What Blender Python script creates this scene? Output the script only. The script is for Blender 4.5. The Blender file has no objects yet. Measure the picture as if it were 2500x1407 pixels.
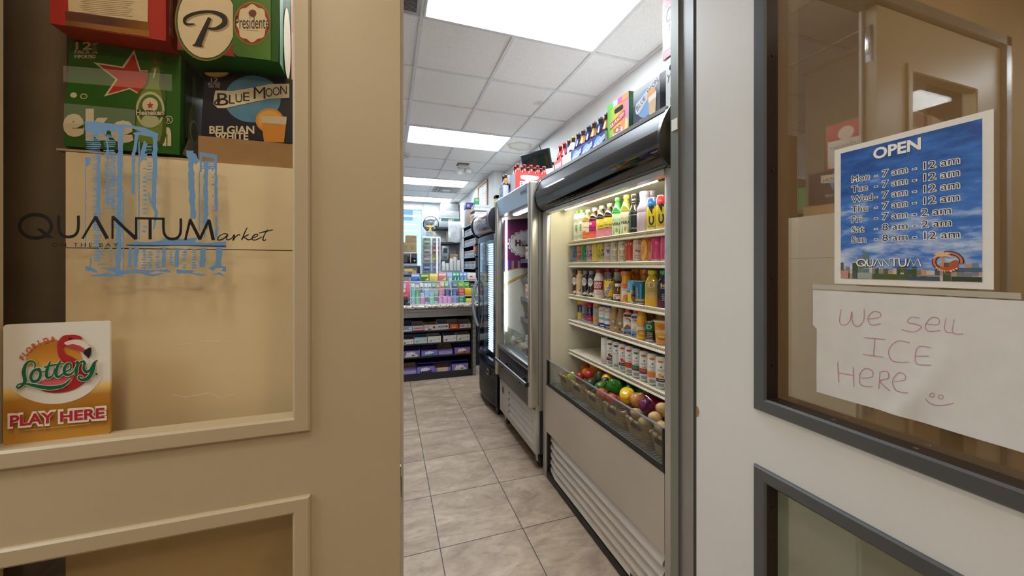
import bpy, bmesh, math, random
from mathutils import Vector, Matrix

random.seed(11)
S = bpy.context.scene
COL = S.collection
PI = math.pi

# ---------------------------------------------------------------- camera
EYE = 1.47                      # lens height above the floor
FPX = 895.0                     # focal length in pixels of the 2500 px wide frame
YAW = math.atan2(300.0, FPX)    # camera turned right of the shop's long axis
cd = bpy.data.cameras.new('camera')
cam = bpy.data.objects.new('camera', cd)
COL.objects.link(cam)
cd.sensor_width = 36.0
cd.lens = 36.0 * FPX / 2500.0
cd.shift_y = -53.5 / 2500.0
cd.clip_start = 0.01
cam.location = (0, 0, EYE)
cam.rotation_euler = (PI / 2, 0, -YAW)
S.camera = cam

# ---------------------------------------------------------------- world, exposure
S.view_settings.view_transform = 'Standard'
S.view_settings.look = 'None'
S.view_settings.gamma = 1
S.view_settings.use_curve_mapping = False
S.view_settings.exposure = 0.0
w = bpy.data.worlds.new('world')
S.world = w
w.use_nodes = True
w.node_tree.nodes['Background'].inputs[0].default_value = (0.62, 0.8, 1.0, 1)
w.node_tree.nodes['Background'].inputs[1].default_value = 1.6

SHOP_LIGHT = 29.0     # emission of the shop's ceiling diffusers
TUBE_LIGHT = 18.0     # emission of the tube in the open fridge
LED_LIGHT = 4.0      # LED strips of the other fridges

def hall_lamp_or_fill(name, loc, size, power, col, rot=(0, 0, 0)):
	l = bpy.data.lights.new(name, 'AREA')
	l.shape = 'RECTANGLE'
	l.size, l.size_y = size
	l.energy = power
	l.color = col
	o = bpy.data.objects.new(name, l)
	o.location = loc
	o.rotation_euler = rot
	COL.objects.link(o)
	return o

WARM = (1.0, 0.87, 0.70)
hall_lamp_or_fill('hall_lamp_or_fill', (-0.35, 0.18, 3.0), (0.25, 0.25), 9.0, WARM)
hall_lamp_or_fill('hall_lamp_or_fill', (-0.22, -1.3, 3.0), (0.5, 0.5), 14.5, WARM)
hall_lamp_or_fill('hall_lamp_or_fill', (1.15, -0.7, 3.0), (0.4, 0.5), 12.0, WARM)  # added fill, brightens the wall behind the open leaf's glass
hall_lamp_or_fill('hall_lamp_or_fill', (-2.1, 0.3, 2.8), (0.5, 0.9), 31.0, (0.84, 0.93, 1.0))  # added cool fill, keeps the open leaf and its paper neutral

# ---------------------------------------------------------------- geometry of the view
CS, SN = math.cos(YAW), math.sin(YAW)

def ray(u, v):
	a = (u - 1250.0) / FPX
	b = (650.0 - v) / FPX
	return Vector((SN + a * CS, CS - a * SN, b))

def onX(u, v, X):
	d = ray(u, v)
	t = X / d.x
	return Vector((X, d.y * t, EYE + d.z * t))

def onY(u, v, Y):
	d = ray(u, v)
	t = Y / d.y
	return Vector((d.x * t, Y, EYE + d.z * t))

def yX(u, X):
	return onX(u, 650, X).y

def xY(u, Y):
	return onY(u, 650, Y).x

# ---------------------------------------------------------------- materials
_m = {}

def lin(c):
	c = c / 255.0
	return c / 12.92 if c <= 0.04045 else ((c + 0.055) / 1.055) ** 2.4

def rgb(c):
	if isinstance(c, str):
		c = tuple(int(c[i:i + 2], 16) for i in (0, 2, 4))
	return (lin(c[0]), lin(c[1]), lin(c[2]), 1)

def newmat(name):
	m = bpy.data.materials.new(name)
	m.use_nodes = True
	return m, m.node_tree.nodes, m.node_tree.links, m.node_tree.nodes['Principled BSDF']

def M(c, rough=0.5, metal=0.0, var=0.05, scale=12.0, bump=0.0, bscale=60.0, spec=0.5, stretch=None, coat=0.0):
	"""procedural paint: a colour broken up by noise, with an optional fine bump"""
	key = (str(c), rough, metal, var, scale, bump, bscale, spec, stretch, coat)
	if key in _m:
		return _m[key]
	m, n, l, p = newmat('paint_' + str(len(_m)))
	col = rgb(c)
	p.inputs['Roughness'].default_value = rough
	p.inputs['Metallic'].default_value = metal
	p.inputs['Specular IOR Level'].default_value = spec
	if coat:
		p.inputs['Coat Weight'].default_value = coat
	if var or bump:
		tc = n.new('ShaderNodeTexCoord')
		src = tc.outputs['Object']
		if stretch:
			mp = n.new('ShaderNodeMapping')
			mp.inputs['Scale'].default_value = stretch
			l.new(src, mp.inputs[0])
			src = mp.outputs[0]
	if var:
		nz = n.new('ShaderNodeTexNoise')
		nz.inputs['Scale'].default_value = scale
		nz.inputs['Detail'].default_value = 4
		l.new(src, nz.inputs['Vector'])
		r = n.new('ShaderNodeValToRGB')
		r.color_ramp.elements[0].position = 0.3
		r.color_ramp.elements[1].position = 0.7
		r.color_ramp.elements[0].color = [x * (1 - var) for x in col[:3]] + [1]
		r.color_ramp.elements[1].color = [min(1, x * (1 + var)) for x in col[:3]] + [1]
		l.new(nz.outputs[0], r.inputs[0])
		l.new(r.outputs[0], p.inputs['Base Color'])
	else:
		p.inputs['Base Color'].default_value = col
	if bump:
		nb = n.new('ShaderNodeTexNoise')
		nb.inputs['Scale'].default_value = bscale
		nb.inputs['Detail'].default_value = 3
		l.new(src, nb.inputs['Vector'])
		b = n.new('ShaderNodeBump')
		b.inputs['Strength'].default_value = bump
		b.inputs['Distance'].default_value = 0.01
		l.new(nb.outputs[0], b.inputs['Height'])
		l.new(b.outputs[0], p.inputs['Normal'])
	_m[key] = m
	return m

def ink(c, rough=0.45):
	return M(c, rough, var=0.03, scale=30)

def emis(c, k):
	key = ('emis', str(c), k)
	if key not in _m:
		m, n, l, p = newmat('lamp_' + str(len(_m)))
		n.remove(p)
		e = n.new('ShaderNodeEmission')
		e.inputs[0].default_value = rgb(c)
		e.inputs[1].default_value = k
		l.new(e.outputs[0], n['Material Output'].inputs[0])
		_m[key] = m
	return _m[key]

def pane(name, tint, refl, rough=0.0, haze=0.0, hazec=(206, 176, 132)):
	"""thin flat glass: tinted see-through plus a mirror share that grows towards grazing"""
	key = ('pane', name)
	if key not in _m:
		m, n, l, p = newmat(name)
		n.remove(p)
		t = n.new('ShaderNodeBsdfTransparent')
		t.inputs[0].default_value = rgb(tint)
		g = n.new('ShaderNodeBsdfGlossy')
		g.inputs['Roughness'].default_value = rough
		lw = n.new('ShaderNodeLayerWeight')
		lw.inputs[0].default_value = 0.5
		pw = n.new('ShaderNodeMath')
		pw.operation = 'POWER'
		pw.inputs[1].default_value = 5.0
		l.new(lw.outputs['Facing'], pw.inputs[0])
		ma = n.new('ShaderNodeMath')
		ma.operation = 'MULTIPLY_ADD'
		ma.inputs[1].default_value = 1 - refl
		ma.inputs[2].default_value = refl
		l.new(pw.outputs[0], ma.inputs[0])
		mx = n.new('ShaderNodeMixShader')
		l.new(ma.outputs[0], mx.inputs[0])
		l.new(t.outputs[0], mx.inputs[1])
		l.new(g.outputs[0], mx.inputs[2])
		out = mx.outputs[0]
		if haze:      # bright veil on dusty glass, light put in as diffuse colour
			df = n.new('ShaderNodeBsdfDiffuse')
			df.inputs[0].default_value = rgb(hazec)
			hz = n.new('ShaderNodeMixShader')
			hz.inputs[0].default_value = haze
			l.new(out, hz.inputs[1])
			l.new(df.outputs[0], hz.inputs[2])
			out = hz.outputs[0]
		l.new(out, n['Material Output'].inputs[0])
		_m[key] = m
	return _m[key]

def clearp(c, rough=0.08, alpha=0.55):
	"""coloured clear plastic or bottle glass as a skin: part tinted see-through, part glossy colour"""
	key = ('clear', str(c), rough, alpha)
	if key not in _m:
		m, n, l, p = newmat('clear_' + str(len(_m)))
		p.inputs['Base Color'].default_value = rgb(c)
		p.inputs['Roughness'].default_value = rough
		p.inputs['Alpha'].default_value = alpha
		p.inputs['Coat Weight'].default_value = 0.5
		_m[key] = m
	return _m[key]

def gradient(stops, axis, lo, hi, rough=0.4, emit=0.0):
	"""colour running along one object axis (print on packaging, painted sheen)"""
	key = ('grad', str(stops), axis, lo, hi, rough)
	if key in _m:
		return _m[key]
	m, n, l, p = newmat('gradient_' + str(len(_m)))
	tc = n.new('ShaderNodeTexCoord')
	sp = n.new('ShaderNodeSeparateXYZ')
	l.new(tc.outputs['Object'], sp.inputs[0])
	mr = n.new('ShaderNodeMapRange')
	mr.inputs[1].default_value = lo
	mr.inputs[2].default_value = hi
	l.new(sp.outputs['XYZ'.index(axis)], mr.inputs[0])
	r = n.new('ShaderNodeValToRGB')
	e = r.color_ramp.elements
	while len(e) < len(stops):
		e.new(0.5)
	for k, (pos, c) in enumerate(stops):
		e[k].position = pos
		e[k].color = rgb(c)
	l.new(mr.outputs[0], r.inputs[0])
	l.new(r.outputs[0], p.inputs['Base Color'])
	p.inputs['Roughness'].default_value = rough
	_m[key] = m
	return m

def brushed(c=(190, 188, 184), rough=0.32, axis='Z', metal=1.0, amt=0.12):
	key = ('brushed', str(c), rough, axis, metal, amt)
	if key in _m:
		return _m[key]
	m, n, l, p = newmat('brushed_' + str(len(_m)))
	tc = n.new('ShaderNodeTexCoord')
	mp = n.new('ShaderNodeMapping')
	sc = {'X': (1.5, 120, 120), 'Y': (160, 0.4, 160), 'Z': (120, 120, 1.5)}[axis]
	mp.inputs['Scale'].default_value = sc
	l.new(tc.outputs['Object'], mp.inputs[0])
	nz = n.new('ShaderNodeTexNoise')
	nz.inputs['Scale'].default_value = 1.0
	nz.inputs['Detail'].default_value = 5
	l.new(mp.outputs[0], nz.inputs['Vector'])
	nz2 = n.new('ShaderNodeTexNoise')
	nz2.inputs['Scale'].default_value = 2.2
	l.new(tc.outputs['Object'], nz2.inputs['Vector'])
	mr = n.new('ShaderNodeMapRange')
	mr.inputs[1].default_value = 0.3
	mr.inputs[2].default_value = 0.7
	mr.inputs[3].default_value = rough - amt * 0.5
	mr.inputs[4].default_value = rough + amt
	l.new(nz2.outputs[0], mr.inputs[0])
	l.new(mr.outputs[0], p.inputs['Roughness'])
	r = n.new('ShaderNodeValToRGB')
	col = rgb(c)
	r.color_ramp.elements[0].color = [x * 0.88 for x in col[:3]] + [1]
	r.color_ramp.elements[1].color = [min(1, x * 1.08) for x in col[:3]] + [1]
	l.new(nz.outputs[0], r.inputs[0])
	l.new(r.outputs[0], p.inputs['Base Color'])
	p.inputs['Metallic'].default_value = metal
	_m[key] = m
	return m

WHITE = ink('e9e7e2')
BLACK = ink('121214')
STEEL = brushed((196, 193, 188), metal=0.75)
CHROME = M('c9cbce', 0.15, 1.0, var=0.02)
DARKGREY = M('2b2e33', 0.4)
KRAFT = M('a8865f', 0.8, var=0.08, scale=25)

# ---------------------------------------------------------------- text as flat polygons
_t = {}

def text2d(s, bold=0.0, shear=0.0, space=1.0):
	key = (s, bold, shear, space)
	if key in _t:
		return _t[key]
	cu = bpy.data.curves.new('glyphs', 'FONT')
	cu.body = s
	cu.size = 1.0
	cu.offset = bold
	cu.shear = shear
	cu.space_character = space
	cu.resolution_u = 3
	ob = bpy.data.objects.new('glyphs', cu)
	COL.objects.link(ob)
	dg = bpy.context.evaluated_depsgraph_get()
	ev = ob.evaluated_get(dg)
	me = ev.to_mesh()
	vs = [(v.co.x, v.co.y) for v in me.vertices]
	fs = [tuple(p.vertices) for p in me.polygons]
	ev.to_mesh_clear()
	bpy.data.objects.remove(ob)
	bpy.data.curves.remove(cu)
	xs = [v[0] for v in vs] or [0, 1]
	ys = [v[1] for v in vs] or [0, 1]
	_t[key] = (vs, fs, (min(xs), min(ys), max(xs), max(ys)))
	return _t[key]

def cr(pts, k=6, closed=False):
	"""Catmull-Rom through 2D or 3D points"""
	P = [Vector(p) for p in pts]
	n = len(P)
	out = []
	rng = range(n if closed else n - 1)
	for i in rng:
		if closed:
			a, b, c, d = P[i - 1], P[i], P[(i + 1) % n], P[(i + 2) % n]
		else:
			a, b, c, d = P[max(i - 1, 0)], P[i], P[i + 1], P[min(i + 2, n - 1)]
		for j in range(k):
			t = j / k
			out.append(0.5 * ((2 * b) + (c - a) * t + (2 * a - 5 * b + 4 * c - d) * t * t + (3 * b - a - 3 * c + d) * t ** 3))
	if not closed:
		out.append(P[-1])
	return out

# ---------------------------------------------------------------- mesh builder
class MB:
	def __init__(s, sharp=38):
		s.V, s.F, s.I, s.mats = [], [], [], []
		s.T = Matrix.Identity(4)
		s.sharp = sharp

	def mi(s, m):
		if m not in s.mats:
			s.mats.append(m)
		return s.mats.index(m)

	def add(s, vs, fs, m):
		o = len(s.V)
		T = s.T
		s.V += [T @ Vector(v) for v in vs]
		if isinstance(m, (list, tuple)):
			for f, mm in zip(fs, m):
				s.F.append(tuple(i + o for i in f))
				s.I.append(s.mi(mm))
		else:
			k = s.mi(m)
			for f in fs:
				s.F.append(tuple(i + o for i in f))
				s.I.append(k)
		return s

	def box(s, a, b, m, bev=0.0, seg=2):
		x0, x1 = sorted((a[0], b[0]))
		y0, y1 = sorted((a[1], b[1]))
		z0, z1 = sorted((a[2], b[2]))
		if bev > 0:
			bev = min(bev, (x1 - x0) * 0.49, (y1 - y0) * 0.49, (z1 - z0) * 0.49)
			bm = bmesh.new()
			bmesh.ops.create_cube(bm, size=1.0)
			for v in bm.verts:
				v.co = Vector(((x0 + x1) / 2 + v.co.x * (x1 - x0), (y0 + y1) / 2 + v.co.y * (y1 - y0), (z0 + z1) / 2 + v.co.z * (z1 - z0)))
			bmesh.ops.bevel(bm, geom=bm.edges[:], offset=bev, segments=seg, affect='EDGES', profile=0.5)
			return s.bm(bm, m)
		vs = [(x0, y0, z0), (x1, y0, z0), (x1, y1, z0), (x0, y1, z0), (x0, y0, z1), (x1, y0, z1), (x1, y1, z1), (x0, y1, z1)]
		fs = [(0, 3, 2, 1), (4, 5, 6, 7), (0, 1, 5, 4), (1, 2, 6, 5), (2, 3, 7, 6), (3, 0, 4, 7)]
		return s.add(vs, fs, m)

	def bm(s, bm, m):
		bm.verts.index_update()
		vs = [v.co.copy() for v in bm.verts]
		fs = [tuple(v.index for v in f.verts) for f in bm.faces]
		bm.free()
		return s.add(vs, fs, m)

	def lathe(s, prof, m, n=24, c=(0, 0, 0), sx=1.0, sy=1.0, caps=True):
		"""prof: (r, z) or (r, z, material of the band that starts here)"""
		vs, fs, ms = [], [], []
		cur = m
		for k, p in enumerate(prof):
			for i in range(n):
				a = 2 * PI * i / n
				vs.append((c[0] + sx * p[0] * math.cos(a), c[1] + sy * p[0] * math.sin(a), c[2] + p[1]))
			if len(p) > 2:
				cur = p[2]
			if k < len(prof) - 1:
				for i in range(n):
					j = (i + 1) % n
					fs.append((k * n + i, k * n + j, (k + 1) * n + j, (k + 1) * n + i))
					ms.append(cur)
		if caps and prof[0][0] > 1e-5:
			fs.append(tuple(range(n - 1, -1, -1)))
			ms.append(prof[0][2] if len(prof[0]) > 2 else m)
		if caps and prof[-1][0] > 1e-5:
			o = (len(prof) - 1) * n
			fs.append(tuple(o + i for i in range(n)))
			ms.append(cur)
		return s.add(vs, fs, ms)

	def squarelathe(s, prof, m, p=6.0, n=32, c=(0, 0, 0)):
		"""like lathe, but with a superellipse section: squarish bottles"""
		vs, fs, ms = [], [], []
		cur = m
		for k, q in enumerate(prof):
			pw = q[3] if len(q) > 3 else p
			for i in range(n):
				a = 2 * PI * (i + 0.5) / n
				ca, sa = math.cos(a), math.sin(a)
				r = q[0] / (abs(ca) ** pw + abs(sa) ** pw) ** (1 / pw)
				vs.append((c[0] + r * ca, c[1] + r * sa, c[2] + q[1]))
			if len(q) > 2 and q[2]:
				cur = q[2]
			if k < len(prof) - 1:
				for i in range(n):
					j = (i + 1) % n
					fs.append((k * n + i, k * n + j, (k + 1) * n + j, (k + 1) * n + i))
					ms.append(cur)
		fs.append(tuple(range(n - 1, -1, -1)))
		ms.append(m)
		o = (len(prof) - 1) * n
		fs.append(tuple(o + i for i in range(n)))
		ms.append(cur)
		return s.add(vs, fs, ms)

	def tube(s, pts, r, m, n=10, caps=True):
		P = [Vector(p) for p in pts]
		rr = r if isinstance(r, (list, tuple)) else [r] * len(P)
		vs, fs = [], []
		up = Vector((0, 0, 1))
		prev = None
		for k, p in enumerate(P):
			d = (P[min(k + 1, len(P) - 1)] - P[max(k - 1, 0)]).normalized()
			if prev is None:
				u = d.cross(up)
				if u.length < 1e-3:
					u = d.cross(Vector((1, 0, 0)))
				u.normalize()
			else:
				u = (prev - d * prev.dot(d)).normalized()
			prev = u
			wv = d.cross(u)
			for i in range(n):
				a = 2 * PI * i / n
				vs.append(p + (u * math.cos(a) + wv * math.sin(a)) * rr[k])
			if k:
				for i in range(n):
					j = (i + 1) % n
					o = (k - 1) * n
					fs.append((o + i, o + j, o + n + j, o + n + i))
		if caps:
			fs.append(tuple(range(n - 1, -1, -1)))
			o = (len(P) - 1) * n
			fs.append(tuple(o + i for i in range(n)))
		return s.add(vs, fs, m)

	def ball(s, c, r, m, nu=20, nv=12, fn=None):
		rx, ry, rz = (r, r, r) if not isinstance(r, (list, tuple)) else r
		vs, fs = [], []
		for k in range(nv + 1):
			t = PI * k / nv
			for i in range(nu):
				a = 2 * PI * i / nu
				d = Vector((math.sin(t) * math.cos(a), math.sin(t) * math.sin(a), math.cos(t)))
				q = fn(d, t, a) if fn else 1.0
				if not isinstance(q, Vector):
					q = Vector((d.x * q, d.y * q, d.z * q))
				vs.append((c[0] + rx * q.x, c[1] + ry * q.y, c[2] + rz * q.z))
		for k in range(nv):
			for i in range(nu):
				j = (i + 1) % nu
				fs.append((k * nu + i, (k + 1) * nu + i, (k + 1) * nu + j, k * nu + j))
		return s.add(vs, fs, m)

	def prism(s, pts, fn, d0, d1, m):
		"""a 2D outline swept between two depths; fn(x, y, depth) -> point"""
		n = len(pts)
		vs = [fn(p[0], p[1], d0) for p in pts] + [fn(p[0], p[1], d1) for p in pts]
		fs = [tuple(range(n - 1, -1, -1)), tuple(range(n, 2 * n))]
		for i in range(n):
			j = (i + 1) % n
			fs.append((i, j, n + j, n + i))
		return s.add(vs, fs, m)

	def ring(s, fn, outer, prof, m):
		"""mitred frame: rectangle outer=(x0,y0,x1,y1); prof = [(inset, height)]; fn(x, y, h)"""
		x0, y0, x1, y1 = outer
		vs, fs, ms = [], [], []
		for q in prof:
			t, h = q[0], q[1]
			vs += [fn(x0 + t, y0 + t, h), fn(x1 - t, y0 + t, h), fn(x1 - t, y1 - t, h), fn(x0 + t, y1 - t, h)]
		for k in range(len(prof) - 1):
			mm = prof[k][2] if len(prof[k]) > 2 else m
			for i in range(4):
				j = (i + 1) % 4
				fs.append((k * 4 + i, k * 4 + j, k * 4 + 4 + j, k * 4 + 4 + i))
				ms.append(mm)
		return s.add(vs, fs, ms)

	def sheet(s, fn, nu, nv, m):
		vs = [fn(i / nu, j / nv) for j in range(nv + 1) for i in range(nu + 1)]
		fs = [(j * (nu + 1) + i, j * (nu + 1) + i + 1, (j + 1) * (nu + 1) + i + 1, (j + 1) * (nu + 1) + i) for j in range(nv) for i in range(nu)]
		return s.add(vs, fs, m)

	def obj(s, name, parent=None, local=False, origin=None):
		me = bpy.data.meshes.new(name)
		V = s.V
		o = bpy.data.objects.new(name, me)
		loc = Vector((0, 0, 0))
		if parent is not None:
			if not local:
				r = parent
				while r.parent:
					r = r.parent
				loc = r.location.copy()
				V = [v - loc for v in V]
		elif not local:
			if origin is None and V:
				xs = [v.x for v in V]
				ys = [v.y for v in V]
				zs = [v.z for v in V]
				origin = Vector(((min(xs) + max(xs)) / 2, (min(ys) + max(ys)) / 2, min(zs)))
			loc = Vector(origin)
			V = [v - loc for v in V]
			o.location = loc
		me.from_pydata([tuple(v) for v in V], [], s.F)
		for m in s.mats:
			me.materials.append(m)
		me.polygons.foreach_set('material_index', s.I)
		me.polygons.foreach_set('use_smooth', [True] * len(s.F))
		me.update()
		me.set_sharp_from_angle(angle=math.radians(s.sharp))
		COL.objects.link(o)
		if parent is not None:
			o.parent = parent
		return o

class Dec:
	"""flat print laid on a surface: fn(x, y, h) gives the point h above it"""

	def __init__(s, mb, fn, eps=0.0004, step=None):
		s.mb, s.fn, s.eps, s.step, s.k = mb, fn, eps, step, 0

	def P(s, x, y, l):
		return s.fn(x, y, s.eps * (l + 1) + 8e-6 * (s.k % 40))

	def poly(s, pts, m, l=0):
		s.k += 1
		if s.step and len(pts) > 4:
			n = len(pts)
			cx, cy = sum(p[0] for p in pts) / n, sum(p[1] for p in pts) / n
			vs = [s.P(cx, cy, l)]
			for t in (0.5, 1.0):
				vs += [s.P(cx + (p[0] - cx) * t, cy + (p[1] - cy) * t, l) for p in pts]
			fs = [(0, i + 1, (i + 1) % n + 1) for i in range(n)] + [(i + 1, n + 1 + i, n + 1 + (i + 1) % n, (i + 1) % n + 1) for i in range(n)]
			s.mb.add(vs, fs, m)
			return
		s.mb.add([s.P(p[0], p[1], l) for p in pts], [tuple(range(len(pts)))], m)

	def rect(s, x0, y0, x1, y1, m, l=0):
		s.k += 1
		n = 1 if not s.step else max(1, int(math.ceil(abs(x1 - x0) / s.step)))
		vs, fs = [], []
		for i in range(n + 1):
			x = x0 + (x1 - x0) * i / n
			vs += [s.P(x, y0, l), s.P(x, y1, l)]
		for i in range(n):
			fs.append((2 * i, 2 * i + 2, 2 * i + 3, 2 * i + 1))
		s.mb.add(vs, fs, m)

	def disc(s, x, y, rx, m, l=0, ry=None, n=28, a0=0.0, a1=2 * PI):
		ry = rx if ry is None else ry
		full = abs(a1 - a0 - 2 * PI) < 1e-6
		k = n if full else n + 1
		pts = [(x + rx * math.cos(a0 + (a1 - a0) * i / n), y + ry * math.sin(a0 + (a1 - a0) * i / n)) for i in range(k)]
		s.poly(pts, m, l)

	def ribbon(s, pts, wd, m, l=0, closed=False, smooth=0):
		s.k += 1
		if smooth:
			pts = cr([Vector((p[0], p[1])) for p in pts], smooth, closed)
		P = [Vector((p[0], p[1])) for p in pts]
		n = len(P)
		ws = wd if isinstance(wd, (list, tuple)) else None
		vs = []
		for i in range(n):
			a = P[i - 1] if (i > 0 or closed) else P[i]
			b = P[(i + 1) % n] if (i < n - 1 or closed) else P[i]
			d = b - a
			if d.length < 1e-9:
				d = Vector((1, 0))
			d.normalize()
			q = Vector((-d.y, d.x))
			if ws:
				t = i / max(1, n - 1) * (len(ws) - 1)
				k = min(int(t), len(ws) - 2)
				hw = (ws[k] + (ws[k + 1] - ws[k]) * (t - k)) / 2
			else:
				hw = wd / 2
			ll = l + min(0.6, i * 0.012)
			vs += [s.P(*(P[i] - q * hw), ll), s.P(*(P[i] + q * hw), ll)]
		fs = [(2 * i, 2 * i + 2, 2 * i + 3, 2 * i + 1) for i in range(n - 1)]
		if closed:
			fs.append((2 * n - 2, 0, 1, 2 * n - 1))
		s.mb.add(vs, fs, m)

	def text(s, t, x0, y0, x1, y1, m, l=0, bold=0.0, shear=0.0, space=1.0, rot=0.0):
		"""text stretched to fill the box"""
		s.k += 1
		vs, fs, (bx0, by0, bx1, by1) = text2d(t, bold, shear, space)
		out = []
		cx, cy = (x0 + x1) / 2, (y0 + y1) / 2
		c, sn = math.cos(rot), math.sin(rot)
		for v in vs:
			x = x0 + (v[0] - bx0) / (bx1 - bx0) * (x1 - x0)
			y = y0 + (v[1] - by0) / (by1 - by0) * (y1 - y0)
			if rot:
				dx, dy = x - cx, y - cy
				x, y = cx + dx * c - dy * sn, cy + dx * sn + dy * c
			out.append((x, y))
		s.glyphs(out, fs, m, l, bold)

	def glyphs(s, pts, fs, m, l, bold):
		if bold < 0.028:
			s.mb.add([s.P(x, y, l) for x, y in pts], fs, m)
			return
		vs, ff = [], []      # swollen outlines overlap themselves: lift each facet a hair
		for i, f in enumerate(fs):
			ff.append(tuple(range(len(vs), len(vs) + len(f))))
			vs += [s.P(pts[q][0], pts[q][1], l + 0.02 * ((i * 7) % 23)) for q in f]
		s.mb.add(vs, ff, m)

	def textc(s, t, x, y, h, m, l=0, bold=0.0, shear=0.0, space=1.0, rot=0.0, wmax=None):
		"""text of cap height h centred on x, y"""
		vs, fs, (bx0, by0, bx1, by1) = text2d(t, bold, shear, space)
		k = h / 0.73
		if wmax and (bx1 - bx0) * k > wmax:
			kx = wmax / (bx1 - bx0)
		else:
			kx = k
		hx, hy = (bx1 - bx0) * kx / 2, (by1 - by0) * k / 2
		s.text(t, x - hx, y - hy, x + hx, y + hy, m, l, bold, shear, space, rot)

	def texth(s, t, x0, yb, h, m, l=0, bold=0.0, shear=0.0, space=1.0, kx=1.0):
		"""text of cap height h from a left baseline point; returns the right end"""
		s.k += 1
		vs, fs, bb = text2d(t, bold, shear, space)
		bb = text2d(t, 0.0, shear, space)[2]
		k = h / 0.73
		s.glyphs([(x0 + (v[0] - bb[0]) * k * kx, yb + v[1] * k) for v in vs], fs, m, l, bold)
		return x0 + (bb[2] - bb[0]) * k * kx

	def star(s, x, y, r, m, l=0, rot=PI / 2, ri=0.42, n=5):
		pts = []
		for i in range(2 * n):
			rr = r if i % 2 == 0 else r * ri
			a = rot + PI * i / n
			pts.append((x + rr * math.cos(a), y + rr * math.sin(a)))
		s.poly(pts, m, l)

def plane_fn(O, ux, uy, n=None):
	O, ux, uy = Vector(O), Vector(ux), Vector(uy)
	nn = Vector(n) if n else ux.cross(uy).normalized()
	return lambda x, y, h: O + ux * x + uy * y + nn * h

def front_fn(x0, y, z0):
	"""print on a face that looks towards -Y: x to the right, y up"""
	return lambda a, b, h: Vector((x0 + a, y - h, z0 + b))

def right_fn(x, y0, z0):
	"""print on a face that looks towards +X (seen from +X: right is +Y)"""
	return lambda a, b, h: Vector((x + h, y0 + a, z0 + b))

def left_fn(x, y0, z0):
	"""print on a face that looks towards -X (seen from -X: right is -Y)"""
	return lambda a, b, h: Vector((x - h, y0 - a, z0 + b))

def cyl_fn(r, c=(0, 0, 0), a0=-PI / 2):
	"""print round an upright cylinder; x runs round it, 0 at the front (-Y)"""
	def f(x, y, h):
		a = a0 + x / r
		return Vector((c[0] + (r + h) * math.cos(a), c[1] + (r + h) * math.sin(a), c[2] + y))
	return f

# ---------------------------------------------------------------- things, parts, setting
def tag(o, label=None, cat=None, group=None, kind=None):
	if label:
		o['label'] = label
	if cat:
		o['category'] = cat
	if group:
		o['group'] = group
	if kind:
		o['kind'] = kind
	return o

def thing(name, label, cat, loc=(0, 0, 0), rotz=0.0, group=None):
	o = bpy.data.objects.new(name, None)
	o.empty_display_size = 0.05
	o.location = loc
	o.rotation_euler = (0, 0, rotz)
	COL.objects.link(o)
	return tag(o, label, cat, group)

def struct(mb, name, parent=None):
	o = mb.obj(name, parent)
	if parent is None:
		o['kind'] = 'structure'
	return o

def dup(root, loc, rotz=0.0, label=None, group=None, scale=None):
	r = root.copy()
	COL.objects.link(r)
	r.location = loc
	r.rotation_euler = (root.rotation_euler[0], root.rotation_euler[1], rotz)
	if scale:
		r.scale = scale
	if label:
		r['label'] = label
	if group:
		r['group'] = group
	for ch in list(root.children):
		c = ch.copy()
		COL.objects.link(c)
		c.parent = r
		for g in ch.children:
			d = g.copy()
			COL.objects.link(d)
			d.parent = c
	return r

# ================================================================ the setting
CEIL = 3.034
WX = 1.835         # right wall of the shop
WX2 = 1.63         # right wall behind the counter
YSTEP = 5.79
YB = 9.3           # rear wall
XL = -2.7
YF0, YF1 = 0.94, 1.03   # shop front

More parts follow.
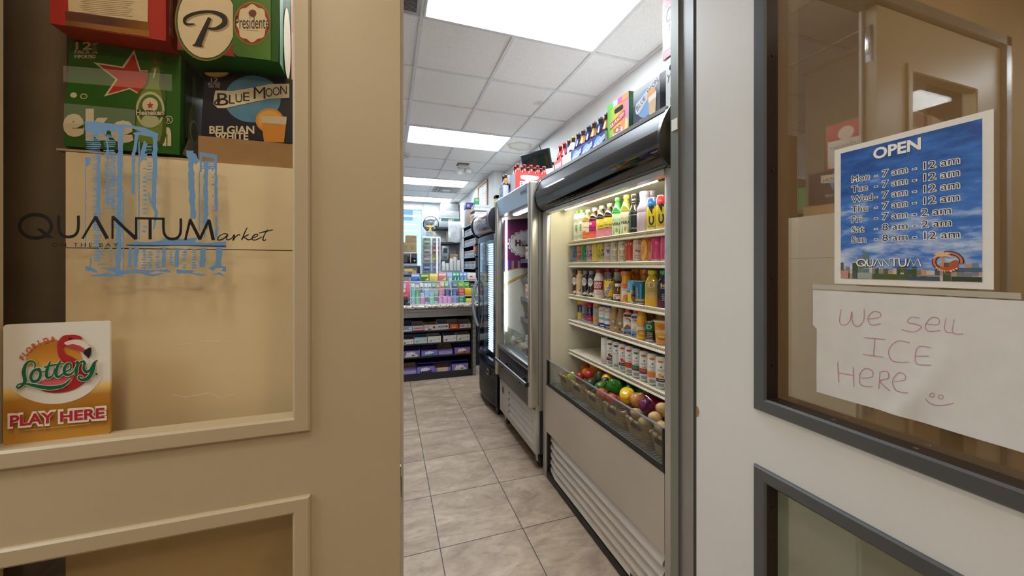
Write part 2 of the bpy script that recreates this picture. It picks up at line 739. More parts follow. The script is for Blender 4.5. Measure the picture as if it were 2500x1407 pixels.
def floor_mat():
	m, n, l, p = newmat('stone_look_tile')
	tc = n.new('ShaderNodeTexCoord')
	mp = n.new('ShaderNodeMapping')
	mp.inputs['Location'].default_value = (-0.252 + 0.4575 * 20, -1.928 + 0.4575 * 20, 0)
	l.new(tc.outputs['Object'], mp.inputs[0])
	br = n.new('ShaderNodeTexBrick')
	br.offset = 0.0
	br.squash = 1.0
	br.inputs['Scale'].default_value = 1.0
	br.inputs['Brick Width'].default_value = 0.4575
	br.inputs['Row Height'].default_value = 0.4575
	br.inputs['Mortar Size'].default_value = 0.0028
	br.inputs['Mortar Smooth'].default_value = 0.1
	br.inputs['Bias'].default_value = 0.0
	br.inputs['Color1'].default_value = (0, 0, 0, 1)
	br.inputs['Color2'].default_value = (1, 1, 1, 1)
	br.inputs['Mortar'].default_value = (0.5, 0.5, 0.5, 1)
	l.new(mp.outputs[0], br.inputs[0])
	# each tile shifts the veining
	addv = n.new('ShaderNodeVectorMath')
	addv.operation = 'MULTIPLY_ADD'
	l.new(br.outputs['Color'], addv.inputs[0])
	addv.inputs[1].default_value = (7, 5, 3)
	l.new(mp.outputs[0], addv.inputs[2])
	st = n.new('ShaderNodeMapping')
	st.inputs['Scale'].default_value = (1.0, 2.2, 1.0)
	st.inputs['Rotation'].default_value = (0, 0, 0.25)
	l.new(addv.outputs[0], st.inputs[0])
	n1 = n.new('ShaderNodeTexNoise')
	n1.inputs['Scale'].default_value = 3.2
	n1.inputs['Detail'].default_value = 9
	n1.inputs['Roughness'].default_value = 0.66
	n1.inputs['Distortion'].default_value = 0.8
	l.new(st.outputs[0], n1.inputs['Vector'])
	r = n.new('ShaderNodeValToRGB')
	e = r.color_ramp.elements
	e.new(0.5)
	e.new(0.62)
	for k, (pos, c) in enumerate([(0.3, (130, 110, 92)), (0.45, (154, 133, 112)), (0.55, (167, 146, 124)), (0.72, (182, 165, 146))]):
		e[k].position = pos
		e[k].color = rgb(c)
	l.new(n1.outputs[0], r.inputs[0])
	# dark grey flecks
	n2 = n.new('ShaderNodeTexNoise')
	n2.inputs['Scale'].default_value = 17
	n2.inputs['Detail'].default_value = 8
	n2.inputs['Roughness'].default_value = 0.75
	l.new(st.outputs[0], n2.inputs['Vector'])
	r2 = n.new('ShaderNodeValToRGB')
	r2.color_ramp.elements[0].position = 0.28
	r2.color_ramp.elements[0].color = (0.42, 0.42, 0.43, 1)
	r2.color_ramp.elements[1].position = 0.5
	r2.color_ramp.elements[1].color = (1, 1, 1, 1)
	l.new(n2.outputs[0], r2.inputs[0])
	mu = n.new('ShaderNodeMix')
	mu.data_type = 'RGBA'
	mu.blend_type = 'MULTIPLY'
	mu.inputs[0].default_value = 0.6
	l.new(r.outputs[0], mu.inputs[6])
	l.new(r2.outputs[0], mu.inputs[7])
	gm = n.new('ShaderNodeMix')
	gm.data_type = 'RGBA'
	l.new(br.outputs['Fac'], gm.inputs[0])
	l.new(mu.outputs[2], gm.inputs[6])
	gm.inputs[7].default_value = rgb((58, 54, 50))
	l.new(gm.outputs[2], p.inputs['Base Color'])
	rr = n.new('ShaderNodeMapRange')
	rr.inputs[3].default_value = 0.42
	rr.inputs[4].default_value = 0.62
	l.new(n2.outputs[0], rr.inputs[0])
	l.new(rr.outputs[0], p.inputs['Roughness'])
	b = n.new('ShaderNodeBump')
	b.inputs['Strength'].default_value = 0.5
	b.inputs['Distance'].default_value = 0.002
	b.invert = True
	l.new(br.outputs['Fac'], b.inputs['Height'])
	b2 = n.new('ShaderNodeBump')
	b2.inputs['Strength'].default_value = 0.25
	b2.inputs['Distance'].default_value = 0.003
	l.new(n1.outputs[0], b2.inputs['Height'])
	l.new(b.outputs[0], b2.inputs['Normal'])
	l.new(b2.outputs[0], p.inputs['Normal'])
	return m

def tile_mat():
	"""mineral fibre ceiling tile: fine dark pits, two old water stains, dust round the rear vent"""
	m, n, l, p = newmat('ceiling_tile_mineral')
	tc = n.new('ShaderNodeTexCoord')
	v = n.new('ShaderNodeTexNoise')
	v.inputs['Scale'].default_value = 260
	v.inputs['Detail'].default_value = 2
	l.new(tc.outputs['Object'], v.inputs['Vector'])
	r = n.new('ShaderNodeValToRGB')
	r.color_ramp.elements[0].position = 0.3
	r.color_ramp.elements[0].color = rgb((196, 196, 194))
	r.color_ramp.elements[1].position = 0.46
	r.color_ramp.elements[1].color = rgb((246, 245, 242))
	l.new(v.outputs[0], r.inputs[0])
	prev = r.outputs[0]
	for (x, y, rad, c, soft) in [(1.62, 4.5, 0.17, (190, 176, 152), 1), (1.36, 3.25, 0.07, (196, 188, 172), 0), (1.08, 7.6, 0.36, (120, 118, 112), 0)]:
		mp = n.new('ShaderNodeMapping')
		mp.inputs['Location'].default_value = (-x, -y, 0)
		l.new(tc.outputs['Object'], mp.inputs[0])
		sx = n.new('ShaderNodeSeparateXYZ')
		l.new(mp.outputs[0], sx.inputs[0])
		cx = n.new('ShaderNodeCombineXYZ')
		l.new(sx.outputs[0], cx.inputs[0])
		l.new(sx.outputs[1], cx.inputs[1])
		ln = n.new('ShaderNodeVectorMath')
		ln.operation = 'LENGTH'
		l.new(cx.outputs[0], ln.inputs[0])
		nz = n.new('ShaderNodeTexNoise')
		nz.inputs['Scale'].default_value = 7
		l.new(tc.outputs['Object'], nz.inputs['Vector'])
		ad = n.new('ShaderNodeMath')
		ad.operation = 'MULTIPLY_ADD'
		ad.inputs[1].default_value = rad * 0.8
		l.new(nz.outputs[0], ad.inputs[0])
		l.new(ln.outputs['Value'], ad.inputs[2])
		rp = n.new('ShaderNodeValToRGB')
		e = rp.color_ramp.elements
		q = rad * 1.4
		if soft:
			e.new(0.5)
			for k, (pos, val) in enumerate([(q * 0.62, 0.25), (q * 0.95, 0.8), (q * 1.02, 0.0)]):
				e[k].position = pos
				e[k].color = (val, val, val, 1)
		else:
			e[0].position = q * 0.5
			e[0].color = (0.6, 0.6, 0.6, 1)
			e[1].position = q * 1.0
			e[1].color = (0, 0, 0, 1)
		l.new(ad.outputs[0], rp.inputs[0])
		mx = n.new('ShaderNodeMix')
		mx.data_type = 'RGBA'
		l.new(rp.outputs[0], mx.inputs[0])
		l.new(prev, mx.inputs[6])
		mx.inputs[7].default_value = rgb(c)
		prev = mx.outputs[2]
	l.new(prev, p.inputs['Base Color'])
	p.inputs['Roughness'].default_value = 0.9
	b = n.new('ShaderNodeBump')
	b.inputs['Strength'].default_value = 0.4
	b.inputs['Distance'].default_value = 0.003
	l.new(v.outputs[0], b.inputs['Height'])
	l.new(b.outputs[0], p.inputs['Normal'])
	return m

SHOPWALL = M((236, 236, 233), 0.75, var=0.03, scale=3, bump=0.06, bscale=90)
HALLWALL = M((188, 160, 118), 0.8, var=0.04, scale=3, bump=0.08, bscale=90)
TBAR = M((222, 223, 224), 0.5)

mb = MB()
mb.box((XL, -3.4, -0.05), (1.95, YB + 0.1, 0), floor_mat())
o = mb.obj('floor', origin=Vector((0, 0, 0)))
o['kind'] = 'structure'

# suspended ceiling: tiles, then the T-bar grid
GX = [0.193 + 0.61 * k for k in range(-5, 3)]
GY = [1.131 + 0.61 * k for k in range(0, 14)]
mb = MB()
mb.box((XL, YF1, CEIL), (WX + 0.05, YB + 0.1, CEIL + 0.05), tile_mat())
o = mb.obj('ceiling', origin=Vector((0, 0, 0)))
o['kind'] = 'structure'
mb = MB()
LIT = [(1.741, 2.351), (4.181, 4.791), (6.621, 7.231), (8.451, 9.061)]
for x in GX:
	cuts = [YF1] + [q for ab in LIT for q in ab] + [YB] if abs(x - 0.803) < 0.01 else [YF1, YB]
	for k in range(0, len(cuts), 2):
		mb.box((x - 0.012, cuts[k], CEIL - 0.008), (x + 0.012, cuts[k + 1], CEIL + 0.002), TBAR)
for y in GY:
	mb.box((XL, y - 0.012, CEIL - 0.0075), (WX, y + 0.012, CEIL + 0.002), TBAR)
mb.box((WX - 0.02, YF1, CEIL - 0.012), (WX, YSTEP, CEIL), TBAR)
mb.box((WX2 - 0.02, YSTEP, CEIL - 0.012), (WX2, YB, CEIL), TBAR)
mb.box((WX2 - 0.02, YSTEP - 0.02, CEIL - 0.012), (WX, YSTEP, CEIL), TBAR)
mb.box((XL, YB - 0.02, CEIL - 0.012), (WX2, YB, CEIL), TBAR)
o = mb.obj('trim_1')
o['kind'] = 'structure'
o['label'] = 'white metal grid of the suspended ceiling'

mb = MB()
mb.box((WX, YF0, 0), (WX + 0.1, YB + 0.1, CEIL), SHOPWALL)
mb.box((WX2, YSTEP, 0), (WX, YB + 0.1, CEIL), SHOPWALL)
struct(mb, 'wall_right')
struct(MB().box((XL - 0.1, -3.4, 0), (XL, YB + 0.1, CEIL + 0.1), SHOPWALL), 'wall_left')
# rear wall with its window opening
WN0, WN1, WNB, WNT = -1.7, 0.80, 0.9, 2.89
mb = MB()
mb.box((XL, YB, 0), (WN0, YB + 0.12, CEIL), SHOPWALL)
mb.box((WN1, YB, 0), (WX2, YB + 0.12, CEIL), SHOPWALL)
mb.box((WN0, YB, 0), (WN1, YB + 0.12, WNB), SHOPWALL)
mb.box((WN0, YB, WNT), (WN1, YB + 0.12, CEIL), SHOPWALL)
struct(mb, 'wall_back')
# shop front either side of and above the doorway
mb = MB()
mb.box((0.99, YF0, 0), (WX, YF1, CEIL), HALLWALL)
mb.box((XL, YF0, 0), (-1.0, YF1, CEIL), HALLWALL)
mb.box((-1.0, YF0, 2.61), (0.99, YF1, CEIL), HALLWALL)
struct(mb, 'wall_front')

# hall outside the shop
struct(MB().box((1.42, -3.4, 0), (1.52, YF0, CEIL + 0.1), HALLWALL), 'wall_hall')
struct(MB().box((XL, -3.5, 0), (1.52, -3.4, CEIL + 0.1), M((120, 108, 92), 0.8)), 'wall_hall_back')
struct(MB().box((XL, -3.4, CEIL), (1.42, YF1, CEIL + 0.08), M((190, 180, 160), 0.85)), 'ceiling_hall')

# ---- rear window, daylight and the white building across the street
WF = M((196, 212, 222), 0.4)
mb = MB()
fr = lambda x, y, h: Vector((x, YB + 0.02 - h, y))
mb.ring(fr, (WN0, WNB, WN1, WNT), [(0, -0.08), (0, 0.03), (0.035, 0.03), (0.04, -0.06)], WF)
mb.box((-0.46, YB - 0.005, WNB), (-0.42, YB + 0.06, WNT), WF)
wo = mb.obj('window_1')
wo['kind'] = 'structure'
mb = MB()
mb.box((WN0 + 0.03, YB + 0.04, WNB + 0.03), (WN1 - 0.03, YB + 0.045, WNT - 0.03), pane('street_glass', (225, 238, 246), 0.03))
mb.obj('window_pane', wo)
# jamb strip beside the window, its shade put into the blue-grey
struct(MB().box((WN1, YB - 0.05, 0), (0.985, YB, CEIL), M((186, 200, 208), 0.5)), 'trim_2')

mb = MB()
BW = M((236, 240, 244), 0.8)
BG = M((150, 170, 185), 0.3)
mb.box((-9, 17, -2), (7, 22, 14), BW)
tower = thing('street_building', 'white building with grey-blue windows seen through the rear shop window', 'building', (0, 17, -2))
mb.obj('facade', tower)
mb = MB()
for k, x in enumerate([-6.5, -4.6, -2.7, -0.8, 0.45]):
	for z in (3.55, 5.35, 7.2):
		mb = MB()
		mb.box((x, 16.95, z), (x + 0.55, 17.02, z + 0.85), BG)
		mb.obj('window_opening', tower)
mb = MB()
for z in (1.1, 1.75, 2.4, 2.85):
	mb.box((-9, 16.4, z), (0.1, 17, z + 0.12), BW, 0.02)
mb.obj('ledge', tower)
sun = bpy.data.lights.new('sun', 'SUN')
sun.energy = 3.0
sun.angle = 0.02
so = bpy.data.objects.new('sun', sun)
so.rotation_euler = (math.radians(48), 0, math.radians(20))
COL.objects.link(so)

# ================================================================ ceiling fittings
def ceiling_light(y0, label, k=1.0):
	x0, x1, y1 = 0.193, 1.413, y0 + 0.61
	t = thing('ceiling_light', label, 'light', ((x0 + x1) / 2, (y0 + y1) / 2, CEIL), group='recessed fluorescent ceiling lights')
	mb = MB()
	fn = lambda x, y, h: Vector((x, y, CEIL - h))
	mb.ring(fn, (x0 + 0.010, y0 + 0.010, x1 - 0.010, y1 - 0.010), [(0, 0.0), (0, 0.012), (0.012, 0.013), (0.02, 0.006), (0.02, 0.001)], TBAR)
	mb.obj('frame', t)
	mb = MB()
	mb.box((x0 + 0.03, y0 + 0.03, CEIL - 0.006), (x1 - 0.03, y1 - 0.03, CEIL - 0.001), emis((234, 244, 255), SHOP_LIGHT * k))
	mb.obj('diffuser', t)
	return t

ceiling_light(1.741, 'largest white ceiling light panel, the one nearest the doorway')
ceiling_light(4.181, 'white ceiling light panel above the fridges, second from the doorway')
ceiling_light(6.621, 'white ceiling light panel above the counter, third from the doorway', 0.6)
ceiling_light(8.451, 'white ceiling light panel farthest back, close to the rear window', 0.5)

# louvred return vent by the doorway
t = thing('air_vent', 'grey louvred return-air vent in the ceiling beside the largest light', 'vent', (-0.112, 2.046, CEIL))
fn = lambda x, y, h: Vector((x, y, CEIL - h))
mb = MB()
mb.ring(fn, (-0.407, 1.751, 0.183, 2.341), [(0, 0), (0, 0.012), (0.025, 0.012), (0.03, 0.002)], M((176, 178, 180), 0.5))
mb.obj('frame', t)
mb = MB()
for k in range(46):
	y = 1.785 + k * 0.0117
	mb.box((-0.378, y, CEIL - 0.009), (0.154, y + 0.005, CEIL - 0.001), M((128, 128, 128), 0.6))
mb.obj('louvre_grille', t)
mb = MB()
mb.box((-0.378, 1.78, CEIL - 0.0012), (0.154, 2.312, CEIL - 0.0006), M((60, 60, 62), 0.8))
mb.obj('backing', t)

# round supply diffuser, dusty
t = thing('air_diffuser', 'dusty square ceiling air diffuser between the two farthest light panels', 'vent', (1.108, 7.536, CEIL))
mb = MB()
for r0, h in ((0.26, 0.006), (0.2, 0.012), (0.14, 0.018)):
	mb.ring(fn, (1.108 - r0, 7.536 - r0, 1.108 + r0, 7.536 + r0), [(0, 0), (0, h), (0.02, h + 0.008), (0.05, h - 0.004)], M((168, 166, 160), 0.6))
mb.obj('frame', t)
mb = MB()
mb.box((1.03, 7.46, CEIL - 0.022), (1.19, 7.61, CEIL - 0.012), M((222, 222, 218), 0.6))
mb.obj('centre_plate', t)

# emergency light: two lamp heads on a box
t = thing('emergency_light', 'twin-head emergency light hanging under the ceiling above the counter', 'light', (1.07, 5.6, CEIL))
mb = MB()
mb.box((1.0, 5.55, CEIL - 0.06), (1.15, 5.65, CEIL - 0.002), M((205, 204, 198), 0.5), 0.012)
mb.obj('battery_box', t)
for dx, dz in ((-0.05, -0.125), (0.09, -0.085)):
	mb = MB()
	mb.T = Matrix.Translation((1.07 + dx, 5.56, CEIL + dz + 0.035)) @ Matrix.Rotation(0.5, 4, 'X')
	mb.lathe([(0.02, 0.0), (0.045, -0.01), (0.066, -0.04), (0.068, -0.06)], M((198, 196, 188), 0.5), 20)
	mb.lathe([(0.0, -0.052), (0.06, -0.056)], M((120, 122, 124), 0.15, 0.6), 20)
	mb.obj('lamp_head', t)
mb = MB()
mb.box((0.985, 5.5, CEIL - 0.0024), (1.165, 5.68, CEIL - 0.0006), M((120, 104, 88), 0.9, var=0.3, scale=14))
mb.obj('mounting_plate', t)

# smoke detector
t = thing('smoke_detector', 'small white round smoke detector on the ceiling near the left door edge', 'detector', (0.215, 5.3, CEIL))
mb = MB()
mb.lathe([(0.075, 0), (0.075, -0.02), (0.05, -0.03), (0.048, -0.055), (0.03, -0.065)], M((206, 206, 202), 0.5), 28, (0.215, 5.3, CEIL))
mb.obj('housing', t)
mb = MB()
mb.lathe([(0.049, -0.042), (0.0495, -0.049)], M((90, 92, 94), 0.6), 28, (0.215, 5.3, CEIL))
mb.obj('sensor_band', t)

# ================================================================ door frame and doors
DX = 0.935      # face of the open leaf
DY = 0.96       # face of the closed leaf
ALU = M((150, 150, 148), 0.35, 0.6, var=0.03, scale=5)
ALUG = M((128, 130, 122), 0.4, 0.5, var=0.03, scale=5)
mb = MB()
mb.box((DX, YF0, 0), (0.99, 0.995, 2.61), ALU)
mb.box((0.925, 0.995, 0), (0.99, YF1, 2.61), ALUG)
mb.box((DX + 0.004, YF0 - 0.012, 0), (0.99, YF0, 2.61), M((70, 68, 66), 0.5))  # dark strip stands for the shaded gap between leaf and frame
mb.box((-1.0, YF0, 0), (-0.955, YF1, 2.61), ALU)
mb.box((-1.0, YF0, 2.565), (0.99, YF1, 2.61), ALU)
mb.box((0.9215, 0.996, 1.933), (0.925, 1.022, 1.972), WHITE)
struct(mb, 'trim_3')

BEIGE = M((192, 174, 142), 0.42, var=0.03, scale=2.5, bump=0.03, bscale=50)  # closed leaf: warm hall light put into the paint colour
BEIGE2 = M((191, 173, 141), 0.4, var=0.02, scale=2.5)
DWHITE = M((214, 213, 209), 0.45, var=0.03, scale=2.2, bump=0.03, bscale=50)
DTRIM = M((84, 86, 88), 0.35, 0.25, var=0.04, scale=8)
WARMREVEAL = M((50, 37, 26), 0.5, 0.2, var=0.05, scale=8)  # warm reflection on the trim's reveal put into its brown
ZB, ZT = 1.123, 2.31           # visible glass, upper
LB, LT = 0.25, 0.904           # lower panel

def door_leaf(name, P, w, mats, glass_u, glass_l, reveal, lit):
	"""P(a, z, h): a along the leaf from its hinge, h out of the visible face"""
	d = bpy.data.objects.new(name, None)
	d.location = P(0, 0, 0)
	COL.objects.link(d)
	d['kind'] = 'structure'
	face, trim, edge = mats
	st = 0.199 + 0.02
	mb = MB()

	def bx(a0, a1, z0, z1):
		mb.box(P(a0, z0, 0), P(a1, z1, -0.045), face)
	bx(0, st, 0.006, 2.555)
	bx(w - st, w, 0.006, 2.555)
	bx(st, w - st, 0.006, LB - 0.02)
	bx(st, w - st, LT + 0.02, ZB - 0.02)
	bx(st, w - st, ZT + 0.02, 2.555)
	mb.obj('door_leaf', d)
	for z0, z1 in ((ZB, ZT), (LB, LT)):
		mb = MB()
		mb.ring(lambda x, y, h: P(x, y, h), (0.199, z0 - 0.035, w - 0.199, z1 + 0.035),
				[(0, -0.002), (0, 0.006), (0.004, 0.010), (0.031, 0.010, trim), (0.036, 0.006, reveal), (0.036, -0.034)], trim)
		mb.obj('glazing_trim', d)
	a0, a1 = 0.23, w - 0.23
	mb = MB()
	mb.box(P(a0, ZB - 0.005, -0.034), P(a1, ZT + 0.005, -0.040), glass_u)
	mb.obj('glass_pane', d)
	mb = MB()
	mb.box(P(a0, LB - 0.005, -0.034), P(a1, LT + 0.005, -0.040), glass_l)
	mb.obj('lower_glass_pane', d)
	return d

LW = 0.975
PL = lambda a, z, h: Vector((0.026 - a, DY - h, z))       # closed leaf: measured from its meeting stile
PR = lambda a, z, h: Vector((DX - h, 0.927 - a, z))       # open leaf: measured from its hinge stile
GL = pane('clear_door_glass', (252, 249, 242), 0.02)
GLL = pane('tinted_lower_glass', (240, 234, 218), 0.05)
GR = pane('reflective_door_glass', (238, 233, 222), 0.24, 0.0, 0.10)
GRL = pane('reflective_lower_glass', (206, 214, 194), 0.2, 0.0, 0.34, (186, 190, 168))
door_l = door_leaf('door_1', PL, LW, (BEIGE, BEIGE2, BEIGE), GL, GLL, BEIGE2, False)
door_r = door_leaf('door_2', PR, LW, (DWHITE, DTRIM, DWHITE), GR, GRL, WARMREVEAL, True)

# meeting-stile edge strip and latch of the closed leaf
mb = MB()
mb.box((-0.02, 1.005, 0.006), (0.0362, 1.014, 2.555), M((214, 208, 196), 0.5))
mb.obj('astragal', door_l)
mb = MB()
mb.box((0.0255, 0.972, 0.842), (0.0285, 0.998, 0.962), CHROME, 0.001)
mb.box((0.028, 0.978, 0.88), (0.0305, 0.992, 0.925), M((120, 120, 122), 0.2, 1.0))
mb.obj('latch_plate', door_l)
mb = MB()
mb.box((0.0255, 0.972, 2.33), (0.0285, 0.998, 2.48), CHROME, 0.001)
mb.tube([(0.028, 0.985, 2.36), (0.033, 0.985, 2.38), (0.033, 0.985, 2.41)], 0.004, CHROME)
mb.obj('flush_bolt', door_l)
# glazing screws of the open leaf
for a, z, side in [(0, 1.21, 'v'), (0, 1.435, 'v'), (0, 1.72, 'v'), (0, 2.02, 'v'), (0, 0.84, 'v'), (0, 0.5, 'v'), (0.255, 0, 'h'), (0.375, 0, 'h'), (0.51, 0, 'h')]:
	mb = MB()
	if side == 'v':
		mb.T = Matrix.Translation(PR(0.2352, z, -0.014)) @ Matrix.Rotation(PI / 2, 4, 'X')
	else:
		mb.T = Matrix.Translation(PR(a, ZB + 0.0003, -0.014))
	mb.lathe([(0.0042, 0), (0.0042, 0.0006), (0.002, 0.0016)], M((60, 50, 42), 0.3, 0.9) if side == 'v' else CHROME, 14)
	mb.obj('screw', door_r)
# chipped paint on the hinge edge
mb = MB()
d = Dec(mb, lambda x, y, h: PR(x, y, h))
d.poly([(0.0, 0.985), (0.008, 0.99), (0.012, 1.005), (0.007, 1.02), (0.0, 1.022)], M((160, 122, 76), 0.8))
mb.obj('paint_chip', door_r)
# ================================================================ vinyl and signs on the closed leaf
YG = DY + 0.034

def pix_y(Y, sx=1.0, sy=1.0, ox=0.0, oy=0.0):
	"""trace from the photograph onto the upright plane at depth Y"""
	def f(x, y, h):
		return onY(ox + x * sx, oy + y * sy, Y - h)
	return f

K7 = 740 / 2479.0
INKK = ink('0b0a09')
mb = MB()
d = Dec(mb, pix_y(YG - 0.0006, K7, K7, 0, 420))
# Q U A N T T U M
d.ribbon([(290 + 131 * math.cos(a), 445 + 96 * math.sin(a)) for a in [2 * PI * k / 48 for k in range(48)]], 29, INKK, closed=True)
d.poly([(298, 462), (335, 462), (440, 541), (385, 541)], INKK)
d.ribbon([(480, 355), (480, 440), (487, 490), (515, 522), (560, 532), (605, 522), (633, 490), (641, 440), (641, 357)], 24, INKK, smooth=4)
d.poly([(664, 545), (682, 545), (782, 385), (866, 545), (889, 545), (790, 362), (772, 362)], INKK)
d.poly([(913, 548), (928, 548), (928, 392), (1108, 552), (1122, 552), (1122, 378), (1106, 378), (1106, 520), (925, 362), (913, 362)], INKK)
d.poly([(1106, 370), (1345, 376), (1345, 391), (1106, 386)], INKK)
d.poly([(1217, 385), (1238, 385), (1238, 552), (1217, 552)], INKK)
d.ribbon([(1337, 378), (1337, 460), (1346, 510), (1372, 540), (1410, 548), (1448, 540), (1472, 510), (1479, 460), (1479, 380)], 22, INKK, smooth=4)
d.poly([(1506, 556), (1525, 556), (1558, 425), (1622, 556), (1645, 556), (1704, 425), (1733, 558), (1756, 558), (1714, 388), (1699, 388), (1634, 526), (1560, 384), (1546, 384)], INKK)
for a, b, wq in (((782, 372), (878, 546), 30), ((675, 546), (778, 372), 18), ((921, 366), (1112, 550), 26), ((1114, 372), (1114, 552), 20), ((1228, 380), (1228, 552), 26), ((920, 372), (920, 548), 18), ((1708, 395), (1745, 558), 28), ((1553, 390), (1634, 548), 26), ((1634, 548), (1706, 395), 18), ((1515, 556), (1552, 395), 18), ((1106, 378), (1345, 384), 19)):
	d.ribbon([a, b], wq, INKK)
# script tail
for st in ([(1868, 512), (1835, 505), (1795, 525), (1780, 550), (1795, 558), (1830, 545), (1862, 515), (1852, 540), (1862, 556), (1895, 542), (1915, 512)],
		   [(1910, 512), (1918, 520), (1906, 552), (1908, 558), (1925, 532), (1955, 512), (1962, 522)],
		   [(2022, 455), (2000, 500), (1978, 558)], [(1972, 550), (2000, 530), (2035, 512)], [(1994, 532), (2012, 545), (2035, 556), (2060, 545)],
		   [(2058, 542), (2095, 530), (2108, 515), (2092, 510), (2068, 528), (2062, 550), (2082, 558), (2118, 545), (2140, 530)],
		   [(2188, 470), (2160, 520), (2150, 550), (2160, 562), (2178, 552)], [(2118, 500), (2170, 488), (2232, 474)]):
	d.ribbon(st, [7, 11, 8], INKK, smooth=5)
d.text('ON THE BAY', 425, 613, 965, 581, INKK, space=1.5)
d.ribbon([(1030, 598), (1850, 607)], 6, INKK)
mb.obj('vinyl_lettering', door_l)

# blue skyline drawing
SKY = ink((108, 150, 192))
mb = MB()
d = Dec(mb, pix_y(YG - 0.0002), eps=0.0002)
rnd = random.Random(4)

def col(x, y0, y1, w, jit=1.2, lean=0.0):
	n = max(3, int(abs(y1 - y0) / 9))
	L, R = [], []
	for i in range(n + 1):
		t = i / n
		y = y0 + (y1 - y0) * t
		xx = x + lean * t
		L.append((xx - w / 2 + rnd.uniform(-jit, jit), y))
		R.append((xx + w / 2 + rnd.uniform(-jit, jit), y))
	for i in range(n):
		d.poly([L[i], R[i], R[i + 1], L[i + 1]], SKY)

def ticks(x0, x1, y0, y1, step, w=3.0, spine=None, gap=0.1):
	y = y0
	while y < y1:
		if rnd.random() > gap:
			a, b = x0 + rnd.uniform(-2, 2), x1 + rnd.uniform(-2, 2)
			ww = w * rnd.uniform(0.6, 1.25)
			d.ribbon([(a, y + rnd.uniform(-.6, .6)), ((a + b) / 2, y + rnd.uniform(-.8, .8)), (b, y)], [ww * 0.5, ww, ww * 0.8], SKY)
		y += step
	if spine:
		col(spine[0], y0, y1, spine[1], 1.6)

d.poly([(207, 297), (231, 296), (252, 300), (290, 304), (290, 318), (282, 323), (262, 318), (258, 330), (248, 322), (236, 334), (222, 322), (208, 323)], SKY)
d.poly([(208, 383), (222, 386), (219, 402), (208, 410)], SKY)
col(209, 410, 612, 2.4, 0.5)
ticks(210, 246, 330, 372, 4.6, 2.6)
ticks(224, 244, 376, 520, 4.4, 2.4, (240, 9))
ticks(254, 281, 330, 512, 4.7, 2.6, (262, 4))
ticks(270, 283, 376, 560, 4.3, 2.2)
ticks(228, 246, 523, 640, 6.6, 4.4, gap=0.05)
col(231, 520, 560, 5)
col(295, 304, 672, 13, 1.8, -7)
col(301, 470, 668, 3, 0.6)
d.ribbon([(297, 307), (320, 309), (352, 318), (386, 330)], [9, 6, 12, 6], SKY)
d.ribbon([(326, 326), (350, 326), (384, 334)], [4, 10, 5], SKY)
col(379, 328, 505, 11.5, 1.5, -3)
col(334, 328, 372, 9, 1.0, -6)
col(326, 372, 475, 8.5, 1.2, -1)
col(339.5, 345, 585, 3.4, 0.5)
ticks(348, 358, 345, 580, 11, 5, gap=0.25)
d.poly([(343, 372), (352, 343), (360, 352), (350, 388), (343, 398)], SKY)
ticks(357, 372, 350, 440, 8, 3, gap=0.35)
d.ribbon([(362, 470), (368, 492), (374, 500), (382, 520), (375, 560)], [3, 6, 9, 8, 3], SKY)
col(465, 368, 535, 14, 1.8, 6)
d.poly([(454, 366), (478, 376), (486, 395), (478, 402), (470, 392), (456, 384)], SKY)
d.poly([(487, 371), (530, 378), (530, 388), (487, 380)], SKY)
col(490, 372, 420, 6, 1)
col(527, 380, 516, 6.5, 1.4, 1)
col(503, 396, 560, 11, 1.5, -1)
ticks(490, 524, 396, 414, 5, 4)
col(486.5, 420, 562, 2.6, 0.4)
ticks(517, 523, 415, 520, 9, 4, gap=0.3)
col(528, 528, 580, 6, 1.2)
col(500, 528, 580, 2.5, 0.6)
# podium
d.poly([(312, 600), (330, 590), (360, 592), (396, 587), (400, 582), (452, 583), (482, 580), (476, 592), (500, 594), (552, 590), (552, 606), (508, 603), (430, 600), (380, 603), (330, 604)], SKY)
for x, w0 in ((318, 9), (333, 11), (401, 9), (433, 10), (496, 14), (535, 15)):
	col(x, 606, 653, w0, 1.5, -2)
for x in (352, 366, 386, 418, 450, 474):
	ticks(x - 5, x + 5, 610, 656, 6.2, 4.6, gap=0.08)
for x in (243, 252, 270):
	ticks(x - 3, x + 3, 606, 650, 8, 4.5, gap=0.1)
col(221, 630, 652, 3.5)
d.poly([(208, 649), (222, 652), (236, 660), (239, 667), (222, 663), (209, 661)], SKY)
d.poly([(240, 656), (282, 653), (300, 662), (330, 658), (360, 660), (410, 658), (418, 666), (380, 662), (360, 669), (320, 667), (300, 672), (275, 664), (258, 658)], SKY)
d.poly([(430, 658), (476, 661), (468, 666), (508, 672), (488, 674), (462, 668), (432, 668)], SKY)
d.poly([(508, 655), (526, 646), (552, 652), (552, 664), (540, 662), (545, 654), (528, 655), (520, 662)], SKY)
d.ribbon([(222, 674), (260, 671), (300, 675)], [3, 8, 2], SKY)
d.ribbon([(345, 667), (372, 673), (398, 668)], [3, 6, 3], SKY)
d.ribbon([(520, 670), (536, 668), (548, 674)], [2, 6, 2], SKY)
mb.obj('skyline_decal', door_l)

# thin smears and tape marks on the outside of the pane
mb = MB()
d = Dec(mb, pix_y(YG - 0.0002), eps=0.0001)
SMEAR = clearp((240, 230, 205), 0.5, 0.10)
d.poly([(154, 160), (420, 182), (420, 222), (154, 200)], SMEAR)
d.poly([(156, 252), (330, 268), (330, 312), (156, 300)], SMEAR)
d.ribbon([(388, 848), (440, 842), (500, 832), (560, 836)], [0.5, 2, 1], clearp((240, 230, 205), 0.5, 0.3))
d.ribbon([(418, 962), (450, 970), (512, 960), (540, 972), (575, 962)], [1, 3, 1, 2], clearp((250, 240, 215), 0.5, 0.25))
mb.obj('tape_smear', door_l)

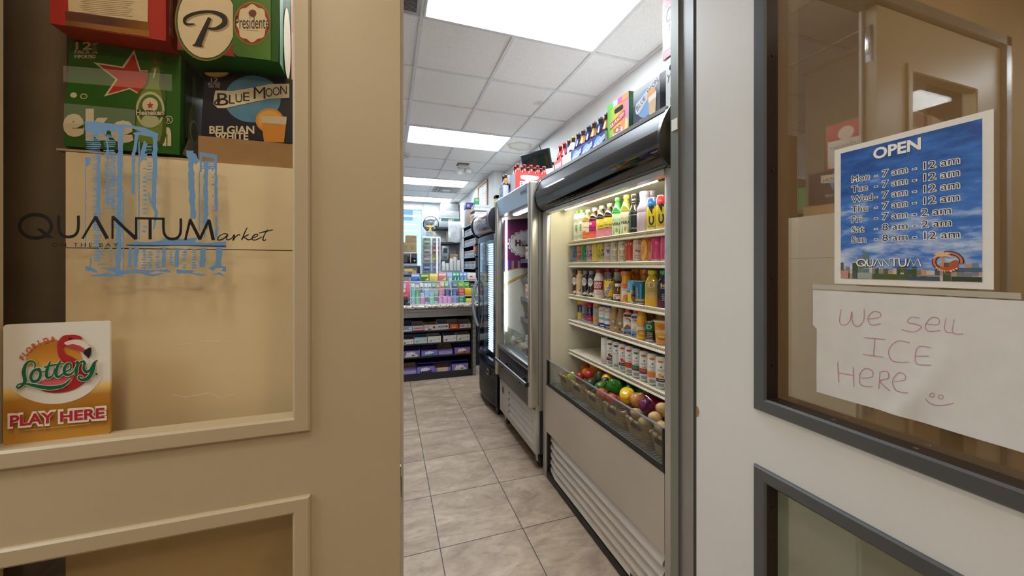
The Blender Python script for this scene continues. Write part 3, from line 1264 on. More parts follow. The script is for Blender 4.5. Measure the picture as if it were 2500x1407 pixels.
# ---- lottery sign standing on the sill
K = 280 / 1313.0
YS = YG - 0.012
gold = gradient([(0.0, (196, 142, 52)), (0.28, (178, 118, 36)), (0.38, (186, 128, 40)), (0.46, (238, 200, 110)), (0.52, (232, 226, 212)), (1.0, (232, 226, 214))], 'Z', 0.0, 0.222, 0.35)
sun_g = gradient([(0.0, (216, 150, 50)), (0.62, (222, 170, 60)), (0.72, (246, 216, 120)), (0.86, (214, 150, 48)), (1.0, (190, 120, 34))], 'Z', 0.0, 0.185, 0.35)
p0 = onY(8, 1070, YS)
p1 = onY(269, 1045, YS)
SX0, SX1 = p0.x, p1.x
root = thing('lottery_sign', 'white and gold lottery sign with a flamingo, standing on the door sill', 'sign', ((SX0 + SX1) / 2, YS, 1.1232))
mb = MB()
z0, z1 = 1.1235, 1.357
out = []
for cx, cz, a0 in ((SX1 - 0.006, z0 + 0.006, -PI / 2), (SX1 - 0.006, z1 - 0.006, 0), (SX0 + 0.006, z1 - 0.006, PI / 2), (SX0 + 0.006, z0 + 0.006, PI)):
	out += [(cx + 0.006 * math.cos(a0 + PI / 2 * k / 4), cz + 0.006 * math.sin(a0 + PI / 2 * k / 4)) for k in range(5)]
mb.prism(out, lambda x, y, h: Vector((x, YS + h, y)), 0.0, 0.005, gold)
sg = mb.obj('sign_board', root)
mb = MB()
d = Dec(mb, pix_y(YS, K, K, 0, 780))
WH = ink((232, 227, 215))
d.disc(605, 500, 600, WH, 0, 470, n=48, a0=0.32, a1=PI - 0.35)
d.disc(620, 510, 330, sun_g, 1, 270, n=48, a0=PI - 0.1, a1=2 * PI + 0.1)
RED = ink((176, 34, 40))
PINK = ink((222, 98, 104))
d.poly(cr([(760, 640), (520, 690), (450, 735), (560, 760), (780, 740), (860, 660)], 5, True), PINK, 2)
d.poly(cr([(470, 810), (560, 838), (680, 842), (830, 810), (950, 740), (1010, 660), (990, 590), (930, 540), (900, 610), (850, 650), (800, 740), (640, 800)], 5, True), RED, 3)
# flamingo: neck, head, beak
d.ribbon([(960, 600), (900, 530), (800, 480), (715, 420), (690, 350), (690, 280), (740, 220), (820, 210)], [60, 90, 110, 80, 66, 64, 70, 60], RED, 4, smooth=6)
d.poly(cr([(690, 270), (715, 215), (775, 182), (860, 178), (920, 195), (940, 215), (905, 235), (850, 240), (800, 262), (745, 300), (700, 310)], 4, True), RED, 5)
d.poly(cr([(735, 270), (800, 240), (900, 232), (985, 270), (1035, 325), (985, 345), (930, 312), (840, 285), (770, 295)], 4, True), ink((232, 214, 196)), 6)
d.poly(cr([(745, 300), (840, 290), (925, 318), (985, 372), (955, 385), (880, 345), (800, 320)], 4, True), ink((196, 60, 66)), 7)
d.poly(cr([(985, 345), (1038, 322), (1042, 380), (1018, 445), (985, 420), (955, 385)], 4, True), ink('1c1210'), 8)
d.disc(800, 222, 20, ink('2a1712'), 8, 13)
# word arched over the sun
for ch, x, y, rt in (('F', 255, 440, 1.05), ('L', 285, 392, 0.9), ('O', 332, 350, 0.72), ('R', 395, 302, 0.6), ('I', 445, 270, 0.48), ('D', 528, 242, 0.33), ('A', 605, 226, 0.2)):
	mbx, k = d, 62
	vs, fs, bb = text2d(ch, 0.035)
	cxx, cyy = (bb[0] + bb[2]) / 2, (bb[1] + bb[3]) / 2
	c, s2 = math.cos(rt), math.sin(rt)
	pts = []
	for v in vs:
		px, py = (v[0] - cxx) * k / 0.73, (v[1] - cyy) * k / 0.73
		pts.append(d.P(x + px * c - py * s2, y - (px * s2 + py * c), 3))
	mb.add(pts, fs, ink((200, 92, 40)))
# Lottery in green script
GR1 = ink((0, 92, 66))
PALE = ink((214, 212, 180))

def green(p, ws):
	d.ribbon(p, [q + 16 for q in ws], PALE, 9, smooth=6)
	d.ribbon(p, ws, GR1, 10, smooth=6)

green([(395, 560), (400, 505), (355, 478), (300, 510), (272, 600), (285, 700), (262, 750), (215, 785), (192, 775), (215, 745), (290, 738), (420, 765), (570, 785), (720, 760), (815, 680)], [10, 22, 20, 30, 48, 44, 30, 22, 14, 14, 20, 40, 46, 34, 8])
green([(455, 565), (385, 590), (352, 660), (375, 710), (430, 700), (462, 640), (450, 570), (430, 590), (500, 600), (545, 570)], [24, 32, 36, 34, 32, 32, 26, 14, 12, 10])
green([(575, 480), (545, 560), (530, 640), (555, 670), (600, 640), (625, 560)], [12, 34, 38, 30, 14, 10])
green([(695, 468), (655, 550), (640, 630), (668, 660), (715, 625), (750, 590)], [12, 34, 38, 30, 14, 10])
green([(505, 550), (600, 525), (730, 508)], [14, 20, 12])
green([(735, 600), (800, 575), (812, 520), (775, 508), (738, 560), (742, 622), (790, 635), (840, 600), (870, 540)], [12, 16, 22, 26, 36, 36, 28, 14, 10])
green([(860, 500), (890, 490), (880, 560), (868, 630)], [14, 26, 34, 34])
green([(872, 560), (905, 505), (955, 482), (975, 520)], [14, 20, 26, 22])
green([(965, 490), (958, 560), (985, 600), (1030, 580), (1075, 500), (1118, 470)], [14, 34, 36, 26, 20, 10])
green([(1090, 490), (1060, 590), (1010, 670), (940, 694), (898, 670), (915, 648), (950, 665)], [16, 40, 42, 30, 22, 16, 12])
d.disc(1106, 626, 12, ink('3a3a38'), 9)
# PLAY HERE
for bold, m, l in ((0.09, ink((236, 226, 212)), 11), (0.03, ink((186, 30, 44)), 12)):
	e = 26 if bold > 0.05 else 0
	for t, x0, yb0, x1, yb1, hh in (('PLAY', 112, 1232, 624, 1186, 128), ('HERE', 688, 1176, 1196, 1130, 118)):
		vs, fs, bb = text2d(t, bold)
		pts = []
		for v in vs:
			fx = (v[0] - bb[0]) / (bb[2] - bb[0])
			fy = (v[1] - bb[1]) / (bb[3] - bb[1])
			pts.append((x0 - e + (x1 - x0 + 2 * e) * fx, yb0 + (yb1 - yb0) * fx + e - (hh + 2 * e) * fy))
		d.glyphs(pts, fs, m, l, bold)
d.ribbon([(280, 1272), (660, 1236), (1030, 1194)], 7, ink((214, 166, 84)), 6)
mb.obj('printed_face', root)

# ================================================================ behind the closed leaf: cabinet, dark cabinet, beer cartons
CREAM = M((250, 237, 210), 0.55, var=0.05, scale=1.6)
root = thing('storage_cabinet', 'cream back of a cabinet standing behind the left door glass', 'cabinet', (-0.34, 1.3, 0))
mb = MB()
mb.box((-0.661, 1.055, 0.0), (-0.02, 1.8, 1.5085), CREAM)
mb.box((-0.661, 1.055, 1.5105), (-0.02, 1.8, 1.717), CREAM)
mb.box((-0.655, 1.06, 1.0), (-0.026, 1.49, 1.6), M((120, 104, 78), 0.7))
mb.obj('back_panel', root)
DKB = M((112, 98, 80), 0.7, var=0.18, scale=4)
root = thing('tall_cabinet', 'dark brown tall cabinet side behind the left edge of the left door glass', 'cabinet', (-1.3, 1.4, 0))
mb = MB()
mb.box((-1.95, 1.12, 0.0), (-0.70, 1.7, 2.75), DKB)
mb.obj('carcass', root)
mb = MB()
mb.box((-1.955, 1.11, 2.75), (-0.696, 1.71, 2.78), DKB)
mb.obj('top_panel', root)

def carton(name, label, quad, Y, depth, body, group=None):
	"""carton whose front outline (pixels TL, TR, BR, BL) stands at depth Y"""
	P = [onY(q[0], q[1], Y) for q in quad]
	mb = MB(20)
	B = [p + Vector((0, depth, 0)) for p in P]
	mb.add(P + B, [(3, 2, 1, 0), (4, 5, 6, 7), (0, 1, 5, 4), (1, 2, 6, 5), (2, 3, 7, 6), (3, 0, 4, 7)], body)
	c = (P[2] + P[3] + B[2] + B[3]) / 4
	root = thing(name, label, 'beer carton', c, group=group)
	return mb, root, P, Dec(mb, pix_y(Y, K7, K7)), Dec(mb, right_fn(max(P[1].x, P[2].x), Y, (P[2].z + P[3].z) / 2))

GREEN_H = M((46, 104, 34), 0.35, var=0.08, scale=6)
CW = ink((226, 216, 192))
# star carton
mb, root, P, d, dr = carton('beer_carton', 'green beer carton with a red star behind the left door glass', [(170, 98), (442, 136), (438, 378), (154, 356)], 1.075, 0.27, GREEN_H, 'beer cartons behind the left door')
d.text('12', 618, 405, 752, 342, CW, bold=0.02)
d.text('PACK', 610, 440, 742, 408, CW, bold=0.02)
d.text('IMPORTED', 608, 478, 782, 448, CW, bold=0.02)
d.text('12OZ', 752, 440, 798, 350, CW)
st = []
star = [(1097, 408), (1150, 575), (1330, 580), (1200, 690), (1240, 830), (1060, 730), (850, 790), (945, 650), (762, 508), (1000, 545)]
d.poly(star, CW, 0)
cx, cy = 1075, 640
d.poly([(cx + (x - cx) * 0.86, cy + (y - cy) * 0.86) for x, y in star], ink((196, 48, 36)), 1)
for t, x0, x1, yt in (('e', 515, 690, 930), ('k', 700, 900, 890), ('e', 905, 1105, 985), ('n', 1330, 1400, 1040)):
	d.text(t, x0, {515: 1120, 700: 1150, 905: 1170, 1330: 1195}[x0], x1, yt, CW, 1, bold=0.07)
d.disc(602, 778, 28, CW, 0, 22)
d.disc(685, 788, 30, CW, 0, 22)
d.disc(685, 788, 22, GREEN_H, 1, 15)
# bottle on the front
BOT = ink((118, 142, 52))
BOTD = ink((70, 98, 30))
d.poly(cr([(1225, 440), (1215, 560), (1185, 690), (1125, 760), (1105, 860), (1095, 1160), (1340, 1170), (1350, 860), (1358, 770), (1325, 690), (1322, 560), (1328, 440)], 4, True), BOTD, 2)
d.poly(cr([(1240, 560), (1210, 690), (1150, 765), (1130, 860), (1125, 1140), (1310, 1150), (1325, 860), (1325, 780), (1300, 690), (1305, 560)], 4, True), BOT, 3)
d.poly([(1222, 430), (1335, 436), (1330, 540), (1215, 530)], ink((64, 100, 36)), 4)
d.star(1272, 500, 22, ink((190, 50, 40)), 5, rot=-PI / 2)
d.ribbon([(1272, 560), (1255, 640)], 14, CW, 5)
d.disc(1228, 900, 118, ink((196, 206, 164)), 4, 150)
d.disc(1228, 900, 98, ink((82, 116, 46)), 5, 128)
d.disc(1228, 860, 64, CW, 6, 62)
d.star(1228, 862, 32, ink((196, 48, 36)), 7, rot=-PI / 2)
d.poly([(1108, 895), (1340, 910), (1340, 955), (1108, 935)], ink((40, 74, 30)), 7)
d.text('Heineken', 1112, 943, 1338, 898, CW, 8, bold=0.03)
d.disc(1228, 990, 72, ink((188, 196, 160)), 6, 55)
d.ribbon([(1380 + 30 * math.cos(a), 980 + 30 * math.sin(a)) for a in [2 * PI * k / 20 for k in range(20)]], 6, CW, 1, closed=True)
d.text('R', 1366, 996, 1394, 964, CW, 1)
# right side of the carton: bottle and grey information block
dr.poly([(0.02, 0.0), (0.2, 0.0), (0.2, 0.236), (0.02, 0.236)], ink((30, 52, 20)), 0)
dr.poly(cr([(0.035, 0.006), (0.085, 0.006), (0.085, 0.11), (0.07, 0.15), (0.068, 0.21), (0.052, 0.21), (0.05, 0.15), (0.035, 0.11)], 3, True), BOT, 1)
dr.disc(0.06, 0.075, 0.022, ink((196, 206, 164)), 2, 0.03)
dr.disc(0.06, 0.075, 0.017, ink((82, 116, 46)), 3, 0.024)
dr.star(0.06, 0.078, 0.008, ink((196, 48, 36)), 4)
dr.poly([(0.0, 0.002), (0.07, 0.002), (0.09, 0.045), (0.03, 0.05)], ink((150, 138, 116)), 4)
mb.obj('carton', root)
# loose cardboard sheet under it
mb = MB()
cx0, cx1 = xY(137, 1.062), xY(489, 1.062)
fz = lambda a: 1.7225 + 0.001 * math.sin(a * 9) + 0.002 * (1 - a)
for dz in (0, -0.0045):
	mb.sheet(lambda a, b: Vector((cx0 + (cx1 - cx0) * a, 1.062 + 0.25 * b, fz(a) + dz)), 20, 1, KRAFT)
mb.sheet(lambda a, b: Vector((cx0 + (cx1 - cx0) * a, 1.062, fz(a) - 0.0045 * b)), 20, 1, M((190, 172, 140), 0.8))
tag(mb.obj('cardboard_sheet'), 'wavy cardboard sheet sticking out under the green star beer carton', 'cardboard')

# moon carton
NAVY = M((26, 28, 52), 0.4, var=0.1, scale=6)
mb, root, P, d, dr = carton('beer_carton', 'dark blue beer carton with a big moon behind the left door glass', [(500, 171), (775, 201), (775, 352), (490, 333)], 1.08, 0.27, NAVY, 'beer cartons behind the left door')
MOON = M((84, 142, 186), 0.45, var=0.16, scale=22)
d.disc(2065, 810, 232, MOON, 0, 192)
d.disc(1772, 592, 100, ink((206, 160, 88)), 0, 40, a0=0, a1=PI)
d.disc(1772, 592, 85, ink((214, 186, 112)), 1, 26, a0=0, a1=PI)
d.text('12', 1725, 668, 1782, 638, CW)
d.text('BOTTLES', 1702, 696, 1800, 676, CW)
d.text('12FL OZ', 1708, 716, 1796, 700, CW)
d.poly([(1760, 742), (1800, 740), (1900, 745), (2050, 720), (2200, 690), (2366, 685), (2366, 800), (2200, 808), (2080, 832), (1930, 865), (1840, 885), (1780, 884), (1745, 850), (1750, 800)], CW, 2)
INKN = ink('1b1d26')
for t, x0, y0, x1, y1 in (('B', 1776, 862, 1868, 762), ('L', 1872, 848, 1920, 776), ('U', 1926, 838, 1980, 768), ('E', 1988, 826, 2040, 756),
						  ('M', 2075, 808, 2170, 712), ('O', 2172, 792, 2228, 720), ('O', 2230, 782, 2288, 712), ('N', 2292, 772, 2346, 702)):
	d.text(t, x0, y0, x1, y1, INKN, 3)
d.ribbon([(1800, 850), (1765, 855), (1758, 835), (1785, 815), (1800, 830)], 12, INKN, 3, smooth=4)
d.text('BELGIAN', 1712, 1095, 2080, 1030, CW, 2, bold=0.03)
d.text('WHITE', 1755, 1145, 2032, 1085, CW, 2, bold=0.03)
d.disc(2205, 985, 115, ink((224, 148, 52)), 3, 98)
d.disc(2205, 985, 96, ink((234, 176, 84)), 4, 80)
d.poly([(2135, 960), (2345, 965), (2335, 1060), (2322, 1166), (2160, 1160), (2145, 1060)], ink((220, 146, 48)), 5)
d.poly([(2135, 950), (2345, 955), (2340, 1020), (2138, 1005)], ink((214, 200, 176)), 6)
dr.disc(0.1, 0.11, 0.07, MOON, 0)
dr.poly([(0.03, 0.09), (0.21, 0.11), (0.21, 0.15), (0.03, 0.13)], CW, 1)
dr.textc('BLUE MOON', 0.12, 0.12, 0.022, INKN, 2, wmax=0.16)
dr.textc('BELGIAN WHITE', 0.12, 0.04, 0.014, CW, 1, wmax=0.16)
mb.obj('carton', root)
# its kraft tray
q = [onY(486, 332, 1.072), onY(800, 370, 1.072), onY(800, 418, 1.072), onY(486, 383, 1.072)]
zt = 1.719
mb = MB()
x0, x1 = q[0].x, q[1].x
mb.box((x0, 1.068, zt), (x1, 1.074, 1.782), KRAFT)
mb.box((x0, 1.074, zt), (x0 + 0.004, 1.36, 1.782), KRAFT)
mb.box((x0, 1.074, zt), (x1, 1.36, zt + 0.005), KRAFT)
mb.box((x1 - 0.004, 1.074, zt), (x1, 1.36, 1.782), KRAFT)
tag(mb.obj('cardboard_tray'), 'brown cardboard tray under the dark blue moon beer carton', 'tray')

# red label carton (upper left)
REDC = M((176, 40, 34), 0.4, var=0.06, scale=6)
mb, root, P, d, dr = carton('beer_carton', 'red beer carton with a white label, top left behind the door glass', [(118, -178), (404, -135), (405, 100), (122, 57)], 1.018, 0.3, REDC, 'beer cartons behind the left door')
d.poly([(535, -500), (1215, -500), (1208, 180), (560, 90)], M((214, 196, 166), 0.5, var=0.06, scale=30), 0)
for k in range(9):
	y = -20 + k * 15
	d.ribbon([(640 + 11 * k % 40, y), (1100 - 17 * k % 60, y + 35)], 3, ink((170, 150, 126)), 1)
d.poly([(530, 92), (1212, 182), (1225, 304), (540, 205)], gradient([(0, (60, 30, 12)), (0.25, (96, 42, 12)), (0.5, (70, 30, 12)), (0.8, (150, 98, 20)), (1, (110, 40, 14))], 'X', -0.14, 0.14), 0)
d.poly([(537, 165), (1222, 252), (1225, 304), (540, 205)], gradient([(0, (40, 24, 12)), (0.5, (150, 100, 24)), (1, (170, 110, 30))], 'X', -0.14, 0.14), 1)
dr.text('GENUINE', 0.012, 0.02, 0.028, 0.16, ink((222, 196, 170)), 0)
vs, fs, bb = text2d('GENUINE', 0.02)
mb.obj('carton', root)

# script-P carton (upper right)
mb, root, P, d, dr = carton('beer_carton', 'green and white beer carton with a big script letter behind the door glass', [(436, -130), (682, -100), (680, 152), (433, 122)], 1.022, 0.3, M((20, 96, 34), 0.3, var=0.15, scale=5), 'beer cartons behind the left door')
d.poly([(1450, -400), (1920, -400), (1920, 462), (1455, 400)], ink((150, 34, 26)), 0)
d.disc(1690, 170, 262, ink((136, 110, 40)), 1, 330)
d.disc(1690, 170, 250, ink((28, 92, 40)), 2, 316)
d.disc(1690, 170, 238, ink((226, 212, 184)), 3, 305)
BP = ink('1d1712')
for dx, dy, m, l in ((14, 10, ink((176, 158, 130)), 4), (0, 0, BP, 5)):
	d.ribbon([(1715 + dx, 145 + dy), (1665 + dx, 260 + dy), (1615 + dx, 375 + dy)], [30, 44, 56], m, l)
	d.ribbon([(1590 + dx, 195 + dy), (1520 + dx, 195 + dy), (1515 + dx, 150 + dy), (1590 + dx, 110 + dy), (1720 + dx, 95 + dy), (1820 + dx, 130 + dy), (1835 + dx, 190 + dy), (1760 + dx, 235 + dy), (1670 + dx, 225 + dy)], [8, 20, 30, 26, 22, 40, 46, 26, 6], m, l, smooth=6)
	d.poly([(1580 + dx, 360 + dy), (1660 + dx, 370 + dy), (1650 + dx, 384 + dy), (1575 + dx, 374 + dy)], m, l)
d.poly([(1905, -400), (2215, -400), (2215, 495), (1940, 460), (1905, 430)], gradient([(0, (58, 110, 26)), (0.5, (76, 132, 32)), (1, (40, 84, 22))], 'X', 0.03, 0.14), 6)
d.disc(2062, 190, 152, ink((150, 124, 44)), 7, 178)
d.disc(2062, 190, 142, ink((150, 40, 30)), 8, 166)
pts = [(2062 + (126 + 9 * math.cos(8 * a)) * math.cos(a), 190 + (148 + 9 * math.cos(8 * a)) * math.sin(a)) for a in [2 * PI * k / 64 for k in range(64)]]
d.poly(pts, ink((226, 212, 184)), 9)
d.text('Presidente', 1925, 235, 2200, 130, BP, 10)
d.disc(2065, 108, 32, ink((110, 44, 30)), 10, 30)
d.ribbon([(2010, 245), (2120, 252)], 3, ink((170, 150, 120)), 10)
dr.poly([(0.002, 0.002), (0.03, 0.002), (0.03, 0.3), (0.002, 0.3)], ink((30, 120, 48)), 0)
dr.disc(0.07, 0.09, 0.034, ink((226, 212, 184)), 1, 0.09)
dr.poly([(0.11, 0.002), (0.29, 0.002), (0.29, 0.245), (0.11, 0.245)], ink((186, 60, 50)), 0)
dr.poly([(0.12, 0.01), (0.28, 0.02), (0.28, 0.16), (0.12, 0.15)], ink((226, 216, 196)), 1)
dr.disc(0.2, 0.185, 0.034, ink((226, 206, 180)), 1)
dr.textc('Budweiser', 0.2, 0.125, 0.03, ink((130, 110, 90)), 2, wmax=0.14)
mb.obj('carton', root)

# ================================================================ papers on the open leaf
XG = DX + 0.034
PW = lambda x, y, h: Vector((XG - h, 0.562 - x, 1.43 + y))      # x from the hinge-side edge towards the camera
PWD, PHT = 0.2335, 0.306

def poster_mat():
	m, n, l, p = newmat('poster_print')
	tc = n.new('ShaderNodeTexCoord')
	sp = n.new('ShaderNodeSeparateXYZ')
	l.new(tc.outputs['Object'], sp.inputs[0])
	mp = n.new('ShaderNodeMapping')
	mp.inputs['Scale'].default_value = (1, 9, 26)
	mp.inputs['Rotation'].default_value = (-0.35, 0, 0)
	l.new(tc.outputs['Object'], mp.inputs[0])
	nz = n.new('ShaderNodeTexNoise')
	nz.inputs['Scale'].default_value = 1.6
	nz.inputs['Detail'].default_value = 7
	nz.inputs['Roughness'].default_value = 0.6
	l.new(mp.outputs[0], nz.inputs['Vector'])
	mr = n.new('ShaderNodeMapRange')
	mr.inputs[1].default_value = 0.3
	mr.inputs[2].default_value = 0.02
	mr.inputs[3].default_value = -0.16
	mr.inputs[4].default_value = 0.2
	l.new(sp.outputs[2], mr.inputs[0])
	ad = n.new('ShaderNodeMath')
	ad.operation = 'ADD'
	l.new(nz.outputs[0], ad.inputs[0])
	l.new(mr.outputs[0], ad.inputs[1])
	r = n.new('ShaderNodeValToRGB')
	e = r.color_ramp.elements
	e.new(0.5)
	for k, (pos, c) in enumerate([(0.3, (28, 78, 150)), (0.55, (60, 118, 200)), (0.8, (206, 220, 236))]):
		e[k].position = pos
		e[k].color = rgb(c)
	l.new(ad.outputs[0], r.inputs[0])
	l.new(r.outputs[0], p.inputs['Base Color'])
	p.inputs['Roughness'].default_value = 0.35
	return m

root = thing('poster', 'blue opening hours poster taped to the right door glass', 'poster', PW(PWD / 2, 0, 0))
mb = MB()
mb.box(PW(0, 0, 0.0), PW(PWD, PHT, 0.0008), ink((228, 224, 216)))
mb.obj('paper', root)
mb = MB()
d = Dec(mb, lambda x, y, h: PW(x, y, h * 0.5 + 0.0009))
d.rect(0.0125, 0.0125, PWD - 0.0125, PHT - 0.0115, poster_mat(), 0)
PWH = ink((240, 238, 232))
PNV = ink((30, 34, 52))
d.text('OPEN', 0.0712, 0.2632, 0.1455, 0.2872, ink((30, 48, 86)), 1, bold=0.05)
d.text('OPEN', 0.0712, 0.264, 0.1445, 0.288, PWH, 2, bold=0.035)
rows = [('Mon', '7 am - 12 am'), ('Tue', '7 am - 12 am'), ('Wed', '7 am - 12 am'), ('Thu', '7 am - 12 am'), ('Fri', '7 am - 2 am'), ('Sat', '8 am - 2 am'), ('Sun', '8 am - 12 am')]
y = 0.2245
for a, b in rows:
	for bold, m, l in ((0.06, PWH, 2), (0.0, PNV, 3)):
		d.texth(a, 0.0335, y, 0.0145, m, l, bold=bold, kx=0.93)
		d.texth('-', 0.0735, y, 0.0145, m, l, bold=bold)
		d.texth(b, 0.0865, y, 0.0145, m, l, bold=bold, kx=1.04)
	y -= 0.0222
# skyline along the bottom
rc = random.Random(8)
cols = [(196, 188, 176), (120, 116, 104), (84, 96, 60), (176, 150, 128), (70, 82, 96), (150, 140, 120), (60, 78, 44), (112, 126, 140), (188, 140, 122)]
x = 0.0125
while x < PWD - 0.016:
	wd = rc.uniform(0.004, 0.011)
	x2 = min(x + wd, PWD - 0.0125)
	h0 = rc.uniform(0.018, 0.036)
	d.rect(x, 0.0125, x2, 0.0125 + h0, ink(rc.choice(cols)), 1)
	d.rect(x, 0.0125, x2, 0.0125 + h0 * rc.uniform(0.25, 0.6), ink(rc.choice(cols)), 2)
	x = x2
d.rect(0.07, 0.0125, 0.125, 0.0235, ink((74, 88, 44)), 3)
d.rect(0.125, 0.0125, 0.17, 0.02, ink((58, 78, 96)), 3)
d.rect(0.185, 0.0125, PWD - 0.0125, 0.021, ink((52, 58, 32)), 3)
d.rect(0.18, 0.03, PWD - 0.0125, 0.037, ink((64, 96, 128)), 3)
d.rect(0.0135, 0.013, 0.027, 0.03, ink((196, 140, 130)), 3)
d.rect(0.0445, 0.014, 0.0525, 0.06, ink((106, 124, 120)), 1)
d.rect(0.053, 0.014, 0.0645, 0.068, ink((92, 122, 122)), 1)
d.rect(0.044, 0.013, 0.068, 0.026, ink((150, 164, 156)), 3)
# wordmark
def quantum(dd, x0, y0, x1, y1, m, l, wd):
	W, Hh = x1 - x0, y1 - y0
	X = lambda t: x0 + W * t
	Y = lambda t: y0 + Hh * t
	dd.ribbon([(X(0.075) + W * 0.075 * math.cos(a), Y(0.5) + Hh * 0.5 * math.sin(a)) for a in [2 * PI * k / 28 for k in range(28)]], wd, m, l, closed=True)
	dd.ribbon([(X(0.08), Y(0.42)), (X(0.155), Y(0.0))], wd, m, l)
	dd.ribbon([(X(0.175), Y(1)), (X(0.175), Y(0.45)), (X(0.19), Y(0.1)), (X(0.222), Y(0)), (X(0.255), Y(0.1)), (X(0.27), Y(0.45)), (X(0.27), Y(1))], wd, m, l, smooth=4)
	dd.ribbon([(X(0.285), Y(0)), (X(0.345), Y(1)), (X(0.405), Y(0))], wd, m, l)
	dd.ribbon([(X(0.43), Y(0)), (X(0.43), Y(1)), (X(0.53), Y(0)), (X(0.53), Y(1)), (X(0.68), Y(1))], wd, m, l)
	dd.ribbon([(X(0.605), Y(1)), (X(0.605), Y(0))], wd, m, l)
	dd.ribbon([(X(0.68), Y(1)), (X(0.68), Y(0.45)), (X(0.695), Y(0.1)), (X(0.727), Y(0)), (X(0.76), Y(0.1)), (X(0.775), Y(0.45)), (X(0.775), Y(1))], wd, m, l, smooth=4)
	dd.ribbon([(X(0.8), Y(0)), (X(0.84), Y(1)), (X(0.89), Y(0.05)), (X(0.945), Y(1)), (X(0.985), Y(0))], wd, m, l)

quantum(d, 0.043, 0.0395, 0.146, 0.0545, ink((34, 40, 54)), 4, 0.0042)
quantum(d, 0.043, 0.0398, 0.146, 0.0548, PWH, 5, 0.0024)
d.text('ON THE BAY', 0.0555, 0.034, 0.0915, 0.0368, PWH, 5, space=1.3)
d.rect(0.093, 0.0352, 0.155, 0.0357, ink((170, 176, 184)), 5)
# palm badge
d.ribbon([(0.18 + 0.0175 * math.cos(a), 0.048 + 0.0165 * math.sin(a)) for a in [2 * PI * k / 30 - 0.2 for k in range(28)]], 0.0062, ink((28, 26, 26)), 5)
d.ribbon([(0.18 + 0.0175 * math.cos(a), 0.048 + 0.0165 * math.sin(a)) for a in [2 * PI * k / 30 - 0.2 for k in range(27)]], 0.0034, ink((206, 112, 62)), 6)
d.poly(cr([(0.166, 0.037), (0.18, 0.0335), (0.194, 0.037), (0.19, 0.0405), (0.178, 0.0385)], 4, True), ink((196, 72, 32)), 6)
d.poly(cr([(0.181, 0.044), (0.186, 0.0385), (0.193, 0.041), (0.194, 0.048), (0.189, 0.051)], 4, True), ink((172, 84, 48)), 6)
d.ribbon([(0.1725, 0.058), (0.1745, 0.05), (0.1735, 0.0385)], [0.0018, 0.003, 0.004], ink((204, 140, 92)), 7, smooth=3)
for tx, ty in ((0.161, 0.054), (0.1625, 0.0615), (0.169, 0.067), (0.176, 0.0655), (0.184, 0.062), (0.187, 0.055)):
	d.ribbon([(0.1725, 0.0585), ((0.1725 + tx) / 2, (0.0585 + ty) / 2 + 0.003), (tx, ty)], [0.002, 0.0045, 0.001], ink((222, 180, 140)), 8, smooth=3)
for k, ch in enumerate('POOL BAR'):
	a = -2.35 + k * 0.22
	if ch != ' ':
		d.textc(ch, 0.179 + 0.0185 * math.cos(a), 0.05 + 0.02 * math.sin(a), 0.0034, PWH, 8, bold=0.03, rot=a + PI / 2)
mb.obj('printed_face', root)

# tape strip between poster and paper, then the handwritten paper
mb = MB()
mb.box(PW(-0.046, -0.014, 0.0009), PW(0.262, -0.0035, 0.0013), clearp((226, 226, 214), 0.2, 0.35))
tag(mb.obj('adhesive_tape'), 'strip of clear tape along the top of the handwritten paper on the door', 'tape')
HP = ink((214, 212, 208))

def sheet_fn(a, b, h):
	"""a along the sheet (0 hinge side), b up; slightly crumpled and curling off the glass at the near corner"""
	bow = 0.0018 + 0.003 * max(0, a / 0.31 - 0.62) * (1 - b / 0.25) * 6 + 0.0012 * math.sin(a * 34 + b * 22) * (1 - b / 0.26)
	ripple = 0.006 * math.exp(-((a - 0.205 - (b - 0.1) * 0.5) / 0.022) ** 2) * max(0.0, 1 - b / 0.2)
	return Vector((XG - 0.0006 - max(0.0006, bow + ripple) - h, 0.606 - a, 1.1705 + b * 0.985 + a * 0.004))

mb = MB(60)
HW = 0.312
mb.sheet(lambda s, t: sheet_fn(0.0085 * (t < 0.62) + (HW - 0.0085 * (t < 0.62)) * s, 0.246 * t, 0.0003), 40, 26, HP)
mb.sheet(lambda s, t: sheet_fn(0.0085 + (HW - 0.0085) * s, 0.246 * t, 0.0), 40, 26, HP)
root = thing('paper_note', 'white handwritten paper about ice taped below the hours poster', 'paper', sheet_fn(HW / 2, 0, 0))
mb.obj('paper', root)
mb = MB(60)
KN = 820 / 1362.0

def hw(x, y, h):
	P = onX(1680 + x * KN, 560 + y * KN, XG - 0.003)
	return sheet_fn(0.606 - P.y, (P.z - 1.1705) / 0.985, 0.0008 + h)

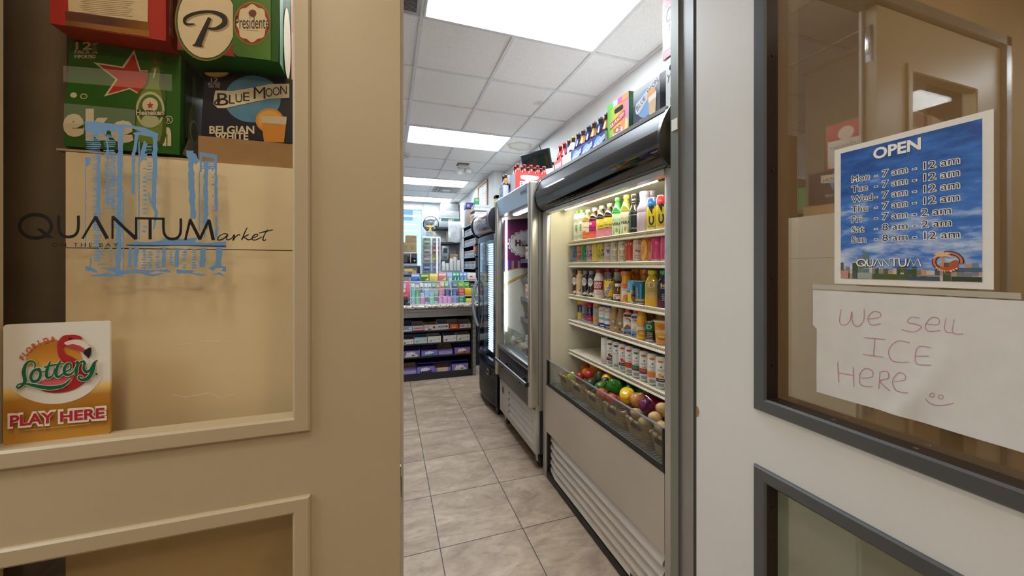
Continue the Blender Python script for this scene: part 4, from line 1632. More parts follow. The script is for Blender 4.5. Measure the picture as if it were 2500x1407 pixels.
PEN = ink((192, 132, 150))
d = Dec(mb, hw, eps=0.0001)
for stv in ([(620, 325), (614, 375), (630, 390), (655, 375), (664, 335), (668, 380), (690, 395), (712, 370), (714, 325)],
			[(728, 365), (775, 358), (778, 340), (752, 335), (730, 360), (742, 388), (782, 384)],
			[(938, 362), (905, 358), (890, 378), (930, 388), (945, 400), (915, 418), (866, 408)],
			[(962, 385), (1012, 388), (1016, 365), (988, 360), (962, 390), (975, 415), (1024, 412)],
			[(1046, 362), (1040, 405), (1052, 420), (1074, 420)], [(1080, 368), (1072, 412), (1085, 426), (1118, 426)],
			[(712, 440), (800, 448)], [(758, 445), (752, 512)], [(708, 508), (792, 520)],
			[(900, 462), (850, 455), (815, 490), (830, 535), (898, 540)],
			[(985, 482), (935, 478), (922, 515), (930, 548), (988, 552)], [(926, 516), (978, 516)],
			[(606, 538), (612, 622)], [(668, 560), (672, 640)], [(610, 582), (670, 594)],
			[(700, 605), (745, 600), (745, 575), (718, 566), (696, 590), (700, 632), (748, 640)],
			[(778, 578), (772, 650)], [(778, 580), (808, 578), (812, 605), (778, 618), (820, 658)],
			[(836, 618), (880, 612), (878, 590), (852, 585), (830, 618), (845, 655), (898, 664)],
			[(968, 688), (985, 708), (1020, 716), (1060, 712), (1080, 706)]):
	d.ribbon(stv, [2.6, 3.6, 3.0], PEN, 0, smooth=6)
mb.obj('handwriting', root)
for x, y in ((994, 674), (1028, 682)):
	mb = MB(60)
	Dec(mb, hw, eps=0.0001).ribbon([(x + 10 * math.cos(a), y + 8 * math.sin(a)) for a in [2 * PI * k / 14 for k in range(14)]], 3, PEN, 0, closed=True)
	mb.obj('drawn_eye', root)
# ================================================================ open display fridge (right of the doorway)
FX, FY0, FY1 = 1.036, 1.142, 2.405        # front plane, right end, left end
LINER = M((226, 220, 200), 0.45, var=0.02, scale=3)
LINERG = M((196, 194, 186), 0.5, var=0.02, scale=3)
LIP = M((232, 226, 204), 0.4, var=0.02)
RUB = M((26, 27, 28), 0.5)
HOOD = M((12, 13, 15), 0.05, var=0.3, scale=5, spec=0.8, coat=0.6)
HOODM = M((24, 25, 27), 0.5, var=0.25, scale=9, stretch=(1, 0.4, 6), spec=0.4)
root = thing('open_display_fridge', 'stainless open-front display fridge of drinks and produce just inside the doorway', 'fridge', (1.42, 1.77, 0))
fridge1 = root
mb = MB()
mb.box((FX + 0.03, FY0, 0.06), (1.80, FY0 + 0.03, 2.06), STEEL)
mb.box((FX + 0.03, FY1 - 0.03, 0.06), (1.80, FY1, 2.06), STEEL)
mb.box((1.77, FY0, 0.06), (1.80, FY1, 2.06), STEEL)
mb.box((FX + 0.02, FY0, 2.04), (1.80, FY1, 2.065), STEEL)
mb.box((FX + 0.08, FY0 + 0.03, 0.06), (1.77, FY1 - 0.03, 0.10), RUB)
mb.obj('cabinet_shell', root)
mb = MB()   # liner
mb.box((FX + 0.03, 2.336, 0.6), (1.77, 2.375, 1.93), LINER)
mb.box((FX + 0.03, FY0 + 0.03, 0.6), (1.77, 1.188, 1.93), LINER)
mb.box((1.72, 1.188, 0.6), (1.77, 2.336, 1.93), LINERG)
mb.box((FX + 0.06, 1.188, 1.90), (1.72, 2.336, 1.93), LINER)
mb.box((FX + 0.02, 1.188, 0.58), (1.72, 2.336, 0.655), LINERG)
mb.obj('liner', root)
for y0, y1 in ((2.336, FY1), (FY0, 1.188)):
	mb = MB()
	mb.box((FX, y0, 0.0), (FX + 0.03, y1, 1.86), STEEL, 0.004)
	mb.obj('corner_post', root)
mb = MB()
mb.box((FX, 1.188, 0.322), (FX + 0.02, 2.336, 0.648), M((196, 190, 180), 0.34, 0.5, var=0.05, scale=2.2))
mb.box((FX - 0.002, 1.188, 0.641), (FX + 0.02, 2.336, 0.647), CHROME)
mb.obj('front_panel', root)
# low front glass in a black channel
mb = MB()
mb.box((FX + 0.004, 1.19, 0.655), (FX + 0.010, 2.334, 0.819), pane('fridge_front_glass', (232, 236, 234), 0.07))
mb.obj('front_glass', root)
mb = MB()
mb.box((FX - 0.002, 1.188, 0.6475), (FX + 0.016, 2.336, 0.662), RUB)
mb.box((FX - 0.001, 1.19, 0.66), (FX + 0.014, 1.200, 0.822), RUB)
mb.box((FX - 0.001, 2.314, 0.66), (FX + 0.014, 2.334, 0.822), RUB)
mb.obj('glass_channel', root)
mb = MB()
mb.box((FX + 0.002, 1.19, 0.819), (FX + 0.012, 2.334, 0.823), M((150, 158, 176), 0.15, 0.4))
mb.obj('glass_edge', root)
# louvres
mb = MB()
mb.box((FX + 0.06, 1.188, 0.02), (FX + 0.075, 2.336, 0.32), RUB)
mb.box((FX, 1.188, 0.012), (FX + 0.06, 2.336, 0.05), RUB)
mb.box((FX, 2.322, 0.04), (FX + 0.06, 2.336, 0.32), RUB)
mb.obj('grille_recess', root)
SLAT = M((222, 221, 217), 0.33, 0.6, var=0.02)
for k in range(5):
	z = 0.058 + k * 0.0515
	mb = MB()
	prof = [(FX + 0.05, z + 0.052), (FX + 0.018, z + 0.046), (FX - 0.002, z + 0.018), (FX - 0.002, z + 0.004), (FX + 0.004, z + 0.002), (FX + 0.006, z + 0.014), (FX + 0.022, z + 0.038), (FX + 0.05, z + 0.044)]
	mb.prism(prof, lambda x, y, h: Vector((x + 0.02 * max(0.0, (h - 2.2) / 0.12) ** 2, h, y)), 1.196, 2.2, SLAT)
	mb.prism(prof, lambda x, y, h: Vector((x + (0.02 if h > 2.25 else 0), h, y)), 2.2, 2.312, SLAT)
	mb.obj('louvre_slat', root)
# maker's plate on the lowest slat
mb = MB()
d = Dec(mb, left_fn(FX - 0.0024, 1.405, 0.064))
d.rect(0, 0, 0.165, 0.024, ink((222, 216, 180)), 0)
d.rect(0.004, 0.003, 0.03, 0.021, BLACK, 1)
d.rect(0.062, 0.003, 0.161, 0.021, BLACK, 1)
d.text('1BLU', 0.034, 0.013, 0.058, 0.021, BLACK, 1)
d.text('5000', 0.034, 0.004, 0.058, 0.011, BLACK, 1)
d.text('TRUE', 0.07, 0.0055, 0.155, 0.0185, ink((232, 228, 200)), 2, bold=0.05)
mb.obj('rating_label', root)
# hood
prof = [(FX + 0.03, 2.09), (FX + 0.0, 2.088), (FX - 0.02, 2.07), (FX - 0.045, 2.025), (FX - 0.058, 1.985), (FX - 0.0615, 1.955), (FX - 0.059, 1.925), (FX - 0.048, 1.893), (FX - 0.026, 1.868), (FX, 1.856), (FX + 0.03, 1.856)]
mb = MB()
P = [Vector((p[0], p[1])) for p in prof]
cv = cr([(p.x, p.y) for p in P], 4)
up = [p for p in cv if p.y > 1.99]
dn = [p for p in cv if p.y <= 1.992]
dn = [up[-1]] + dn
for pts, m in ((up, HOODM), (dn, HOOD)):
	vs, fs = [], []
	for p in pts:
		vs += [(p.x, FY0 + 0.012, p.y), (p.x, FY1 - 0.012, p.y)]
	for i in range(len(pts) - 1):
		fs.append((2 * i, 2 * i + 2, 2 * i + 3, 2 * i + 1))
	mb.add(vs, fs, m)
mb.box((FX + 0.025, FY0 + 0.012, 1.86), (FX + 0.03, FY1 - 0.012, 2.09), RUB)
mb.obj('hood', root)
mb = MB()
mb.box((FX - 0.021, FY0 + 0.014, 2.074), (FX + 0.03, FY1 - 0.014, 2.0915), M((206, 208, 208), 0.25, 0.9))
mb.obj('hood_top_edge', root)
for y0, y1 in ((FY0 - 0.004, FY0 + 0.012), (FY1 - 0.012, FY1 + 0.002)):
	mb = MB()
	out = [(FX - 0.012 + (p.x - FX + 0.012) * 1.09, 1.972 + (p.y - 1.972) * 1.06) for p in cv]
	mb.prism(out, lambda x, y, h: Vector((x, h, y)), y0, y1, M((30, 33, 38), 0.25, coat=0.6))
	mb.obj('hood_end_cap', root)
mb = MB()
mb.box((FX - 0.004, 1.188, 1.834), (FX + 0.04, 2.336, 1.856), M((206, 208, 210), 0.3, 0.8))
mb.obj('hood_lower_trim', root)
mb = MB()
d = Dec(mb, lambda a, b, h: Vector((FX - 0.030 - h, 1.53 - a, 2.05 + b)) + Vector((-0.56 * -b, 0, 0)))
d.disc(0, 0.0, 0.013, ink((216, 216, 206)), 3, 0.016)
d.ribbon([(0.006 * math.cos(a), 0.008 * math.sin(a)) for a in [2 * PI * k / 12 for k in range(12)]], 0.002, ink((150, 150, 140)), 4, closed=True)
mb.obj('sticker', root)
# fluorescent tube
mb = MB()
mb.tube([(1.16, 1.36, 1.868), (1.16, 2.285, 1.868)], 0.0125, emis((255, 250, 224), TUBE_LIGHT), 14)
mb.obj('lamp_tube', root)
for y in (1.335, 2.285):
	mb = MB()
	mb.tube([(1.16, y, 1.868), (1.16, y + 0.025, 1.868)], 0.017, M((120, 112, 96), 0.3, 0.6), 16)
	mb.box((1.15, y, 1.868), (1.17, y + 0.024, 1.9), M((200, 196, 186), 0.4))
	mb.obj('lamp_holder', root)
# shelves
SHX = 1.192
SHZ = [1.640, 1.490, 1.272, 1.094, 0.884]
HOLE = M((120, 112, 92), 0.7)
for k, z in enumerate(SHZ):
	mb = MB()
	mb.box((SHX + 0.012, 1.20, z - 0.022), (1.715, 2.31, z - 0.002), M((214, 210, 196), 0.45))
	if k == 4:
		for q in range(46):
			x = SHX + 0.02 + q * 0.0107
			mb.box((x, 1.2, z - 0.002), (x + 0.004, 2.31, z + 0.001), LIP)
	sh = mb.obj('shelf', root)
	mb = MB()
	prof = [(SHX + 0.012, z), (SHX + 0.003, z + 0.004), (SHX, z), (SHX + 0.002, z - 0.004), (SHX + 0.005, z - 0.006), (SHX + 0.005, z - 0.018), (SHX + 0.001, z - 0.021), (SHX, z - 0.026), (SHX + 0.004, z - 0.030), (SHX + 0.012, z - 0.028)]
	mb.prism(prof, lambda x, y, h: Vector((x, h, y)), 1.198, 2.312, LIP)
	for q in range(100):
		y = 1.205 + q * 0.0111
		mb.box((SHX + 0.0042, y, z - 0.0145), (SHX + 0.0052, y + 0.0052, z - 0.0095), HOLE)
	mb.obj('price_rail', sh)
	mb = MB()
	pts = [(SHX + 0.01, z - 0.03), (SHX + 0.03, z - 0.075), (SHX + 0.12, z - 0.09), (1.7, z - 0.11), (1.7, z - 0.02), (SHX + 0.01, z - 0.004)]
	mb.prism(pts, lambda x, y, h: Vector((x, h, y)), 2.3125, 2.316, M((212, 210, 204), 0.5))
	mb.obj('shelf_bracket', sh)
mb = MB()
mb.box((1.705, 2.24, 0.66), (1.719, 2.275, 1.89), LINERG)
for q in range(60):
	mb.box((1.7035, 2.252, 0.69 + q * 0.0198), (1.7055, 2.262, 0.70 + q * 0.0198), M((84, 84, 80), 0.8))
mb.obj('shelf_upright', root)
# produce deck: wire floor of the well
mb = MB()
for q in range(60):
	mb.box((FX + 0.03, 1.2 + q * 0.0187, 0.656), (1.70, 1.206 + q * 0.0187, 0.661), M((176, 178, 178), 0.4, 0.5))
mb.box((FX + 0.03, 1.195, 0.6555), (1.705, 2.33, 0.657), M((120, 122, 122), 0.5, 0.3))
mb.obj('deck_rack', root)
mb = MB()   # sloped riser behind the produce
mb.box((1.50, 1.2, 0.662), (1.715, 2.32, 0.74), LINERG)
mb.obj('rear_riser', root)

# ================================================================ grab-and-go fridge with lift handle
GX, GY0, GY1 = 0.965, 2.425, 3.335
STEELD = M((92, 92, 95), 0.34, 0.85, var=0.06, scale=3)
root = thing('merchandiser_fridge', 'silver merchandiser fridge with a bar handle, second from the doorway', 'fridge', (1.35, 2.88, 0))
fridge2 = root
mb = MB()
mb.box((1.0, GY0 + 0.002, 0.43), (1.78, GY0 + 0.03, 2.08), STEEL)
mb.box((1.0, GY1 - 0.03, 0.43), (1.78, GY1, 2.08), STEEL)
mb.box((1.70, GY0, 0.11), (1.78, GY1, 2.08), STEEL)
mb.box((1.0, GY0, 2.05), (1.78, GY1, 2.08), STEEL)
mb.box((1.03, GY0 + 0.01, 0.11), (1.7, GY1 - 0.01, 0.43), M((52, 52, 54), 0.6))
mb.obj('cabinet_shell', root)
for y0, y1 in ((GY0, GY0 + 0.055), (GY1 - 0.04, GY1)):
	mb = MB()
	mb.box((0.945, y0, 0.45), (1.03, y1, 2.085), M((196, 194, 188), 0.3, 0.85, var=0.03, scale=4), 0.022, 4)
	mb.obj('corner_post', root)
mb = MB()   # header, slightly sloped
prof = [(0.972, 1.935), (0.95, 2.075), (0.957, 2.085), (1.03, 2.085), (1.03, 1.935)]
mb.prism(prof, lambda x, y, h: Vector((x, h, y)), GY0 + 0.056, GY1 - 0.041, brushed((190, 192, 194), 0.3, 'Y', 0.9))
hd = mb.obj('header', root)
mb = MB()
d = Dec(mb, lambda a, b, h: Vector((0.9605 - h - b * 0.157, 2.66 - a, 2.008 + b)))
d.rect(0, 0, 0.135, 0.038, CHROME, 2)
d.rect(0.004, 0.004, 0.131, 0.034, M((150, 154, 158), 0.3, 0.8), 3)
d.text('TURBO AIR', 0.014, 0.011, 0.121, 0.027, DARKGREY, 4)
mb.obj('badge', hd)
mb = MB()
mb.box((1.03, GY0 + 0.03, 0.70), (1.7, GY0 + 0.05, 2.05), LINER)
mb.box((1.03, GY1 - 0.05, 0.70), (1.7, GY1 - 0.03, 2.05), LINER)
mb.box((1.66, GY0 + 0.05, 0.70), (1.70, GY1 - 0.05, 2.05), M((206, 208, 208), 0.4))
mb.box((1.03, GY0 + 0.05, 1.97), (1.66, GY1 - 0.05, 2.0), M((90, 96, 102), 0.4))
mb.box((1.03, GY0 + 0.05, 0.70), (1.66, GY1 - 0.05, 0.725), M((216, 216, 212), 0.4))
mb.obj('liner', root)
# printed graphic on the inner left wall
YW = GY1 - 0.051
mb = MB()
d = Dec(mb, pix_y(YW, 0.1989, 0.1989, 1200, 480))
PURP = gradient([(0, (108, 34, 84)), (0.6, (128, 50, 100)), (1, (70, 26, 60))], 'Z', 1.6, 1.9, 0.35)
d.poly([(150, 290), (640, 250), (640, 780), (150, 790)], PURP, 0)
d.poly([(150, 780), (640, 770), (640, 900), (150, 930)], ink((84, 44, 116)), 1)
d.poly([(170, 785), (205, 785), (205, 905), (170, 915)], ink((150, 112, 146)), 2)
d.poly([(246, 788), (276, 788), (276, 890), (246, 895)], ink((164, 122, 92)), 2)
d.poly([(322, 788), (352, 788), (352, 880), (322, 884)], ink((164, 122, 92)), 2)
d.poly(cr([(150, 925), (300, 890), (460, 880), (640, 884)], 6) + [Vector((640, 1700)), Vector((150, 1700))], ink((204, 204, 190)), 3)
d.ribbon([(150, 925), (300, 888), (460, 878), (640, 882)], 12, ink((190, 150, 64)), 4, smooth=6)
d.ribbon([(150, 1100), (230, 1040), (340, 985), (480, 930), (640, 900)], [14, 22, 16, 10], ink((190, 150, 64)), 4, smooth=6)
d.ribbon([(150, 1130), (230, 1060), (350, 1000), (500, 935)], [4, 10, 6], ink((150, 112, 40)), 5, smooth=6)
cx, cy = 440, 580
badge = [(cx + (235 + 9 * math.cos(20 * a)) * math.cos(a), cy + (165 + 9 * math.cos(20 * a)) * math.sin(a)) for a in [2 * PI * k / 160 for k in range(160)]]
d.poly(badge, ink((226, 226, 228)), 4)
d.ribbon([(cx + (p[0] - cx) * 0.92, cy + (p[1] - cy) * 0.92) for p in badge], 6, ink((110, 84, 100)), 5, closed=True)
d.text('Hot', 292, 612, 450, 530, ink((112, 48, 60)), 5, bold=0.06)
mb.obj('wall_graphic', root)
# LED strip at the front left and the shelf-edge LED at the top
mb = MB()
mb.box((1.033, GY1 - 0.075, 0.86), (1.048, GY1 - 0.052, 1.93), emis((240, 248, 255), LED_LIGHT))
mb.obj('led_strip', root)
mb = MB()
mb.box((1.0, GY1 - 0.0505, 0.86), (1.05, GY1 - 0.042, 1.94), CHROME)
mb.obj('led_channel', root)
mb = MB()
mb.box((1.06, GY0 + 0.07, 1.925), (1.10, GY1 - 0.2, 1.94), emis((240, 248, 255), LED_LIGHT))
mb.box((1.05, GY0 + 0.06, 1.94), (1.115, GY1 - 0.18, 1.97), M((200, 204, 206), 0.4))
mb.box((1.058, GY0 + 0.22, 1.918), (1.102, GY0 + 0.25, 1.94), WHITE)
mb.obj('led_canopy', root)
G2Z = [1.70, 1.53, 1.36, 1.175, 0.985]
for z in G2Z:
	mb = MB()
	mb.box((1.19, GY0 + 0.055, z - 0.012), (1.655, GY1 - 0.06, z), M((150, 154, 158), 0.35, 0.5))
	sh = mb.obj('shelf', root)
	mb = MB()
	mb.box((1.184, GY0 + 0.055, z - 0.032), (1.19, GY1 - 0.06, z + 0.006), M((104, 110, 116), 0.35, 0.4))
	mb.obj('price_rail', sh)
mb = MB()
mb.prism([(1.03, 0.735), (1.036, 0.735), (1.036, 0.912), (1.03, 0.912)], lambda x, y, h: Vector((x, h, y)), GY0 + 0.057, GY1 - 0.055, pane('fridge_front_glass', (232, 236, 234), 0.07))
mb.obj('front_glass', root)
mb = MB()
mb.prism([(1.03, 0.745), (0.985, 0.752), (0.965, 0.742), (0.958, 0.725), (0.962, 0.708), (0.985, 0.70), (1.03, 0.70)], lambda x, y, h: Vector((x, h, y)), GY0 + 0.056, GY1 - 0.041, M((176, 178, 180), 0.22, 0.9, var=0.03))
mb.obj('sill_rail', root)
mb = MB()
mb.box((0.972, GY0 + 0.056, 0.432), (1.03, GY1 - 0.041, 0.70), STEELD, 0.006)
mb.obj('front_panel', root)
mb = MB()
mb.tube([(0.935, 2.452, 0.618), (0.935, 3.25, 0.618)], 0.015, M((150, 150, 150), 0.25, 0.95), 18)
mb.tube([(0.935, 2.450, 0.618), (0.935, 2.46, 0.618)], 0.0165, RUB, 18)
bar = mb.obj('bar_handle', root)
for y in (2.6, 3.05):
	mb = MB()
	mb.box((0.94, y - 0.012, 0.608), (0.975, y + 0.012, 0.628), RUB, 0.003)
	mb.box((0.928, y - 0.008, 0.588), (0.944, y + 0.008, 0.61), RUB, 0.003)
	mb.obj('handle_bracket', bar)
mb = MB()
mb.box((0.993, GY0 + 0.012, 0.114), (1.03, GY1 - 0.004, 0.432), M((198, 198, 194), 0.38, 0.35, var=0.03, scale=4), 0.008)
gp = mb.obj('base_panel', root)
for k in range(4):
	z = 0.175 + k * 0.055
	mb = MB()
	mb.prism([(0.9935, z), (0.986, z + 0.002), (0.9835, z + 0.012), (0.9935, z + 0.034)], lambda x, y, h: Vector((x, h, y)), 2.475, 3.03, M((214, 216, 214), 0.3, 0.3))
	mb.box((0.9885, 3.03, z), (0.9936, 3.045, z + 0.034), RUB)
	mb.obj('louvre', gp)
mb = MB()
d = Dec(mb, left_fn(0.993, 3.22, 0.33))
d.disc(0, 0, 0.034, M((120, 112, 104), 0.3, 0.7), 0, 0.036)
d.disc(0, 0, 0.027, M((46, 44, 42), 0.3, 0.5), 1, 0.029)
mb.obj('badge', gp)
mb = MB()
mb.box((0.9965, 2.47, 0.4325), (1.015, 2.60, 0.4345), ink((206, 190, 40)))
mb.obj('caution_label', root)

def caster(x, y, z, parent, r=0.045):
	mb = MB()
	mb.T = Matrix.Translation((x, y, r)) @ Matrix.Rotation(PI / 2, 4, 'Y')
	mb.lathe([(r - 0.008, -0.016), (r, -0.011), (r, 0.011), (r - 0.008, 0.016)], RUB, 24)
	mb.lathe([(0.012, -0.019), (0.016, -0.016), (0.016, 0.016), (0.012, 0.019)], CHROME, 14)
	wh = mb.obj('caster', parent)
	mb = MB()
	for s in (-1, 1):
		mb.box((x + s * 0.02 - 0.002, y - 0.016, r - 0.01), (x + s * 0.02 + 0.002, y + 0.03, z), CHROME)
	mb.box((x - 0.028, y - 0.02, z - 0.004), (x + 0.028, y + 0.04, z), CHROME)
	mb.obj('caster_fork', wh)

for y in (2.50, 3.27):
	for x in (1.055, 1.68):
		caster(x, y, 0.1105, root)

# ================================================================ ice-cream fridge with a curved black front
HY0, HY1 = 3.452, 4.19
root = thing('ice_cream_fridge', 'narrow black glass-door ice cream fridge, farthest of the three fridges', 'fridge', (1.35, 3.82, 0))
fridge3 = root
BK = M((24, 26, 30), 0.28, var=0.05, coat=0.3)
BKM = M((44, 46, 50), 0.35, 0.3, var=0.05)

def bow(y, amp=0.05):
	t = (y - (HY0 + HY1) / 2) / ((HY1 - HY0) / 2)
	return 1.005 - amp * (1 - t * t)

mb = MB()
mb.box((1.005, HY0, 0.10), (1.66, HY0 + 0.03, 1.98), BK)
mb.box((1.005, HY1 - 0.03, 0.10), (1.66, HY1, 1.98), BK)
mb.box((1.62, HY0 + 0.03, 0.10), (1.66, HY1 - 0.03, 1.98), BK)
mb.box((1.02, HY0, 1.94), (1.66, HY1, 1.985), BK)
mb.box((1.03, HY0 + 0.03, 0.42), (1.62, HY1 - 0.03, 0.45), BK)
mb.obj('cabinet_shell', root)
mb = MB()
mb.box((1.05, HY0 + 0.03, 0.45), (1.62, HY0 + 0.045, 1.94), M((222, 228, 232), 0.3))
mb.box((1.05, HY1 - 0.045, 0.45), (1.62, HY1 - 0.03, 1.94), M((222, 228, 232), 0.3))
mb.box((1.60, HY0 + 0.045, 0.45), (1.62, HY1 - 0.045, 1.94), M((222, 228, 232), 0.3))
mb.obj('liner', root)

def bowed(z0, z1, y0, y1, m, amp=0.05, thick=0.02, off=0.0, n=14):
	mb = MB()
	vs, fs = [], []
	for i in range(n + 1):
		y = y0 + (y1 - y0) * i / n
		x = bow(y, amp) + off
		vs += [(x, y, z0), (x, y, z1), (x + thick, y, z1), (x + thick, y, z0)]
	for i in range(n):
		for k in range(4):
			fs.append((4 * i + k, 4 * i + (k + 1) % 4, 4 * i + 4 + (k + 1) % 4, 4 * i + 4 + k))
	fs += [(0, 3, 2, 1), (4 * n, 4 * n + 1, 4 * n + 2, 4 * n + 3)]
	mb.add(vs, fs, m)
	return mb

# door
mb = bowed(0.46, 0.52, HY0 + 0.004, HY1 - 0.004, BK, 0.03, 0.03, -0.012)
mb2 = bowed(1.73, 1.79, HY0 + 0.004, HY1 - 0.004, BKM, 0.03, 0.03, -0.012)
o = mb
o.add(mb2.V, mb2.F, mb2.mats[0])
o.box((0.985, HY0 + 0.004, 0.46), (1.02, HY0 + 0.055, 1.79), M((30, 44, 60), 0.25, coat=0.3))
o.box((0.985, HY1 - 0.055, 0.46), (1.02, HY1 - 0.004, 1.79), BK)
dr3 = o.obj('glass_door', root)
bowed(0.52, 1.73, HY0 + 0.055, HY1 - 0.055, pane('ice_cream_glass', (206, 222, 232), 0.16), 0.03, 0.006, -0.006).obj('door_glass', dr3)
mb = MB()
mb.tube(cr([(0.975, HY1 - 0.05, 1.30), (0.935, HY1 - 0.045, 1.22), (0.915, HY1 - 0.04, 1.07), (0.935, HY1 - 0.045, 0.90), (0.975, HY1 - 0.05, 0.78)], 6), 0.017, M((186, 190, 196), 0.25, 0.6), 14)
mb.obj('door_handle', dr3)
for k in range(26):
	z = 0.54 + k * 0.046
	mb = MB()
	mb.box((1.06, HY0 + 0.05, z), (1.075, HY1 - 0.05, z + 0.006), M((235, 240, 244), 0.25, 0.3))
	mb.box((1.06, HY0 + 0.05, z - 0.002), (1.45, HY1 - 0.05, z), pane('wire_shelf_haze', (236, 242, 246), 0.1))
	mb.obj('wire_shelf', root)
for y in (HY0 + 0.07, HY0 + 0.30, HY0 + 0.345, HY0 + 0.39, HY0 + 0.435):
	mb = MB()
	for k in range(48):
		mb.box((1.035, y, 0.56 + k * 0.0242), (1.047, y + 0.018, 0.572 + k * 0.0242), emis((232, 244, 255), LED_LIGHT * 1.6))
	mb.box((1.047, y - 0.004, 0.54), (1.052, y + 0.022, 1.74), WHITE)
	mb.obj('led_strip', root)
# sign box
mb = MB()
lens = [(0.0, 1.80), (-0.055, 1.83), (-0.085, 1.90), (-0.085, 1.965), (-0.055, 2.02), (0.0, 2.045)]
cvl = cr(lens, 4)
vs, fs = [], []
n = 14
for i in range(n + 1):
	y = HY0 - 0.004 + (HY1 - HY0 + 0.008) * i / n
	for p in cvl:
		vs.append((bow(y, 0.02) + p.x, y, p.y))
L = len(cvl)
for i in range(n):
	for k in range(L - 1):
		fs.append((i * L + k, i * L + k + 1, (i + 1) * L + k + 1, (i + 1) * L + k))
BURG = M((96, 26, 40), 0.22, var=0.1, scale=3, coat=0.3)
mb.add(vs, fs, BURG)
mb.box((1.0, HY0, 1.80), (1.05, HY1, 2.045), BKM)
sg = mb.obj('sign_box', root)
for y0, y1 in ((HY0 - 0.022, HY0 - 0.004), (HY1 + 0.004, HY1 + 0.018)):
	mb = MB()
	mb.prism([(1.005 + (p.x) * 1.12 - 0.002, 1.9225 + (p.y - 1.9225) * 1.08) for p in cvl] + [(1.05, 2.055), (1.05, 1.79)], lambda x, y, h: Vector((x, h, y)), y0, y1, M((70, 74, 80), 0.25, 0.5))
	mb.obj('sign_end_cap', sg)
mb = MB()

def sgn(a, b, h):
	y = HY1 - 0.06 - a
	z = 1.88 + b
	t = min(range(len(cvl)), key=lambda q: abs(cvl[q].y - z))
	k = min(max(t, 1), len(cvl) - 2)
	p, q = (cvl[k], cvl[k + 1]) if z > cvl[k].y else (cvl[k - 1], cvl[k])
	f = (z - p.y) / max(1e-5, q.y - p.y)
	return Vector((bow(y, 0.02) + p.x + (q.x - p.x) * f - 0.002 - h, y, z))

d = Dec(mb, sgn)
d.text('Häagen-Dazs', 0.03, 0.0, 0.6, 0.085, ink((232, 228, 226)), 0, bold=0.03)
d.ribbon([(0.03, -0.018), (0.6, -0.018)], 0.005, ink((170, 110, 110)), 0)
d.ribbon([(0.05, -0.04), (0.58, -0.04)], 0.004, ink((150, 80, 84)), 0)
mb.obj('sign_lettering', sg)
# curved base grille
bowed(0.08, 0.45, HY0 + 0.002, HY1 - 0.002, BKM, 0.05, 0.02).obj('base_grille', root)
for k in range(8):
	z = 0.11 + k * 0.030
	bowed(z, z + 0.012, HY0 + 0.05, HY1 - 0.05, M((10, 10, 12), 0.4), 0.05, 0.004, -0.0025).obj('grille_slot', root)
mb = MB()
mb.ball((bow(3.66) - 0.002, 3.66, 0.385), (0.012, 0.075, 0.034), M((86, 90, 96), 0.2, 0.6))
mb.ball((bow(3.66) - 0.01, 3.66, 0.392), (0.01, 0.045, 0.02), BK)
mb.obj('badge', root)
mb = MB()
mb.box((1.01, HY0 + 0.01, 0.012), (1.6, HY0 + 0.05, 0.1), BK)
mb.box((1.01, HY1 - 0.05, 0.012), (1.6, HY1 - 0.01, 0.1), BK)
mb.obj('plinth', root)
for y in (3.51, 4.13):
	caster(1.08, y, 0.099, root, 0.035)

# ================================================================ counter
CY = 4.85
WOODG = M((136, 129, 121), 0.55, var=0.35, scale=2.2, stretch=(1, 6, 14))
WOODD = M((38, 38, 40), 0.6, var=0.25, scale=3, stretch=(1, 6, 14))

def granite():
	m, n, l, p = newmat('granite')
	tc = n.new('ShaderNodeTexCoord')
	v = n.new('ShaderNodeTexVoronoi')
	v.inputs['Scale'].default_value = 70
	l.new(tc.outputs['Object'], v.inputs['Vector'])
	nz = n.new('ShaderNodeTexNoise')
	nz.inputs['Scale'].default_value = 45
	nz.inputs['Detail'].default_value = 4
	l.new(tc.outputs['Object'], nz.inputs['Vector'])
	mx = n.new('ShaderNodeMath')
	mx.operation = 'ADD'
	mm = n.new('ShaderNodeMath')
	mm.operation = 'MULTIPLY'
	mm.inputs[1].default_value = 0.5
	l.new(v.outputs['Color'], mm.inputs[0])
	l.new(mm.outputs[0], mx.inputs[0])
	l.new(nz.outputs[0], mx.inputs[1])
	r = n.new('ShaderNodeValToRGB')
	e = r.color_ramp.elements
	e.new(0.5)
	e.new(0.7)
	for k, (pos, c) in enumerate([(0.45, (34, 30, 28)), (0.62, (120, 106, 92)), (0.8, (196, 184, 168)), (0.95, (222, 214, 202))]):
		e[k].position = pos
		e[k].color = rgb(c)
	l.new(mx.outputs[0], r.inputs[0])
	l.new(r.outputs[0], p.inputs['Base Color'])
	p.inputs['Roughness'].default_value = 0.22
	return m

CX0, CX1 = -1.6, 1.105
CTOP = 0.965
root = thing('sales_counter', 'sales counter with granite top, grey wood front and black candy shelves', 'counter', ((CX0 + CX1) / 2, 5.15, 0))
counter = root
mb = MB()
mb.box((CX0, 4.77, 0.925), (CX1 + 0.02, 5.45, CTOP), granite(), 0.014, 3)
mb.obj('countertop', root)
mb = MB()
mb.box((CX0, 4.80, 0.815), (CX1, 4.835, 0.924), WOODG)
mb.obj('apron', root)
mb = MB()
mb.box((CX0, 5.28, 0.0), (CX1, 5.31, 0.924), M((14, 15, 18), 0.6))
mb.box((CX1 - 0.04, 4.83, 0.0), (CX1, 5.28, 0.924), WOODG)
mb.box((CX0, 4.83, 0.0), (CX0 + 0.04, 5.28, 0.924), WOODG)
mb.box((CX0, 4.84, 0.0), (CX1 - 0.04, 4.87, 0.07), WOODD)
mb.box((CX1 - 0.055, 4.85, 0.07), (CX1 - 0.041, 4.87, 0.81), M((60, 60, 62), 0.5))
mb.obj('carcass', root)
